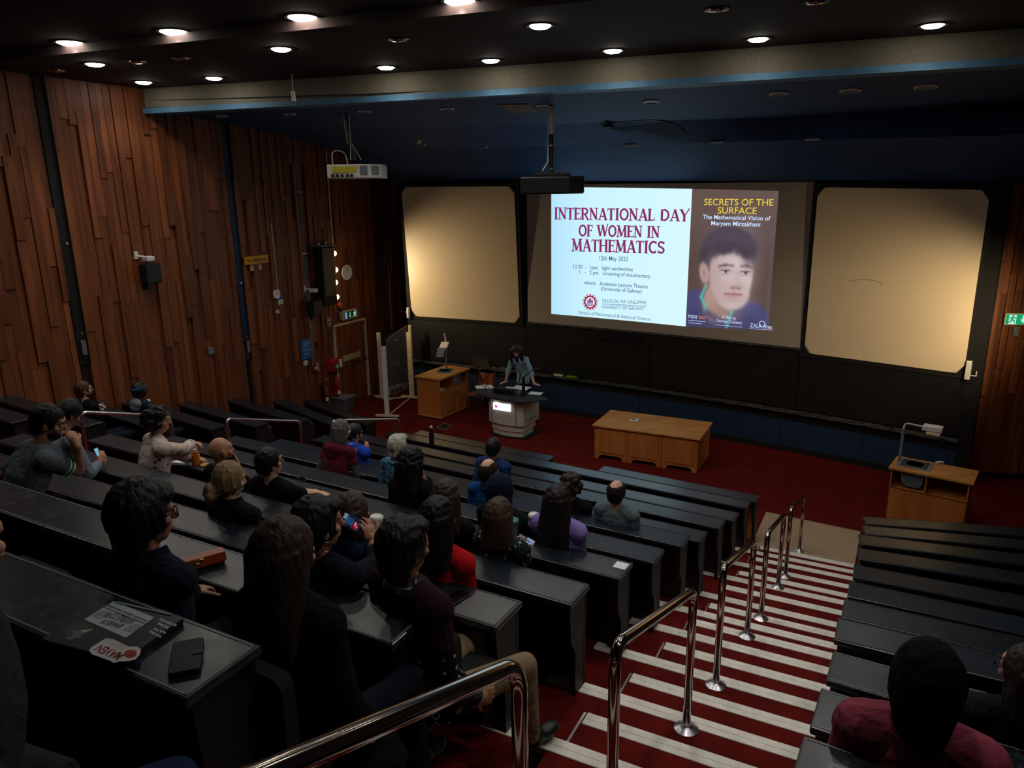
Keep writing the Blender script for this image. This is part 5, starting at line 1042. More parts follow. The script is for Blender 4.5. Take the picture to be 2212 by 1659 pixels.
    b1 = N('ShaderNodeBump'); b1.inputs['Strength'].default_value = .8; b1.inputs['Distance'].default_value = .035; L(n1.outputs['Fac'], b1.inputs['Height']); b2 = N('ShaderNodeBump'); b2.inputs['Strength'].default_value = .3; b2.inputs['Distance'].default_value = .003; L(n2.outputs['Fac'], b2.inputs['Height']); L(b1.outputs[0], b2.inputs['Normal']); L(b2.outputs[0], P.inputs['Normal'])
    _cl[k] = m; return m
def hand(mb, w, d, nrm, side, s=1.0, curl=25, spread=.0):
    """w wrist, d pointing direction, nrm palm normal, side +1 thumb towards +across"""
    d = d.normalized(); nrm = (nrm-d*nrm.dot(d)).normalized(); ac = d.cross(nrm).normalized()*side
    limb(mb, w-d*.03*s, w+d*.03*s, .026*s, .030*s, seg=10)
    R = Matrix((ac, d, nrm)).transposed(); mb.ball(w+d*.055*s, (.042*s, .05*s, .017*s), 12, R)
    for k, (ln, off) in enumerate(((.074, .031), (.083, .011), (.077, -.010), (.060, -.029))):
        p = w+d*(.088-.006*abs(k-1))*s+ac*off*s; dd = (d+ac*spread*(1.2-.8*k)).normalized()
        for j, (f, r) in enumerate(((.45, .0092), (.31, .0082), (.24, .0074))):
            a = math.radians(curl*(.6+.5*j)); dd = (dd*math.cos(a)+nrm*math.sin(a)).normalized(); q = p+dd*ln*f*s; limb(mb, p, q, r*s, r*.92*s, seg=8); p = q
    p = w+d*.025*s+ac*.030*s; dd = (d*.72+ac*.62+nrm*.3).normalized()
    for f, r in ((.042, .0125), (.034, .0105), (.026, .009)):
        q = p+dd*f*s; limb(mb, p, q, r*s, r*.92*s, seg=8); p = q; dd = (dd+d*.35+nrm*.25*curl/40).normalized()
def ik(S, T, l1, l2, hint):
    d = T-S; L_ = d.length; m = (l1+l2)*.995
    if L_ > m: T = S+d*(m/L_); d = T-S; L_ = m
    a = (l1*l1-l2*l2+L_*L_)/(2*L_); h = math.sqrt(max(0, l1*l1-a*a)); u = d/L_; hp = hint-u*hint.dot(u)
    hp = hp.normalized() if hp.length > 1e-6 else u.orthogonal(); return S+u*a+hp*h, T
def hair_mesh(Hm, style, s, vox, size=1.0, length=.3, seed=0, amp=.006):
    """hair in head coordinates (x right, y forward, z up) moved by Hm"""
    mb = MB(); X, Y, Z = V(1, 0, 0), V(0, 1, 0), V(0, 0, 1); k = size
    if style == 'scarf':
        mb.ball((0, -.008, .012), (.098*k, .118*k, .132*k), 18); loft(mb, [(V(0, -.012, -.03), X, Y, .096*k, .112*k), (V(0, -.02, -.10), X, Y, .080*k, .09*k), (V(0, -.03, -.155), X, Y, .07*k, .075*k)]); mb.ball((0, -.07, -.03), (.07*k, .06*k, .07*k), 12)
    elif style in ('hijab', 'hood'):
        mb.ball((0, -.008, .012), (.098*k, .118*k, .132*k), 18)
        loft(mb, [(V(0, -.012, -.03), X, Y, .096*k, .112*k), (V(0, -.02, -.12), X, Y, .088*k, .096*k), (V(0, -.03, -.19), X, Y, .12*k, .105*k), (V(0, -.035, -.25), X, Y, .19*k, .13*k), (V(0, -.03, -.30), X, Y, .215*k, .14*k)])
    else:
        mb.ball((0, -.012, .018), (.088*k, .106*k, .116*k), 18)
        if style in ('short', 'balding', 'fluffy', 'curly'): mb.ball((0, -.05, -.03), (.078*k, .062*k, .07*k), 14)
        if style == 'fluffy': mb.ball((0, -.02, .03), (.096*k, .11*k, .118*k), 16); mb.ball((0, -.06, -.05), (.085*k, .06*k, .085*k), 14); mb.ball((.02, .06, .09), (.06*k, .045*k, .035*k), 12)
        if style == 'curly':
            r_ = random.Random(seed)
            for i in range(46):
                t = r_.uniform(-.5, 1); a = r_.uniform(0, 2*PI); q = math.sqrt(1-t*t); mb.ball((.092*k*q*math.cos(a), -.018+.105*k*q*math.sin(a), .015+.115*k*t), .03*k, 8)
        if style == 'bob': loft(mb, [(V(0, -.02, .05), X, Y, .09*k, .1*k), (V(0, -.03, -.04), X, Y, .098*k, .088*k), (V(0, -.035, -.10), X, Y, .102*k, .082*k), (V(0, -.038, -.10-.25*length), X, Y, .098*k, .074*k)])
        if style == 'long': loft(mb, [(V(0, -.02, .05), X, Y, .09*k, .1*k), (V(0, -.04, -.06), X, Y, .104*k, .086*k), (V(0, -.07, -.16), X, Y, .115*k, .07*k), (V(0, -.10, -.16-.5*length), X, Y, .12*k, .05*k), (V(0, -.11, -.16-length), X, Y, .075*k, .028*k)])
        if style == 'speaker':
            loft(mb, [(V(0, -.02, .05), X, Y, .10*k, .105*k), (V(0, -.03, -.05), X, Y, .115*k, .09*k), (V(0, -.03, -.13), X, Y, .12*k, .075*k), (V(0, -.03, -.19), X, Y, .10*k, .05*k)])
            for sd in (-1, 1): limb(mb, V(sd*.075, .03, .03)*k, V(sd*.10, .05, -.09)*k, .03*k, .034*k); limb(mb, V(sd*.10, .05, -.09)*k, V(sd*.09, .075, -.20)*k, .034*k, .02*k)
        if style == 'pony': mb.ball((0, -.04, -.03), (.08*k, .07*k, .075*k), 14); limb(mb, V(0, -.115, .06), V(0, -.15, .0), .032*k, .04*k); limb(mb, V(0, -.15, .0), V(0, -.13, -.02-length), .042*k, .018*k)
        if style == 'bun':
            mb.ball((0, -.04, -.02), (.082*k, .072*k, .08*k), 14)
            for c, r in (((.0, -.125, -.05), .045), ((.02, -.135, -.085), .036), ((-.025, -.13, -.08), .034)): mb.ball(c, r*k, 12)
    me = remesh(mb, vox, 4, dec=1); n = len(me.vertices); co = np.empty(n*3); me.vertices.foreach_get('co', co); co = co.reshape(-1, 3)
    for i in range(n):
        x, y, z = co[i]; d = mnoise.noise(V(x*60, y*60, z*(10 if style != 'curly' else 60))+V(seed, 0, 0))*amp*(.25 if style in ('hijab', 'hood', 'scarf') else 1)+mnoise.noise(V(x*18+seed, y*18, z*9))*amp*.6
        v = V(x, y+.02, z-.01); r = v.length
        if r > 0: co[i] += np.array(v/r)*d
    face = lambda x, y, z: (y > .05+.35*max(0, z) and z < .052) if style not in ('hijab', 'hood', 'scarf') else (y > .078 and abs(x) < .062 and -.11 < z < .065)
    def drop(x, y, z):
        if style == 'speaker': return y > .055 and z < .05 and abs(x) < .058*k
        if face(x, y, z): return True
        if style in ('short', 'balding', 'fluffy') and (z < -.085*k+.0 or (z < -.02 and y > -.005 and style != 'fluffy') or (z < -.05 and y > -.02)): return True
        if style == 'curly' and z < -.05 and y > .0: return True
        if style == 'balding' and z > .062 and (x/.062)**2+((y+.01)/.085)**2 < 1: return True
        return False
    keep = np.array([not drop(*c) for c in co]); fs = [tuple(p.vertices) for p in me.polygons if all(keep[i] for i in p.vertices)]; idx = {}; vs = []
    for f in fs:
        for i in f:
            if i not in idx: idx[i] = len(vs); vs.append(co[i])
    out = bpy.data.meshes.new('hair'); bpy.data.meshes.remove(me)
    out.from_pydata([tuple(Hm @ (Vector(v)*s)) for v in vs], [], [tuple(idx[i] for i in f) for f in fs]); return out
def head_prims(mb, Hm, s, beard=False, fem=False):
    T = lambda *p: Hm @ (V(*p)*s); R = Hm.to_3x3()
    def e(c, r): mb.ball(T(*c), tuple(x*s for x in r), 14, R)
    e((0, -.008, .018), (.077, .097, .105)); e((0, .022, -.045), (.058, .066, .072)); e((0, .05, -.092), (.03, .028, .022) if not fem else (.026, .026, .02)); e((0, .075, .035), (.056, .022, .03))
    limb(mb, T(0, .093, .012), T(0, .112, -.026), .009*s, .013*s, seg=10); e((0, .104, -.03), (.017, .012, .009)); e((0, .086, -.062), (.024, .012, .007)); e((0, .084, -.071), (.02, .012, .007))
    for k in (-1, 1): e((k*.05, .06, -.02), (.022, .022, .02)); e((k*.033, .082, .022), (.021, .012, .006)); e((k*.079, -.004, -.012), (.010, .022, .034)); e((k*.083, -.010, .004), (.008, .016, .018))
    return T
def figure(t, J, o):
    """J joints in world space; o options. Builds body, top, trousers, shoes, hair as parts of the thing t"""
    s = o['s']; vox = o['vox']; fem = o.get('fem', False); w = .94 if fem else 1.0; Hm = J['Hm']; F = J['fwd']; Rt = J['right']
    def torso(mb, g, neck=True):
        ax = (J['shR']-J['shL']).normalized(); rings = []
        for c, a, b, up in J['spine']: ay = up.cross(ax).normalized()*-1; rings.append((c, ax, ay, (a*w+g)*s, (b+g)*s))
        loft(mb, rings)
        for k in ('L', 'R'): limb(mb, J['sh'+k], J['neck']+(J['sh'+k]-J['neck'])*.25, (.062*w+g)*s, (.05+g)*s)
        if fem and g > 0:
            c = J['spine'][3][0]; up = J['spine'][3][3]
            for k in (-1, 1): mb.ball(c+ax*k*.075*s+F*.085*s-up*.02*s, .062*s, 12)
    def arm(mb, k, g, t1=None, hand_=True):
        S, E, W_ = J['sh'+k], J['el'+k], J['wr'+k]
        a = .049*w+g; b = .039*w+g; c_ = .027+g
        if t1 is None: limb(mb, S, E, a*s, b*s); limb(mb, E, W_, (b+.001)*s, c_*s)
        elif t1 <= 1: q = S+(E-S)*t1; limb(mb, S, q, (a+.004)*s, (a+(b-a)*t1+.006)*s, (1, 0))
        else: q = E+(W_-E)*(t1-1); limb(mb, S, E, a*s, (b+.003)*s); limb(mb, E, q, (b+.004)*s, (b+(c_-b)*(t1-1)+.004)*s, (1, 0))
    # body: head, neck, torso and arms in one surface, hands modelled finely and welded on
    mb = MB(); head_prims(mb, Hm, s, fem=fem); limb(mb, J['neck']-(J['headc']-J['neck']).normalized()*.05*s, J['headc']-J['hup']*.03*s-J['hfw']*.012*s, (.056 if not fem else .049)*s, (.054 if not fem else .046)*s)
    torso(mb, -.006)
    for k in ('L', 'R'): arm(mb, k, 0)
    body = remesh(mb, vox, 4)
    hm_ = MB()
    for k in ('L', 'R'): hand(hm_, J['wr'+k], J['hd'+k], J['hn'+k], J.get('thumb'+k, 1 if k == 'L' else -1), s*(.92 if fem else 1), J.get('curl'+k, 28))
    hands = remesh(hm_, min(vox*.6, .0055) if not o.get('finehand') else .0034, 2); b = put('body', body, SK[o['skin']], t, hands)
    # eyes
    if o.get('eyes'):
        for k in (-1, 1):
            e = MB(); e.ball(Hm @ (V(k*.032, .083, .004)*s), .0125*s, 12); e.build('eye', fm((228, 222, 216), .2), t, smooth=2); e = MB(); e.ball(Hm @ (V(k*.032, .0925, .004)*s), .0058*s, 10); e.build('iris', fm((40, 28, 20), .2), t, smooth=2)
            e = MB(); e.tube([Hm @ (V(k*x, y, z)*s) for x, y, z in ((.014, .094, .026), (.03, .097, .031), (.05, .086, .026))], .0045*s, 6); e.build('eyebrow', hair_mat(o.get('hairc', (30, 22, 18))), t, smooth=2)
    # top
    g = o.get('loose', .012); mb = MB(); torso(mb, g)
    for k in ('L', 'R'): arm(mb, k, g, o.get('sleeve', 1.92) if not isinstance(o.get('sleeve'), dict) else o['sleeve'][k])
    if o.get('hood'):
        mh = MB() if o['hood'] is not True else mb
        c = J['neck']-F*.09*s+V(0, 0, -.02*s); ax = Rt; mh.ball(c, (.125*s, .075*s, .085*s), 14, J['R3']); mh.ball(c+V(0, 0, -.05)*s-F*.015*s, (.10*s, .07*s, .08*s), 14, J['R3'])
        if mh is not mb: put('hood', remesh(mh, .009, 4), o['hood'], t)
    top = put('top', remesh(mb, max(vox, .007), 5), o['cloth'], t)
    if o.get('bands'):
        S, E = J['shR'], J['elR']; d = (E-S).normalized()
        for k, (c0, c1, mt) in enumerate(((.50, .54, 'paper'), (.54, .62, 'green'), (.62, .66, 'paper'))):
            q = MB(); q.cone(S+(E-S)*c0, S+(E-S)*c1, (.0705-.012*c0)*s, (.0705-.012*c1)*s, 20, False); q.build('sleeve_band', M[mt] if mt != 'green' else fm((24, 120, 96), .9), t, smooth=2)
    if o.get('undersleeve'):
        mb = MB()
        for k in ('L', 'R'): limb(mb, J['sh'+k]+(J['el'+k]-J['sh'+k])*.4, J['el'+k], .058*s*w, .05*s*w); limb(mb, J['el'+k], J['el'+k]+(J['wr'+k]-J['el'+k])*.95, .05*s*w, .037*s)
        put('sleeves', remesh(mb, .01, 4), o['undersleeve'], t)
    if o.get('headband'):
        q = MB(); n = 28; vs = []
        for i in range(n):
            a = 2*PI*i/n
            for zz, rr in ((.035, 1.0), (.075, .93), (.075, .90), (.035, .97)): vs.append(Hm @ (V(.094*rr*math.cos(a), -.012+.113*rr*math.sin(a), zz+.015*math.sin(a))*s))
        q._add(vs, [(4*i+j, 4*i+(j+1) % 4, 4*((i+1) % n)+(j+1) % 4, 4*((i+1) % n)+j) for i in range(n) for j in range(4)]); q.build('headband', o['headband'], t, smooth=True)
    if o.get('clip'):
        q = MB()
        for dx in (-.02, 0, .022): q.ball(Hm @ (V(dx, -.125*o['hair'][2], .06)*s), .006*s, 8)
        q.build('hair_clip', M['steel'], t, smooth=2)
    if o.get('earring'):
        q = MB(); q.tube([Hm @ (V(.092+.002*math.cos(a), -.01+.022*math.cos(a), -.065+.022*math.sin(a))*s) for a in [2*PI*i/18 for i in range(19)]], .0018*s, 6); q.build('earring', M['steel'], t, smooth=2)
    if o.get('collar'):
        ax = (J['shR']-J['shL']).normalized(); up = (J['headc']-J['neck']).normalized(); ay = up.cross(ax); vs = []; n = 20
        for i in range(n+1):
            a = math.radians(-205+i*230/n); d = ax*math.cos(a)*.078*s+ay*math.sin(a)*.078*s; c0 = J['neck']+up*.0*s; vs += [c0+d*.88+up*.055*s, c0+d*1.0+up*.058*s, c0+d*1.28+up*.012*s, c0+d*1.2+up*.002*s]
        q = MB(); q._add(vs, [(4*i+j, 4*i+j+1, 4*i+5+j, 4*i+4+j) for i in range(n) for j in range(3)]); cm = q.build('collar', o['collar'], t, smooth=True); sm = cm.modifiers.new('thick', 'SOLIDIFY'); sm.thickness = .004
    # trousers and shoes
    mb = MB(); loft(mb, [(c, Rt, up.cross(Rt)*-1, (a*w+.008)*s, (b_+.008)*s) for c, a, b_, up in J['spine'][:2]])
    for k in ('L', 'R'): limb(mb, J['hip'+k], J['kn'+k], .088*s*w, .062*s); limb(mb, J['kn'+k], J['an'+k], .062*s, .047*s)
    put('trousers', remesh(mb, max(vox*1.3, .011), 4), o.get('legs', cloth((22, 26, 38))), t)
    for k in ('L', 'R'):
        q = MB(); a = J['an'+k]; q.ball(a+J['ft'+k]*.03*s-V(0, 0, .03)*s, (.045*s, .06*s, .045*s), 12, J['R3']); q.ball(a+J['ft'+k]*.12*s-V(0, 0, .045)*s, (.045*s, .09*s, .034*s), 12, J['R3']); put('shoe', remesh(q, .012, 3), o.get('shoe', M['black']), t)
    if o.get('hair'):
        st, hc, sz, ln = o['hair']; put('hair' if st not in ('hijab', 'hood', 'scarf') else 'headscarf', hair_mesh(Hm, st, s, max(.0065, vox*.8), sz, ln, o.get('seed', 1), o.get('amp', .006)), cloth(hc) if st in ('hijab', 'hood', 'scarf') else hair_mat(hc), t)
    if o.get('beard'):
        q = MB(); T = lambda *p: Hm @ (V(*p)*s); R = Hm.to_3x3()
        q.ball(T(0, .03, -.07), (.062*s, .064*s, .05*s), 14, R); me = remesh(q, .007, 3); put('beard', me, hair_mat(o['beard']), t)
    if o.get('glasses'):
        q = MB(); T = lambda *p: Hm @ (V(*p)*s)
        for k in (-1, 1):
            q.tube([T(k*.034+.026*math.cos(a), .106-abs(.006*math.cos(a)), .004+.021*math.sin(a)) for a in [2*PI*i/16 for i in range(17)]], .0028*s, 6); q.tube([T(k*.06, .1, .012), T(k*.086, .04, .014), T(k*.09, -.012, .012)], .003*s, 6)
        q.tube([T(-.01, .112, .01), T(.01, .112, .01)], .0028*s, 6); gl = q.build('glasses', M['black'], t, smooth=2)
        q = MB()
        for k in (-1, 1): q._add([T(k*.034+.024*math.cos(a), .105, .004+.019*math.sin(a)) for a in [2*PI*i/14 for i in range(14)]], [tuple(range(14))])
        q.build('lens', M['glass'], gl)
    return b
PEOPLE = {}
def seated(key, n, px, label, MR=None, yaw=0, lean=None, hyaw=0, hpitch=None, s=1.08, hy=-.36, armL='desk', armR='desk', tilt=0, htilt=0, grp='audience seated in the hall', **o):
    """sits behind the desk of row n so that the top of the head is seen at pixel px of the photograph"""
    MR = MR or MROW; Mx = MR[n]; best = None; hair = o.get('hair'); ht = .125*(1 if not hair else max(1, hair[2]*1.04 if hair[0] != 'curly' else hair[2]*1.12))
    def chain(x, hy, th, s):
        a = math.radians(th); P = [V(0, 0, .55)]; ang = (.55*a, a, 1.15*a)
        for L_, g in zip((.165, .195, .20), ang): P.append(P[-1]+V(0, math.sin(g), math.cos(g))*L_)
        hp = math.radians(hpitch) if hpitch is not None else .35*a; nk = P[-1]; hc = nk+V(0, math.sin(.75*a), math.cos(.75*a))*.105+V(0, math.sin(hp)*.06+.012, math.cos(hp)*.06)
        return P, hc, hp, ang
    inv = Mx.inverted()
    def htop(x, hy, th, s):
        P, hc, hp, _ = chain(x, hy, th, s); q = hc+V(0, math.sin(hp), math.cos(hp))*ht; R = Matrix.Rotation(math.radians(-yaw), 3, 'Z'); q = R @ q; return Mx @ (V(x, hy, -DT)+q*s)
    for sc in (s, s*1.03, s*1.06, s*.96):
        for th in ([lean] if lean is not None else np.linspace(-9, 42, 52)):
            for hh in ((hy, hy-.05, hy-.1, hy+.04) if lean is None else np.linspace(hy-.45, hy+.45, 61)):
                x = -1.5
                for _ in range(4):
                    u = proj(htop(x, hh, th, sc)); u2 = proj(htop(x+.05, hh, th, sc)); x += (px[0]-u[0])/((u2[0]-u[0])/.05)
                u = proj(htop(x, hh, th, sc)); cost = abs(u[1]-px[1])*2+abs(th-6)*.12+abs(hh-hy)*12+abs(sc-s)*60
                if best is None or cost < best[0]: best = (cost, x, hh, th, sc, u)
    _, x, hh, th, s, u = best; P, hc, hp, ang = chain(x, hh, th, s); base = Mx @ V(x, hh, -DT)
    PEOPLE[key] = (n, round(x, 2), round(hh, 2), round(th, 1), round(s, 2), [round(v) for v in u])
    fx, fy = (Mx.to_3x3() @ V(1, 0, 0)), (Mx.to_3x3() @ V(0, 1, 0)); Ry = Matrix.Rotation(math.radians(-yaw), 3, 'Z'); fx, fy = Ry @ fx, Ry @ fy; Z = V(0, 0, 1); B3 = Matrix((fx, fy, Z)).transposed()
    W_ = lambda p: base+B3 @ (p*s)
    t = thing('person', base, label, 'person', grp); fem = o.get('fem', False); fw = .94 if fem else 1
    J = dict(fwd=fy, right=fx, R3=B3); tl = math.radians(tilt); T3 = Matrix.Rotation(tl, 3, 'Y')
    P = [P[0]]+[P[0]+T3 @ (p-P[0]) for p in P[1:]]; hc = P[0]+T3 @ (hc-P[0])
    ups = [Z]+[B3 @ (T3 @ V(0, math.sin(g), math.cos(g))) for g in ang]; shp = ((.165, .118), (.150, .108), (.172, .118), (.160, .098), (.085, .07))
    mid = P[2]+(P[3]-P[2])*.55; cs = [P[0]-V(0, 0, .06), P[1], P[2], mid, P[3]]; J['spine'] = [(W_(c), a, b, u_) for c, (a, b), u_ in zip(cs, shp, (ups[0], ups[1], ups[2], ups[3], ups[3]))]
    J['neck'] = W_(P[3]); J['headc'] = W_(hc); sh = P[3]-(P[3]-P[2]).normalized()*.055
    sx = .168*fw; J['shL'] = W_(sh+T3 @ V(-sx, .0, 0)); J['shR'] = W_(sh+T3 @ V(sx, .0, 0))
    Hr = B3 @ T3.to_3x3() @ Matrix.Rotation(math.radians(-hyaw), 3, 'Z') @ Matrix.Rotation(math.radians(htilt), 3, 'Y') @ Matrix.Rotation(-hp, 3, 'X'); J['Hm'] = Matrix.Translation(J['headc']) @ Hr.to_4x4(); J['hup'] = Hr @ Z; J['hfw'] = Hr @ V(0, 1, 0)
    for k, sd, arm in (('L', -1, armL), ('R', 1, armR)):
        S = J['sh'+k]; out = fx*sd; hint = -Z*.8+out*.55-fy*.2
        dz = WL[t.name].z+DT
        if arm == 'desk': c = Mx @ V(x+sd*.13, .10, .045); T = c; hd = (fy*.8-out*.55).normalized(); hn = -Z
        elif arm == 'fold': T = Mx @ V(x-sd*.02, .07, .05); hd = (-out+fy*.15).normalized(); hn = -Z
        elif arm == 'lap': T = W_(V(sd*.05, .24, .66)); hd = (fy*.75-out*.6).normalized(); hn = -Z; hint = -fy*.9+out*.35-Z*.4
        elif arm == 'side': T = W_(V(sd*.22, .10, .58)); hd = (fy*.8-Z*.4).normalized(); hn = -out; hint = -fy*.9+out*.2-Z*.2
        elif arm == 'chin': T = J['headc']+J['hfw']*.10*s-J['hup']*.16*s+out*.02; hd = (Z*.9+J['hfw']*.05-out*.35).normalized(); hn = -J['hfw']
        else: T = arm['w']; hd = arm.get('hd', fy); hn = arm.get('hn', -Z); hint = arm.get('hint', hint); J['curl'+k] = arm.get('curl', 30); J['thumb'+k] = arm.get('th', 1 if k == 'L' else -1)
        E, T2 = ik(S, T, .285*s*fw, .255*s*fw, hint)
        if isinstance(arm, dict) and 'el' in arm:
            E = S+(arm['el']-S).normalized()*.30*s; T2 = E+(T-E).normalized()*min((T-E).length, .27*s)
        J['el'+k], J['wr'+k], J['hd'+k], J['hn'+k] = E, T2, hd, hn
        lx = o.get('legx', .10)*sd; J['hip'+k] = W_(V(sd*.09, .02, .53)); J['kn'+k] = W_(V(lx*1.3, .45, .53)); J['an'+k] = W_(V(lx*1.2, .50, .10)); J['ft'+k] = fy
    d = (base-CAMP).length; o.setdefault('vox', .0065 if d < 4 else .009 if d < 7.5 else .012); o['s'] = s; o.setdefault('seed', len(PEOPLE))
    figure(t, J, o)
    USED.setdefault({id(MROW): 'M', id(MRB): 'R', id(MLB): 'W'}[id(MR)]+n, []).append((MR[ROWS[ROWS.index(n)-1]].inverted() @ base).x if n != 'A' else 0)
    return t, J
def rowpt(n, px, py, y, MR=None):    # where the view ray meets the upright plane y of a row
    Mx = (MR or MROW)[n]; o_ = Mx @ V(0, y, 0); nn = Mx.to_3x3() @ V(0, 1, 0); q = ray(px, py); return CAMP+q*((o_-CAMP).dot(nn)/q.dot(nn))
def rdir(n, x, y, z, MR=None): return (((MR or MROW)[n]).to_3x3() @ V(x, y, z)).normalized()
BLK = cloth((16, 16, 19)); NVY = cloth((24, 34, 58)); JEAN = cloth((34, 48, 82)); DRK = cloth((26, 24, 26))
# --- left block by the plank wall
seated('auburn', 'G', (176, 822), 'person with short auburn hair and glasses by the plank wall, holding a striped cup', MR=MLB, hyaw=14, skin='fair', cloth=BLK, hair=('short', (70, 38, 22), 1.02, 0), glasses=True, beard=(70, 36, 20), armR=dict(w=at(207, 880, ZF['G']+.86), hd=rdir('G', .6, .7, .25, MLB), hn=rdir('G', .3, .2, -.6, MLB), curl=45), armL='side')
seated('headband', 'H', (298, 825), 'person with a blue headband and a grey hood over a dark plaid coat', MR=MLB, hyaw=16, skin='dark', fem=True, hood=cloth((112, 118, 126)), cloth=cloth((30, 40, 58), 'check', (20, 26, 40), (52, 62, 80)), hair=('short', (20, 15, 14), 1.04, 0), headband=cloth((58, 84, 124)), armR=dict(w=at(310, 884, ZF['H']+.84), hd=rdir('H', .5, .7, .3, MLB), hn=rdir('H', .5, .2, -.5, MLB), curl=45), armL='side')
# --- middle block
seated('polo', 'C', (112, 872), 'bearded person in a grey polo with green sleeve bands, chin on hand', lean=27, hyaw=26, hpitch=18, yaw=14, skin='tan', cloth=cloth((96, 104, 112)), sleeve=.72, hair=('short', (26, 20, 18), 1.03, 0), beard=(28, 20, 17), legs=DRK, eyes=True, finehand=True, hairc=(26, 20, 18),
       armR=dict(el=at(212, 1030, ZF['C']+DT+.05), w=rowpt('C', 163, 955, .04), hd=rdir('C', -.55, .1, .6), hn=rdir('C', -.5, -.1, -.8), curl=85, th=-1), armL='side', bands=True)
seated('phoneglass', 'D', (163, 862), 'person with glasses bending over a phone beside the bearded person', lean=24, hpitch=34, hyaw=8, skin='tan', cloth=cloth((120, 128, 140)), hair=('short', (18, 15, 14), 1.02, 0), glasses=True, armR=dict(w=at(212, 1003, ZF['D']+DT+.06), hd=rdir('D', -.2, .6, .5), hn=rdir('D', -.9, .1, .2), curl=40), armL='side')
seated('dotted', 'E', (338, 876), 'person with dark curly hair in a cream dotted top, elbow raised', hyaw=22, yaw=20, lean=10, skin='tan', fem=True, cloth=cloth((206, 186, 176), 'dots', (96, 74, 70)), sleeve=1.86, hair=('curly', (24, 19, 17), 1.04, 0), amp=.012, loose=.02,
       armR=dict(el=rowpt('E', 428, 972, .02), w=rowpt('E', 417, 953, .14), hd=rdir('E', .6, .3, .0), hn=rdir('E', .1, -.2, -1), curl=60))
seated('bald', 'E', (472, 945), 'bald person in a dark tee leaning a cheek on one hand', skin='tan', cloth=cloth((26, 30, 28)), sleeve=.75, hyaw=18, beard=(40, 28, 22), armR='chin', armL='side')
seated('bun', 'D', (497, 1003), 'person with fair hair gathered in a low bun, dark jacket', hyaw=16, hpitch=10, skin='fair', fem=True, cloth=cloth((22, 24, 30)), collar=cloth((16, 18, 22)), hair=('bun', (142, 116, 82), 1.05, 0), armR='side', armL='side')
seated('blacktee', 'E', (577, 968), 'person with black hair and glasses in a black tee, bare arm along the desk', hyaw=24, skin='fair', cloth=cloth((13, 14, 18)), sleeve=.8, hair=('short', (16, 14, 14), 1.06, 0), glasses=True, armR='fold', armL='fold')
seated('maroon', 'G', (737, 904), 'person with long grey hair in a maroon hooded vest and patterned sleeves', hyaw=20, lean=16, skin='fair', fem=True, cloth=cloth((88, 22, 42)), hood=True, sleeve=.5, hair=('bob', (84, 78, 74), 1.05, .2), armR=dict(w=at(760, 1024, ZF['G']+DT+.03), hd=rdir('G', .2, .6, -.5), hn=V(0, 0, -1)), undersleeve=cloth((34, 34, 36), 'swirl', (96, 96, 98)), armL='side')
seated('bluejacket', 'H', (768, 913), 'person with short black hair in a blue jacket and brown scarf looking at a phone', hyaw=14, hpitch=16, skin='tan', cloth=cloth((34, 66, 176)), armL='side', hood=cloth((118, 102, 84)), hair=('short', (18, 16, 16), 1.0, 0), armR=dict(w=at(785, 972, ZF['H']+.86), hd=rdir('H', 0, .7, .6), hn=rdir('H', -.9, .2, .1), curl=45))
seated('checkshirt', 'G', (858, 939), 'person with wavy white hair in a blue and white checked shirt', skin='fair', cloth=cloth((60, 118, 150), 'check', (24, 54, 84), (150, 186, 200)), collar=cloth((110, 160, 180)), hair=('fluffy', (178, 170, 158), 1.0, 0), amp=.010, armR='side', armL='side')
seated('clipped', 'F', (887, 962), 'person with thick black hair and a glinting clip, in a black coat', skin='tan', fem=True, hyaw=12, loose=.03, cloth=cloth((10, 10, 11)), hair=('long', (10, 9, 9), 1.28, .1), amp=.012, clip=True, armR='chin', armL='side')
seated('navyblazer', 'I', (1066, 944), 'person in a navy blue jacket sitting alone near the front', skin='tan', cloth=cloth((30, 52, 96)), hair=('short', (16, 15, 15), 1.04, 0), loose=.02, armR='side', armL='side')
seated('fleece', 'G', (1054, 989), 'balding person in a bright blue fleece', skin='fair', cloth=cloth((22, 72, 132)), collar=cloth((16, 44, 82)), hair=('balding', (46, 36, 30), 1.03, 0), armR='side', armL='side')
seated('navyscarf', 'F', (1080, 1026), 'person in a navy headscarf turned to the right', hyaw=38, skin='brown', fem=True, cloth=cloth((20, 20, 24)), hair=('hijab', (22, 30, 52), 1.0, 0), armR='side', armL='side')
seated('topknot', 'E', (960, 1033), 'person with brown hair pinned up and falling loose, black top', skin='fair', fem=True, hyaw=-14, cloth=BLK, hair=('long', (52, 36, 28), 1.16, .12), armR='side', armL='side')
seated('redtop', 'D', (943, 1070), 'person with a black ponytail in a short-sleeved red top', skin='tan', fem=True, cloth=cloth((192, 20, 30)), sleeve=.72, hair=('long', (14, 12, 12), 1.08, .1), armR='lap', armL='side', legs=cloth((24, 26, 26), 'floral', (150, 150, 146), (90, 96, 96)))
seated('bobhair', 'E', (1076, 1076), 'person with a brown bob in a dark flowered blouse, holding a phone wallet', skin='fair', fem=True, cloth=cloth((30, 42, 42), 'floral', (190, 196, 190), (92, 110, 104)), sleeve=1.5, hair=('bob', (66, 48, 36), 1.12, .35), finehand=True,
       armR=dict(w=at(1133, 1208, ZF['E']+DT+.05), hd=rdir('E', .0, .55, .35), hn=rdir('E', -.8, .1, .2), curl=38), armL=dict(w=at(1098, 1178, ZF['E']+DT+.1), hd=rdir('E', .5, .6, .2), hn=rdir('E', .6, -.1, .3), curl=35))
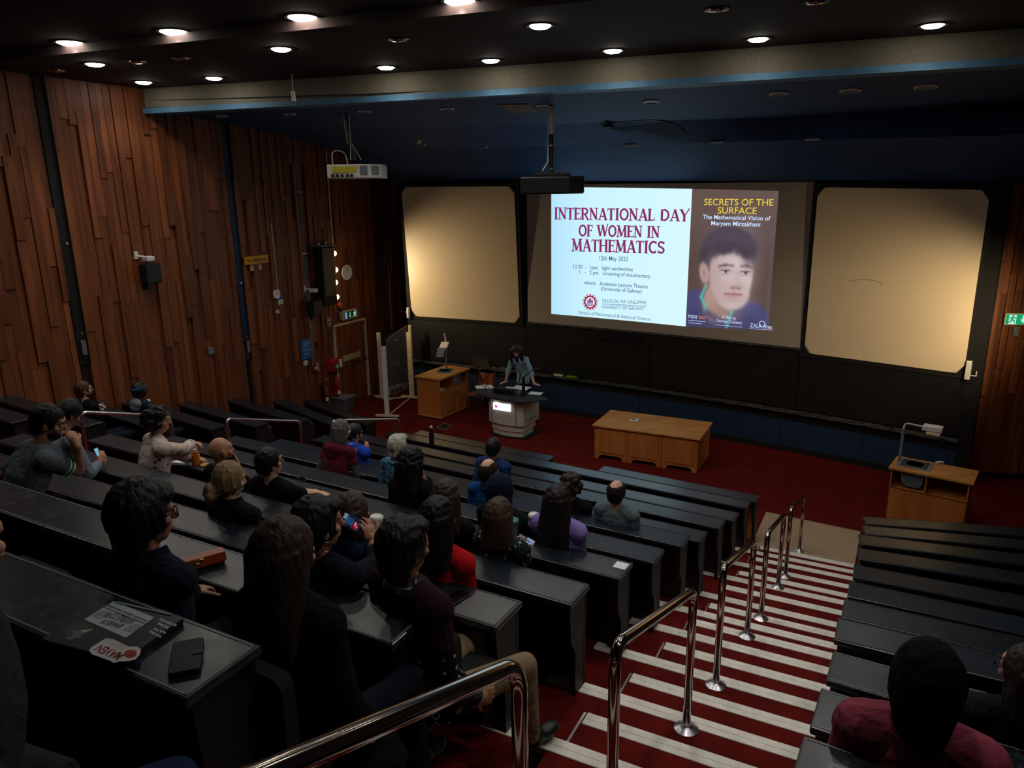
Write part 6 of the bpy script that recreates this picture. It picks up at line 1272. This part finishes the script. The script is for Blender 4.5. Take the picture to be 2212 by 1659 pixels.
seated('lilac', 'F', (1205, 1044), 'person with long dark hair in a lilac sweater, holding a coffee cup', skin='tan', fem=True, loose=.022, cloth=cloth((142, 124, 196)), hair=('long', (32, 24, 24), 1.12, .30), finehand=True, armL=dict(w=at(1143, 1160, ZF['F']+DT+.06), hd=rdir('F', .05, .3, .9), hn=rdir('F', .9, .2, 0), curl=46), armR='lap')
seated('darkcurls', 'H', (1234, 1021), 'person with dark brown curls in a black top', skin='tan', cloth=BLK, hair=('curly', (44, 34, 28), 1.08, 0), amp=.012, armR='side', armL='side')
seated('greyshirt', 'H', (1332, 1036), 'person with thinning dark hair in a grey sweatshirt, nearest the aisle', skin='fair', cloth=cloth((96, 108, 114)), hair=('balding', (36, 30, 28), 1.03, 0), armR='side', armL='side')
seated('navyhood', 'D', (756, 1062), 'person with straight brown hair in a navy hooded top', skin='fair', fem=True, hood=True, cloth=cloth((26, 38, 66)), hair=('bob', (58, 42, 34), 1.10, .1), armR='side', armL='side')
seated('photographer', 'C', (682, 1075), 'person with short black hair and a hoop earring photographing the stage', hyaw=24, skin='tan', fem=True, cloth=cloth((16, 20, 32)), hair=('fluffy', (20, 18, 18), 1.02, 0), sleeve=1.6, finehand=True, earring=True, vox=.008,
       armR=dict(w=rowpt('C', 800, 1148, .14), el=rowpt('C', 842, 1205, -.05), hd=rdir('C', -.35, .1, .75), hn=rdir('C', -.9, .3, -.1), curl=32, th=-1), armL=dict(w=rowpt('C', 707, 1145, .14), el=rowpt('C', 668, 1225, .0), hd=rdir('C', .22, .1, .8), hn=rdir('C', .9, .3, -.1), curl=38, th=1))
seated('sweater', 'C', (868, 1120), 'person with thick black hair in a patterned sweater, plaid collar and khaki trousers', yaw=16, skin='olive', cloth=cloth((44, 20, 28), 'bands'), collar=cloth((70, 72, 78), 'check', (20, 20, 24), (190, 196, 204)), loose=.018, hair=('fluffy', (14, 13, 13), 1.06, 0), legs=cloth((146, 124, 98)), armR='side', armL='side', vox=.007, legx=.13)
seated('denim', 'B', (302, 1037), 'person with collar-length dark hair and glasses in a dark denim jacket', hyaw=20, skin='tan', fem=True, cloth=cloth((24, 30, 46)), collar=cloth((20, 25, 40)), glasses=True, hair=('fluffy', (30, 29, 31), 1.16, 0), seed=5, amp=.008, vox=.007, armR=dict(w=at(428, 1292, ZF['B']+.62), hd=rdir('B', -.2, .8, -.2), hn=V(0, 0, -1)), armL='side')
seated('longbrown', 'B', (606, 1112), 'person with long straight brown hair in black, nearest the camera in the middle block', skin='fair', fem=True, hyaw=6, cloth=cloth((11, 11, 13)), loose=.02, hair=('long', (48, 33, 25), 1.16, .24), vox=.007, amp=.004, armR='side', armL='side')
seated('greenjacket', 'A', (-215, 1110), 'person in a dark green jacket and jeans cut off by the left edge', yaw=34, hyaw=-50, tilt=-28, lean=6, skin='fair', cloth=cloth((44, 54, 50)), loose=.035, hood=True, hair=('short', (40, 30, 26), 1.0, 0), legs=JEAN, armR='lap', armL='lap', vox=.008)
# --- right of the aisle
seated('blackhijab', 'C', (2016, 1393), 'person in a black headscarf and a dusky pink shirt right of the aisle', MR=MRB, skin='tan', fem=True, loose=.028, cloth=cloth((138, 60, 76)), collar=cloth((124, 52, 66)), hair=('scarf', (9, 9, 11), 1.04, 0), vox=.007, armL='side', armR='side')
seated('edgeface', 'D', (2236, 1396), 'person with dark hair and glasses at the right edge of the picture', MR=MRB, hyaw=-42, skin='fair', fem=True, cloth=DRK, glasses=True, eyes=True, hair=('bob', (34, 27, 24), 1.04, .2), vox=.007, armL='side', armR='side')
# seat under the person in the last row
p = bpy.data.objects['person.027'] if 'person.027' in bpy.data.objects else None
t = thing('folding_seat', MROW['A'] @ V(-1.6, -.5, -DT), 'dark tip-up seat under the person in the green jacket', 'seat'); s_ = bpy.data.objects.new('seat_pad', SEAT[1]); COL.objects.link(s_); s_.parent = t
gx = PEOPLE['greenjacket'][1]; s_.matrix_local = Matrix.Translation(-WL[t.name]) @ MROW['A'] @ Matrix.Translation((gx, -.62, -DT+.86))
for k, v in PEOPLE.items(): print('PERSON', k, v)
# ================================================================ THE SPEAKER
def speaker():
    s = 1.10; base = Vector((.29, 16.97, 0)); fy = Vector((-.518, -.856, 0)).normalized(); fx = Vector((fy.y, -fy.x, 0)); Z = V(0, 0, 1)
    B3 = Matrix((fx, fy, Z)).transposed(); W_ = lambda p: base+B3 @ (V(*p)*s)
    t = thing('person', base, 'person with long dark hair in a pale denim shirt leaning on the lectern', 'person')
    th = [math.radians(a) for a in (12, 24, 30)]; P = [V(0, 0, .93)]
    for L_, a in zip((.17, .20, .21), th): P.append(P[-1]+V(0, math.sin(a), math.cos(a))*L_)
    ups = [B3 @ V(0, math.sin(a), math.cos(a)) for a in th]; hp = math.radians(26); hc = P[3]+V(0, math.sin(.5), math.cos(.5))*.10+V(0, math.sin(hp)*.06+.015, math.cos(hp)*.06)
    J = dict(fwd=fy, right=fx, R3=B3); mid = P[2]+(P[3]-P[2])*.55
    J['spine'] = [(W_(c), a, b, u) for c, a, b, u in zip((P[0]-V(0, 0, .08), P[1], P[2], mid, P[3]), (.168, .145, .168, .160, .085), (.118, .105, .118, .098, .07), (Z, ups[0], ups[1], ups[2], ups[2]))]
    J['neck'] = W_(P[3]); J['headc'] = W_(hc); sh = P[3]-V(0, math.sin(th[2]), math.cos(th[2]))*.055
    for k, sd in (('L', -1), ('R', 1)): J['sh'+k] = W_(sh+V(sd*.165, 0, 0))
    Hr = B3 @ Matrix.Rotation(math.radians(18), 3, 'Z') @ Matrix.Rotation(-hp, 3, 'X'); J['Hm'] = Matrix.Translation(J['headc']) @ Hr.to_4x4(); J['hup'] = Hr @ Z; J['hfw'] = Hr @ V(0, 1, 0)
    for k, w, hd in (('R', at(1092, 826, .97), V(-.8, -.55, -.1)), ('L', at(1156, 836, .97), V(.75, -.55, -.1))):
        out = fx*(1 if k == 'R' else -1); E, T = ik(J['sh'+k], w, .285*s, .26*s, out*.8-fy*.3-Z*.2); J['el'+k], J['wr'+k], J['hd'+k], J['hn'+k] = E, T, hd.normalized(), V(0, 0, -1); J['curl'+k] = 10
    for k, sd in (('L', -1), ('R', 1)): J['hip'+k] = W_((sd*.09, -.0, .9)); J['kn'+k] = W_((sd*.10, .03, .5)); J['an'+k] = W_((sd*.11, -.02, .09)); J['ft'+k] = fy
    den = cloth((140, 172, 186))
    figure(t, J, dict(s=s, vox=.010, fem=True, skin='fair', cloth=den, collar=den, sleeve=1.35, hair=('speaker', (38, 27, 24), 1.2, .10), legs=cloth((30, 36, 50)), eyes=True, finehand=True, hairc=(38, 27, 24), seed=9))
    c = J['spine'][3][0]+fy*.12*s; q = MB(frame(c, fx, ups[2])); q.box(-.045, .045, -.035, -.0, -.06, .09); q.build('undershirt', cloth((34, 40, 110)), t, bevel=.012)
    for sd in (-1, 1): q = MB(frame(J['spine'][2][0]+fy*.125*s+ups[2]*.06, fx, ups[1])); q.box(sd*.085-.05, sd*.085+.05, -.01, .008, -.05, .06); q.build('pocket', den, t, bevel=.006)
    q = MB(); q.cone(J['wrL']-J['hdL']*.03, J['wrL']-J['hdL']*.015, .036*s, .036*s, 14); q.build('wrist_band', M['black'], t)
speaker()

# ================================================================ THINGS ON THE DESKS
def rowM(n, px, py, ang=0, dz=0, MR=None):      # frame lying on the desk of a row at a pixel; ang turns it
    p = at(px, py, ZF[n]+DT+.001+dz); return Matrix.Translation(p) @ ((MR or MROW)[n]).to_3x3().to_4x4() @ Matrix.Rotation(math.radians(ang), 4, 'Z')
def pxM(n, quad):                    # frame with x along the first edge of four pixels on the desk plane; returns frame, width, depth
    a, b, c, d = (at(*q, ZF[n]+DT+.001) for q in quad); return frame(a, b-a), (b-a).length, (d-a).length
def phone_at(Mx, label, w=.076, h=.155, t_=.009, screen=None, case=None):
    t = thing('phone', Mx.translation, label, 'phone'); q = MB(Mx); q.prism(rrect(-w/2, w/2, -h/2, h/2, .012), 0, t_); q.build('case', case or M['black'], t, bevel=.002)
    q = MB(Mx); q.prism(rrect(-w/2+.004, w/2-.004, -h/2+.005, h/2-.005, .009), t_, t_+.0008); q.build('screen', screen or fm((16, 18, 22), .08), t); return t
# laptop lid with stickers
Ma, lw, ld = pxM('A', ((268, 1443), (402, 1346), (258, 1288), (118, 1378.5)))
t = thing('laptop', Ma.translation, 'closed black laptop covered in stickers on the nearest left desk', 'laptop')
# lid frame: x from viewer-near corner to the right-far corner, y towards the left
q = MB(Ma); q.prism(rrect(0, lw, 0, ld, .015), .004, .024); q.build('lid', mat('black_laptop', (30, 34, 37), .38, var=.1), t, bevel=.004); q = MB(Ma); q.prism(rrect(.004, lw-.004, .004, ld-.004, .012), 0, .005); q.build('base', M['black'], t); MB(Ma).box(lw-.012, lw-.003, ld*.15, ld*.85, .024, .027).build('hinge', M['grey'], t)
def lidpt(px, py):
    P = at(px, py, ZF['A']+DT+.026); v = Ma.inverted() @ P; return v.x, v.y
def decal(pts, m, z=.0246, name='sticker'):
    q = MB(Ma); vs = [lidpt(*p) for p in pts]; ar = sum(a[0]*b[1]-b[0]*a[1] for a, b in zip(vs, vs[1:]+vs[:1])); vs = vs if ar > 0 else vs[::-1]; q.prism(vs, .0236, z); return q.build(name, m, t)
def dtext(s, l, r, up, m, z=.0252, bold=.01, par=None):   # baseline ends and a pixel above the left end (letters may stand upside down)
    a, b, c = Vector((*lidpt(*l), 0)), Vector((*lidpt(*r), 0)), Vector((*lidpt(*up), 0)); v, f = text_verts(s, bold); lo, hi = v.min(0), v.max(0); q = MB(Ma)
    q._add([a+(b-a)*((x-lo[0])/(hi[0]-lo[0]))+(c-a)*((y-lo[1])/(hi[1]-lo[1]))+V(0, 0, z) for x, y in v], f); return q.build('lettering', m, t)
CR4 = 600/1956
def cp(x, y): return (x*CR4, 1150+y*CR4)     # pixel from the enlarged study of this corner
decal([cp(800, 483), cp(1085, 597), cp(885, 740), cp(594, 612)], fm((176, 188, 196), .4))
decal([cp(735, 522), cp(1020, 640), cp(1015, 645), cp(730, 527)], fm((30, 36, 42)), .0249, 'rule')
decal([cp(640, 590), cp(690, 560), cp(735, 548), cp(770, 560), cp(752, 602), cp(700, 610)], fm((138, 148, 158)), .0248, 'print_shape'); decal([cp(905, 660), cp(960, 640), cp(1000, 655), cp(960, 690), cp(915, 705), cp(860, 690)], fm((138, 148, 158)), .0248, 'print_shape')
ink = fm((22, 28, 34))
dtext('MAUNAKEA OBSERVATORIES HAWAII', cp(1042, 620), cp(768, 508), cp(1022, 630), ink); dtext('INVISIBLE COWS', cp(966, 612), cp(772, 556), cp(920, 650), ink, bold=.02); dtext('BEWARE OF', cp(884, 650), cp(744, 612), cp(838, 676), ink, bold=.02)
decal([cp(745, 745), cp(800, 752), cp(910, 805), cp(960, 802), cp(992, 820), cp(985, 860), cp(950, 895), cp(905, 905), cp(840, 908), cp(800, 918), cp(780, 905), cp(650, 858), cp(628, 835), cp(640, 810)], fm((206, 204, 202), .4))
wine = fm((120, 26, 40)); dtext('MAVEN', cp(885, 858), cp(722, 790), cp(818, 900), wine, bold=.025)
for k in range(3): dtext('MARS ATMOSPHERE AND VOLATILE', cp(890-12*k, 826+9*k-24), cp(760-12*k, 762+9*k-8), cp(886-12*k, 829+9*k-24), fm((120, 90, 96)), bold=0)
vs = []
for i in range(18): a = 2*PI*i/18; vs.append(cp(918+45*math.cos(a)+6*math.sin(a), 855-30*math.sin(a)+0*math.cos(a)))
decal(vs, fm((150, 34, 22), .35), .0249, 'planet')
decal([cp(858, 858), cp(960, 826), cp(962, 830), cp(860, 863)], fm((214, 120, 80)), .0252, 'orbit')
dtext('MORE', cp(1140, 730), cp(1060, 690), cp(1128, 742), M['paper'], bold=.02); dtext('SATS', cp(1172, 705), cp(1090, 670), cp(1160, 717), M['paper'], bold=.02); dtext('MORE', cp(1192, 665), cp(1118, 632), cp(1180, 680), M['paper'], bold=.02); dtext('SCIENCE', cp(1246, 650), cp(1130, 603), cp(1232, 664), M['paper'], bold=.02)
def ringpts(sc_, cx=548, cy=700): 
    out = []
    for i in range(24): a = 2*PI*i/24; out.append(cp(cx+sc_*(100*math.cos(a)-20*math.sin(a)), cy-sc_*(62*math.sin(a)+28*math.cos(a)*.9)))
    return out
decal(ringpts(1), fm((70, 92, 96)), .0246); decal(ringpts(.96), fm((36, 42, 46)), .0248); decal(ringpts(.74), fm((52, 60, 66)), .025)
decal([cp(512, 735), cp(520, 690), cp(560, 692), cp(590, 700), cp(580, 720), cp(550, 742)], fm((96, 98, 112)), .0252, 'print_shape'); decal([cp(565, 690), cp(650, 680), cp(650, 686), cp(590, 708)], fm((170, 170, 140)), .0253, 'print_shape'); dtext('INTERN', cp(525, 745), cp(470, 752), cp(523, 735), fm((190, 196, 196)), bold=0)
# wallet phone
Mw, ww, wl = pxM('A', ((372, 1466), (412, 1458), (449, 1386), (398, 1391))); t = thing('phone_wallet', Mw.translation, 'black folding phone wallet with a clasp, right of the laptop', 'phone'); q = MB(Mw); q.prism(rrect(-.012, .078, 0, .17, .01), 0, .018); q.build('cover', mat('black_leatherette', (26, 29, 30), .5, bump=.3, bscale=200), t, bevel=.004); MB(Mw).box(.05, .082, .075, .095, .018, .021).build('clasp', M['black'], t, bevel=.002)
# purse and small case on desk B
pa = at(378, 1240, ZF['B']+DT+.001); pb = at(478, 1212, ZF['B']+DT+.001); Mx = frame((pa+pb)/2, pb-pa); t = thing('purse', Mx.translation, 'glossy red-brown leather purse with a brass clasp on the desk before the denim jacket', 'purse')
q = MB(Mx); q.prism([(-.035, 0), (.035, 0), (.042, .022), (.026, .058), (-.026, .058), (-.042, .022)], -.125, .125, R=Matrix(((0, 0, 1), (1, 0, 0), (0, 1, 0)))); q.build('body', M['leather'], t, bevel=.012); q = MB(Mx); q.prism([(-.046, .022), (-.03, .062), (.03, .062), (.04, .042), (.036, .04), (.026, .057), (-.026, .057), (-.042, .022)], -.128, .128, R=Matrix(((0, 0, 1), (1, 0, 0), (0, 1, 0)))); q.build('flap', M['leather'], t)
q = MB(Mx); q.tube([(.022*math.cos(a), -.044, .05+.012*math.sin(a)) for a in [2*PI*i/16 for i in range(17)]], .004, 6); q.build('clasp', M['brass'], t, smooth=2)
q = MB(rowM('B', 352, 1212, 0)); q.ball((0, 0, .03), (.04, .025, .03), 14); tag(q.build('earphone_case', M['grey'], smooth=2), 'small pale earphone case beside the denim collar', 'case')
phone_at(rowM('C', 982, 1295, -8), 'large black phone lying near the end of the desk with the sweater', .085, .185); phone_at(rowM('E', 690, 1066, 62), 'black phone lying on the desk right of the bare arm', .08, .165); phone_at(rowM('E', 652, 1036, 70), 'phone with a dark red edge beside the watch arm', .07, .13, case=fm((70, 20, 26)))
# stickers
Ms = rowM('E', 1343, 1222, 0); tag(MB(Ms).box(-.055, .045, -.05, .05, 0, .002).build('desk_sticker', M['paper']), 'white square sticker at the aisle end of a desk', 'sticker')
Ms = MRB['B'] @ Matrix.Translation((.17, .14, .0)); t = thing('desk_sticker', Ms.translation, 'worn grey printed sticker on the nearest right-hand desk', 'sticker'); MB(Ms).box(-.075, .075, -.06, .06, 0, .0015).build('paper', fm((128, 132, 138)), t)
q = MB(Ms)
for k in range(4): q.box(-.06, .06-.02*k, .035-.016*k, .041-.016*k, .0015, .002)
q.build('printed_lines', fm((84, 88, 96)), t)
def cup(P, label, body, lid=None, h=.115, r0=.03, r1=.042, sleeve=None, cat='cup'):
    t = thing('takeaway_cup', P, label, cat); q = MB(Matrix.Translation(P)); q.lathe([(0, 0), (r0, 0), (r1, h), (r1-.003, h), (0, h-.004)], 22); q.build('body', body, t, smooth=True)
    if sleeve: q = MB(Matrix.Translation(P)); a = r0+(r1-r0)*.3; b_ = r0+(r1-r0)*.75; q.lathe([(a+.001, h*.3), (a+.003, h*.3), (b_+.003, h*.75), (b_+.001, h*.75)], 22); q.build('sleeve', sleeve, t, smooth=True)
    if lid: q = MB(Matrix.Translation(P)); q.lathe([(r1+.004, h-.006), (r1+.004, h+.004), (r1-.004, h+.016), (r1-.008, h+.02), (r1-.012, h+.013), (0, h+.013)], 22); q.build('lid', lid, t, smooth=True)
    return t
cup(at(815, 1153, ZF['D']+DT), 'white-lidded takeaway cup beyond the photographing hands', M['white'], M['white'], .13, .036, .05); q = MB(rowM('D', 800, 1172, 10)); q.prism(rrect(-.06, .06, -.045, .045, .02), 0, .04); tb = tag(q.build('snack_tub', M['white'], bevel=.006), 'small white snack tub with yellow filling below the takeaway cup', 'tub'); q = MB(q.M); q.prism(rrect(-.05, .05, -.036, .036, .016), .04, .046); q.build('filling', M['yellow'], tb)
cup(at(1153, 1140, ZF['F']+DT+.035), 'coffee cup with a white lid held beside the lilac sweater', mat('brown_cup', (46, 28, 20), .6), M['white'], .125, .034, .05)
cup(rowpt('G', 219, 886, -.02, MLB), 'black and white striped cup held by the person with auburn hair', M['white'], M['black'], .14, .034, .048, M['black']); cup(at(320, 880, ZF['H']+DT+.04), 'white cup with a white lid in front of the blue headband', M['white'], M['white'], .12, .034, .05)
# bottles
def bottle(P, label, prof, m, capm, capprof): t = thing('bottle', P, label, 'bottle'); q = MB(Matrix.Translation(P)); q.lathe(prof, 22); q.build('body', m, t, smooth=True); q = MB(Matrix.Translation(P)); q.lathe(capprof, 22); q.build('cap', capm, t, smooth=True); return t
bottle(at(933, 961, ZF['K']+DT), 'tall dark bottle with a pale cap standing on a front desk', [(0, 0), (.045, 0), (.047, .2), (.02, .3), (.018, .32), (0, .32)], M['black'], M['white'], [(0, .32), (.024, .32), (.024, .355), (0, .355)])
tq = mat('milky_plastic', (170, 190, 180), .3, trans=.3)
t = bottle(at(763, 1001, ZF['G']+DT), 'pale bottle with a bright blue lid beside the maroon vest', [(0, 0), (.045, 0), (.045, .2), (.04, .22), (0, .22)], tq, fm((30, 100, 220), .35), [(0, .22), (.046, .22), (.044, .27), (.02, .28), (0, .28)]); q = MB(Matrix.Translation(WL[t.name])); q.tube([(.02, 0, .27), (.03, 0, .31), (.02, 0, .33)], .012, 8); q.build('spout', fm((30, 100, 220), .35), t)
bottle(at(1107, 1170, ZF['E']+DT), 'clear tumbler with a teal lid before the flowered blouse', [(0, 0), (.04, 0), (.052, .17), (0, .17)], M['glass'], fm((46, 110, 130), .4), [(0, .17), (.055, .17), (.055, .195), (.03, .21), (0, .21)])
t = bottle(at(425, 1002, ZF['E']+DT), 'orange drink in a clear bottle beside white paper', [(0, 0), (.04, 0), (.042, .1), (.03, .14), (0, .14)], mat('orange_drink', (232, 128, 16), .15, emit=0), M['white'], [(0, .14), (.02, .14), (.02, .165), (0, .165)])
q = MB(rowM('E', 400, 1000, 20)); q._add([(-.12, -.07, 0), (.1, -.06, 0), (.12, .07, .0), (-.08, .08, .0), (-.12, -.07, .03), (.1, -.06, .015), (.12, .07, .045), (-.08, .08, .02)], [(0, 3, 2, 1), (4, 5, 6, 7), (0, 1, 5, 4), (1, 2, 6, 5), (2, 3, 7, 6), (3, 0, 4, 7)]); tag(q.build('paper_bag', M['paper']), 'crumpled white paper beside the orange drink', 'paper')
q = MB(rowM('E', 443, 1006, 0)); q.lathe([(0, 0), (.045, 0), (.05, .01), (.04, .02), (0, .022)], 18); tag(q.build('biscuit', fm((190, 140, 70), .8), smooth=True), 'round golden biscuit beside the bald person', 'biscuit')
# phones in hands
def held(n, quad_c, ax_px, up_px, w, h, label, screen, y, MR=None, flip=False):
    c = rowpt(n, *quad_c, y, MR); a = rowpt(n, *ax_px, y, MR); x = (a-c).normalized(); nrm = (CAMP-c).normalized(); nrm = (nrm-x*nrm.dot(x)).normalized(); yv = nrm.cross(x); Mx = Matrix.Translation(c) @ Matrix((x, yv, nrm)).transposed().to_4x4()
    t = thing('phone', c, label, 'phone'); q = MB(Mx); q.prism(rrect(-w/2, w/2, -h/2, h/2, .01), -.008, 0); q.build('case', M['black'], t); q = MB(Mx); q.prism(rrect(-w/2+.004, w/2-.004, -h/2+.004, h/2-.004, .008), 0, .0008); q.build('screen', screen, t); return t, Mx
t, Mx = held('C', (757, 1126), (797, 1146), 0, .17, .085, 'phone held up sideways, its screen showing the stage', em((22, 26, 44), .9), .17)
for nm, (x0, x1, y0, y1), c in (('screen_image', (-.06, -.03, .0, .03), (120, 140, 150)), ('screen_image', (-.04, .02, -.02, .02), (30, 70, 110)), ('screen_image', (.02, .06, -.035, .01), (110, 24, 48)), ('screen_button', (.035, .045, -.012, .008), (190, 190, 200)), ('screen_bar', (.0, .05, -.038, -.03), (14, 14, 18))): q = MB(Mx); q.box(x0, x1, y0, y1, .0008, .0014); q.build(nm, em(c, .8), t)
q = MB(Mx); q.lathe([(.006, .0015), (.009, .0015), (.009, .002), (.006, .002)], 16, (.055, -.015, 0)); q.build('record_ring', em((220, 60, 90), 1), t)
t, Mx = held('D', (213, 981), (222, 977), 0, .075, .13, 'phone with a pale blue screen held by the person with glasses', em((130, 190, 205), .8), .08)
t, Mx = held('H', (783, 968), (790, 966), 0, .08, .13, 'phone held by the person in the blue jacket', em((30, 40, 80), .6), .06)
t, Mx = held('E', (1139, 1182), (1150, 1188), 0, .08, .15, 'phone with coloured app icons in an open brown wallet', em((150, 160, 190), .8), .16)
r_ = random.Random(5)
for i in range(4):
    for j in range(6): q = MB(Mx); q.box(-.033+.018*i, -.021+.018*i, -.065+.021*j, -.051+.021*j, .0008, .0014); q.build('app_icon', em(r_.choice([(220, 80, 70), (80, 140, 220), (240, 240, 240), (60, 150, 110), (230, 180, 80), (40, 60, 130)]), .8), t)
q = MB(Mx); q.box(-.115, -.042, -.075, .075, -.012, -.006); q.build('wallet_flap', fm((86, 40, 30)), t); q = MB(Mx); q.box(-.108, -.05, .0, .065, -.006, -.004); q.build('card', em((120, 150, 170), .4), t); q = MB(Mx); q.box(-.108, -.05, -.03, -.0, -.006, -.004); q.build('card', em((30, 60, 110), .4), t)
t = thing('draped_coat', MROW['B'] @ V(-.02, -.32, -.6), 'dark coat bundled on the seat beside the long brown hair', 'coat'); mb = MB(); P = MROW['B'] @ V(.06, -.28, -.26)
for i in range(7): mb.ball(P+V(.05*math.sin(i*2.1), .05*math.cos(i*1.7), -.05*i), (.13, .11, .07), 12)
put('cloth', remesh(mb, .014, 5), cloth((15, 17, 22)), t)
# ================================================================ LAMPS' LIGHT
for i, P in enumerate(LAMPS):
    spot('downlight', P-Vector((0, 0, .05)), P-Vector((0, 0, 5)), LAMP_W, (1, .965, .92), 128, .1, .7)
for p, to in zip(SPOTS, (19.0, 19.3, 18.6, 18.3)):
    spot('spotlight', p, cyl(to, 2.7), SCONCE_W*1.25, (1, .76, .45), 112, .05, 1.0)
g = MR2
for k, z in enumerate((3.9, 3.5, 3.2, 2.9)):
    c = g @ Vector((.35, 2.7, z)); t = thing('wall_spotlight', c, 'glowing wall spotlight on the right wall beyond the frame, %s from the top' % num[k], 'spotlight', 'right wall spotlights')
    to = cyl(29.6-.2*k, 2.9); d = (to-c).normalized(); q = MB(); q.cone(c-d*.12, c, .045, .075, 14); q.build('shade', M['black'], t); q = MB(); q.cone(c-d*.01, c+d*.005, .06, .06, 14); q.build('lamp', em((255, 226, 180), 9), t); MB().tube([c-d*.1, g @ Vector((.0, 2.7, z))], .012, 6).build('arm', M['black'], t)
    spot('spotlight', c+d*.06, to, SCONCE_W*1.5, (1, .76, .45), 90, .05, 1.0)
build_desks()
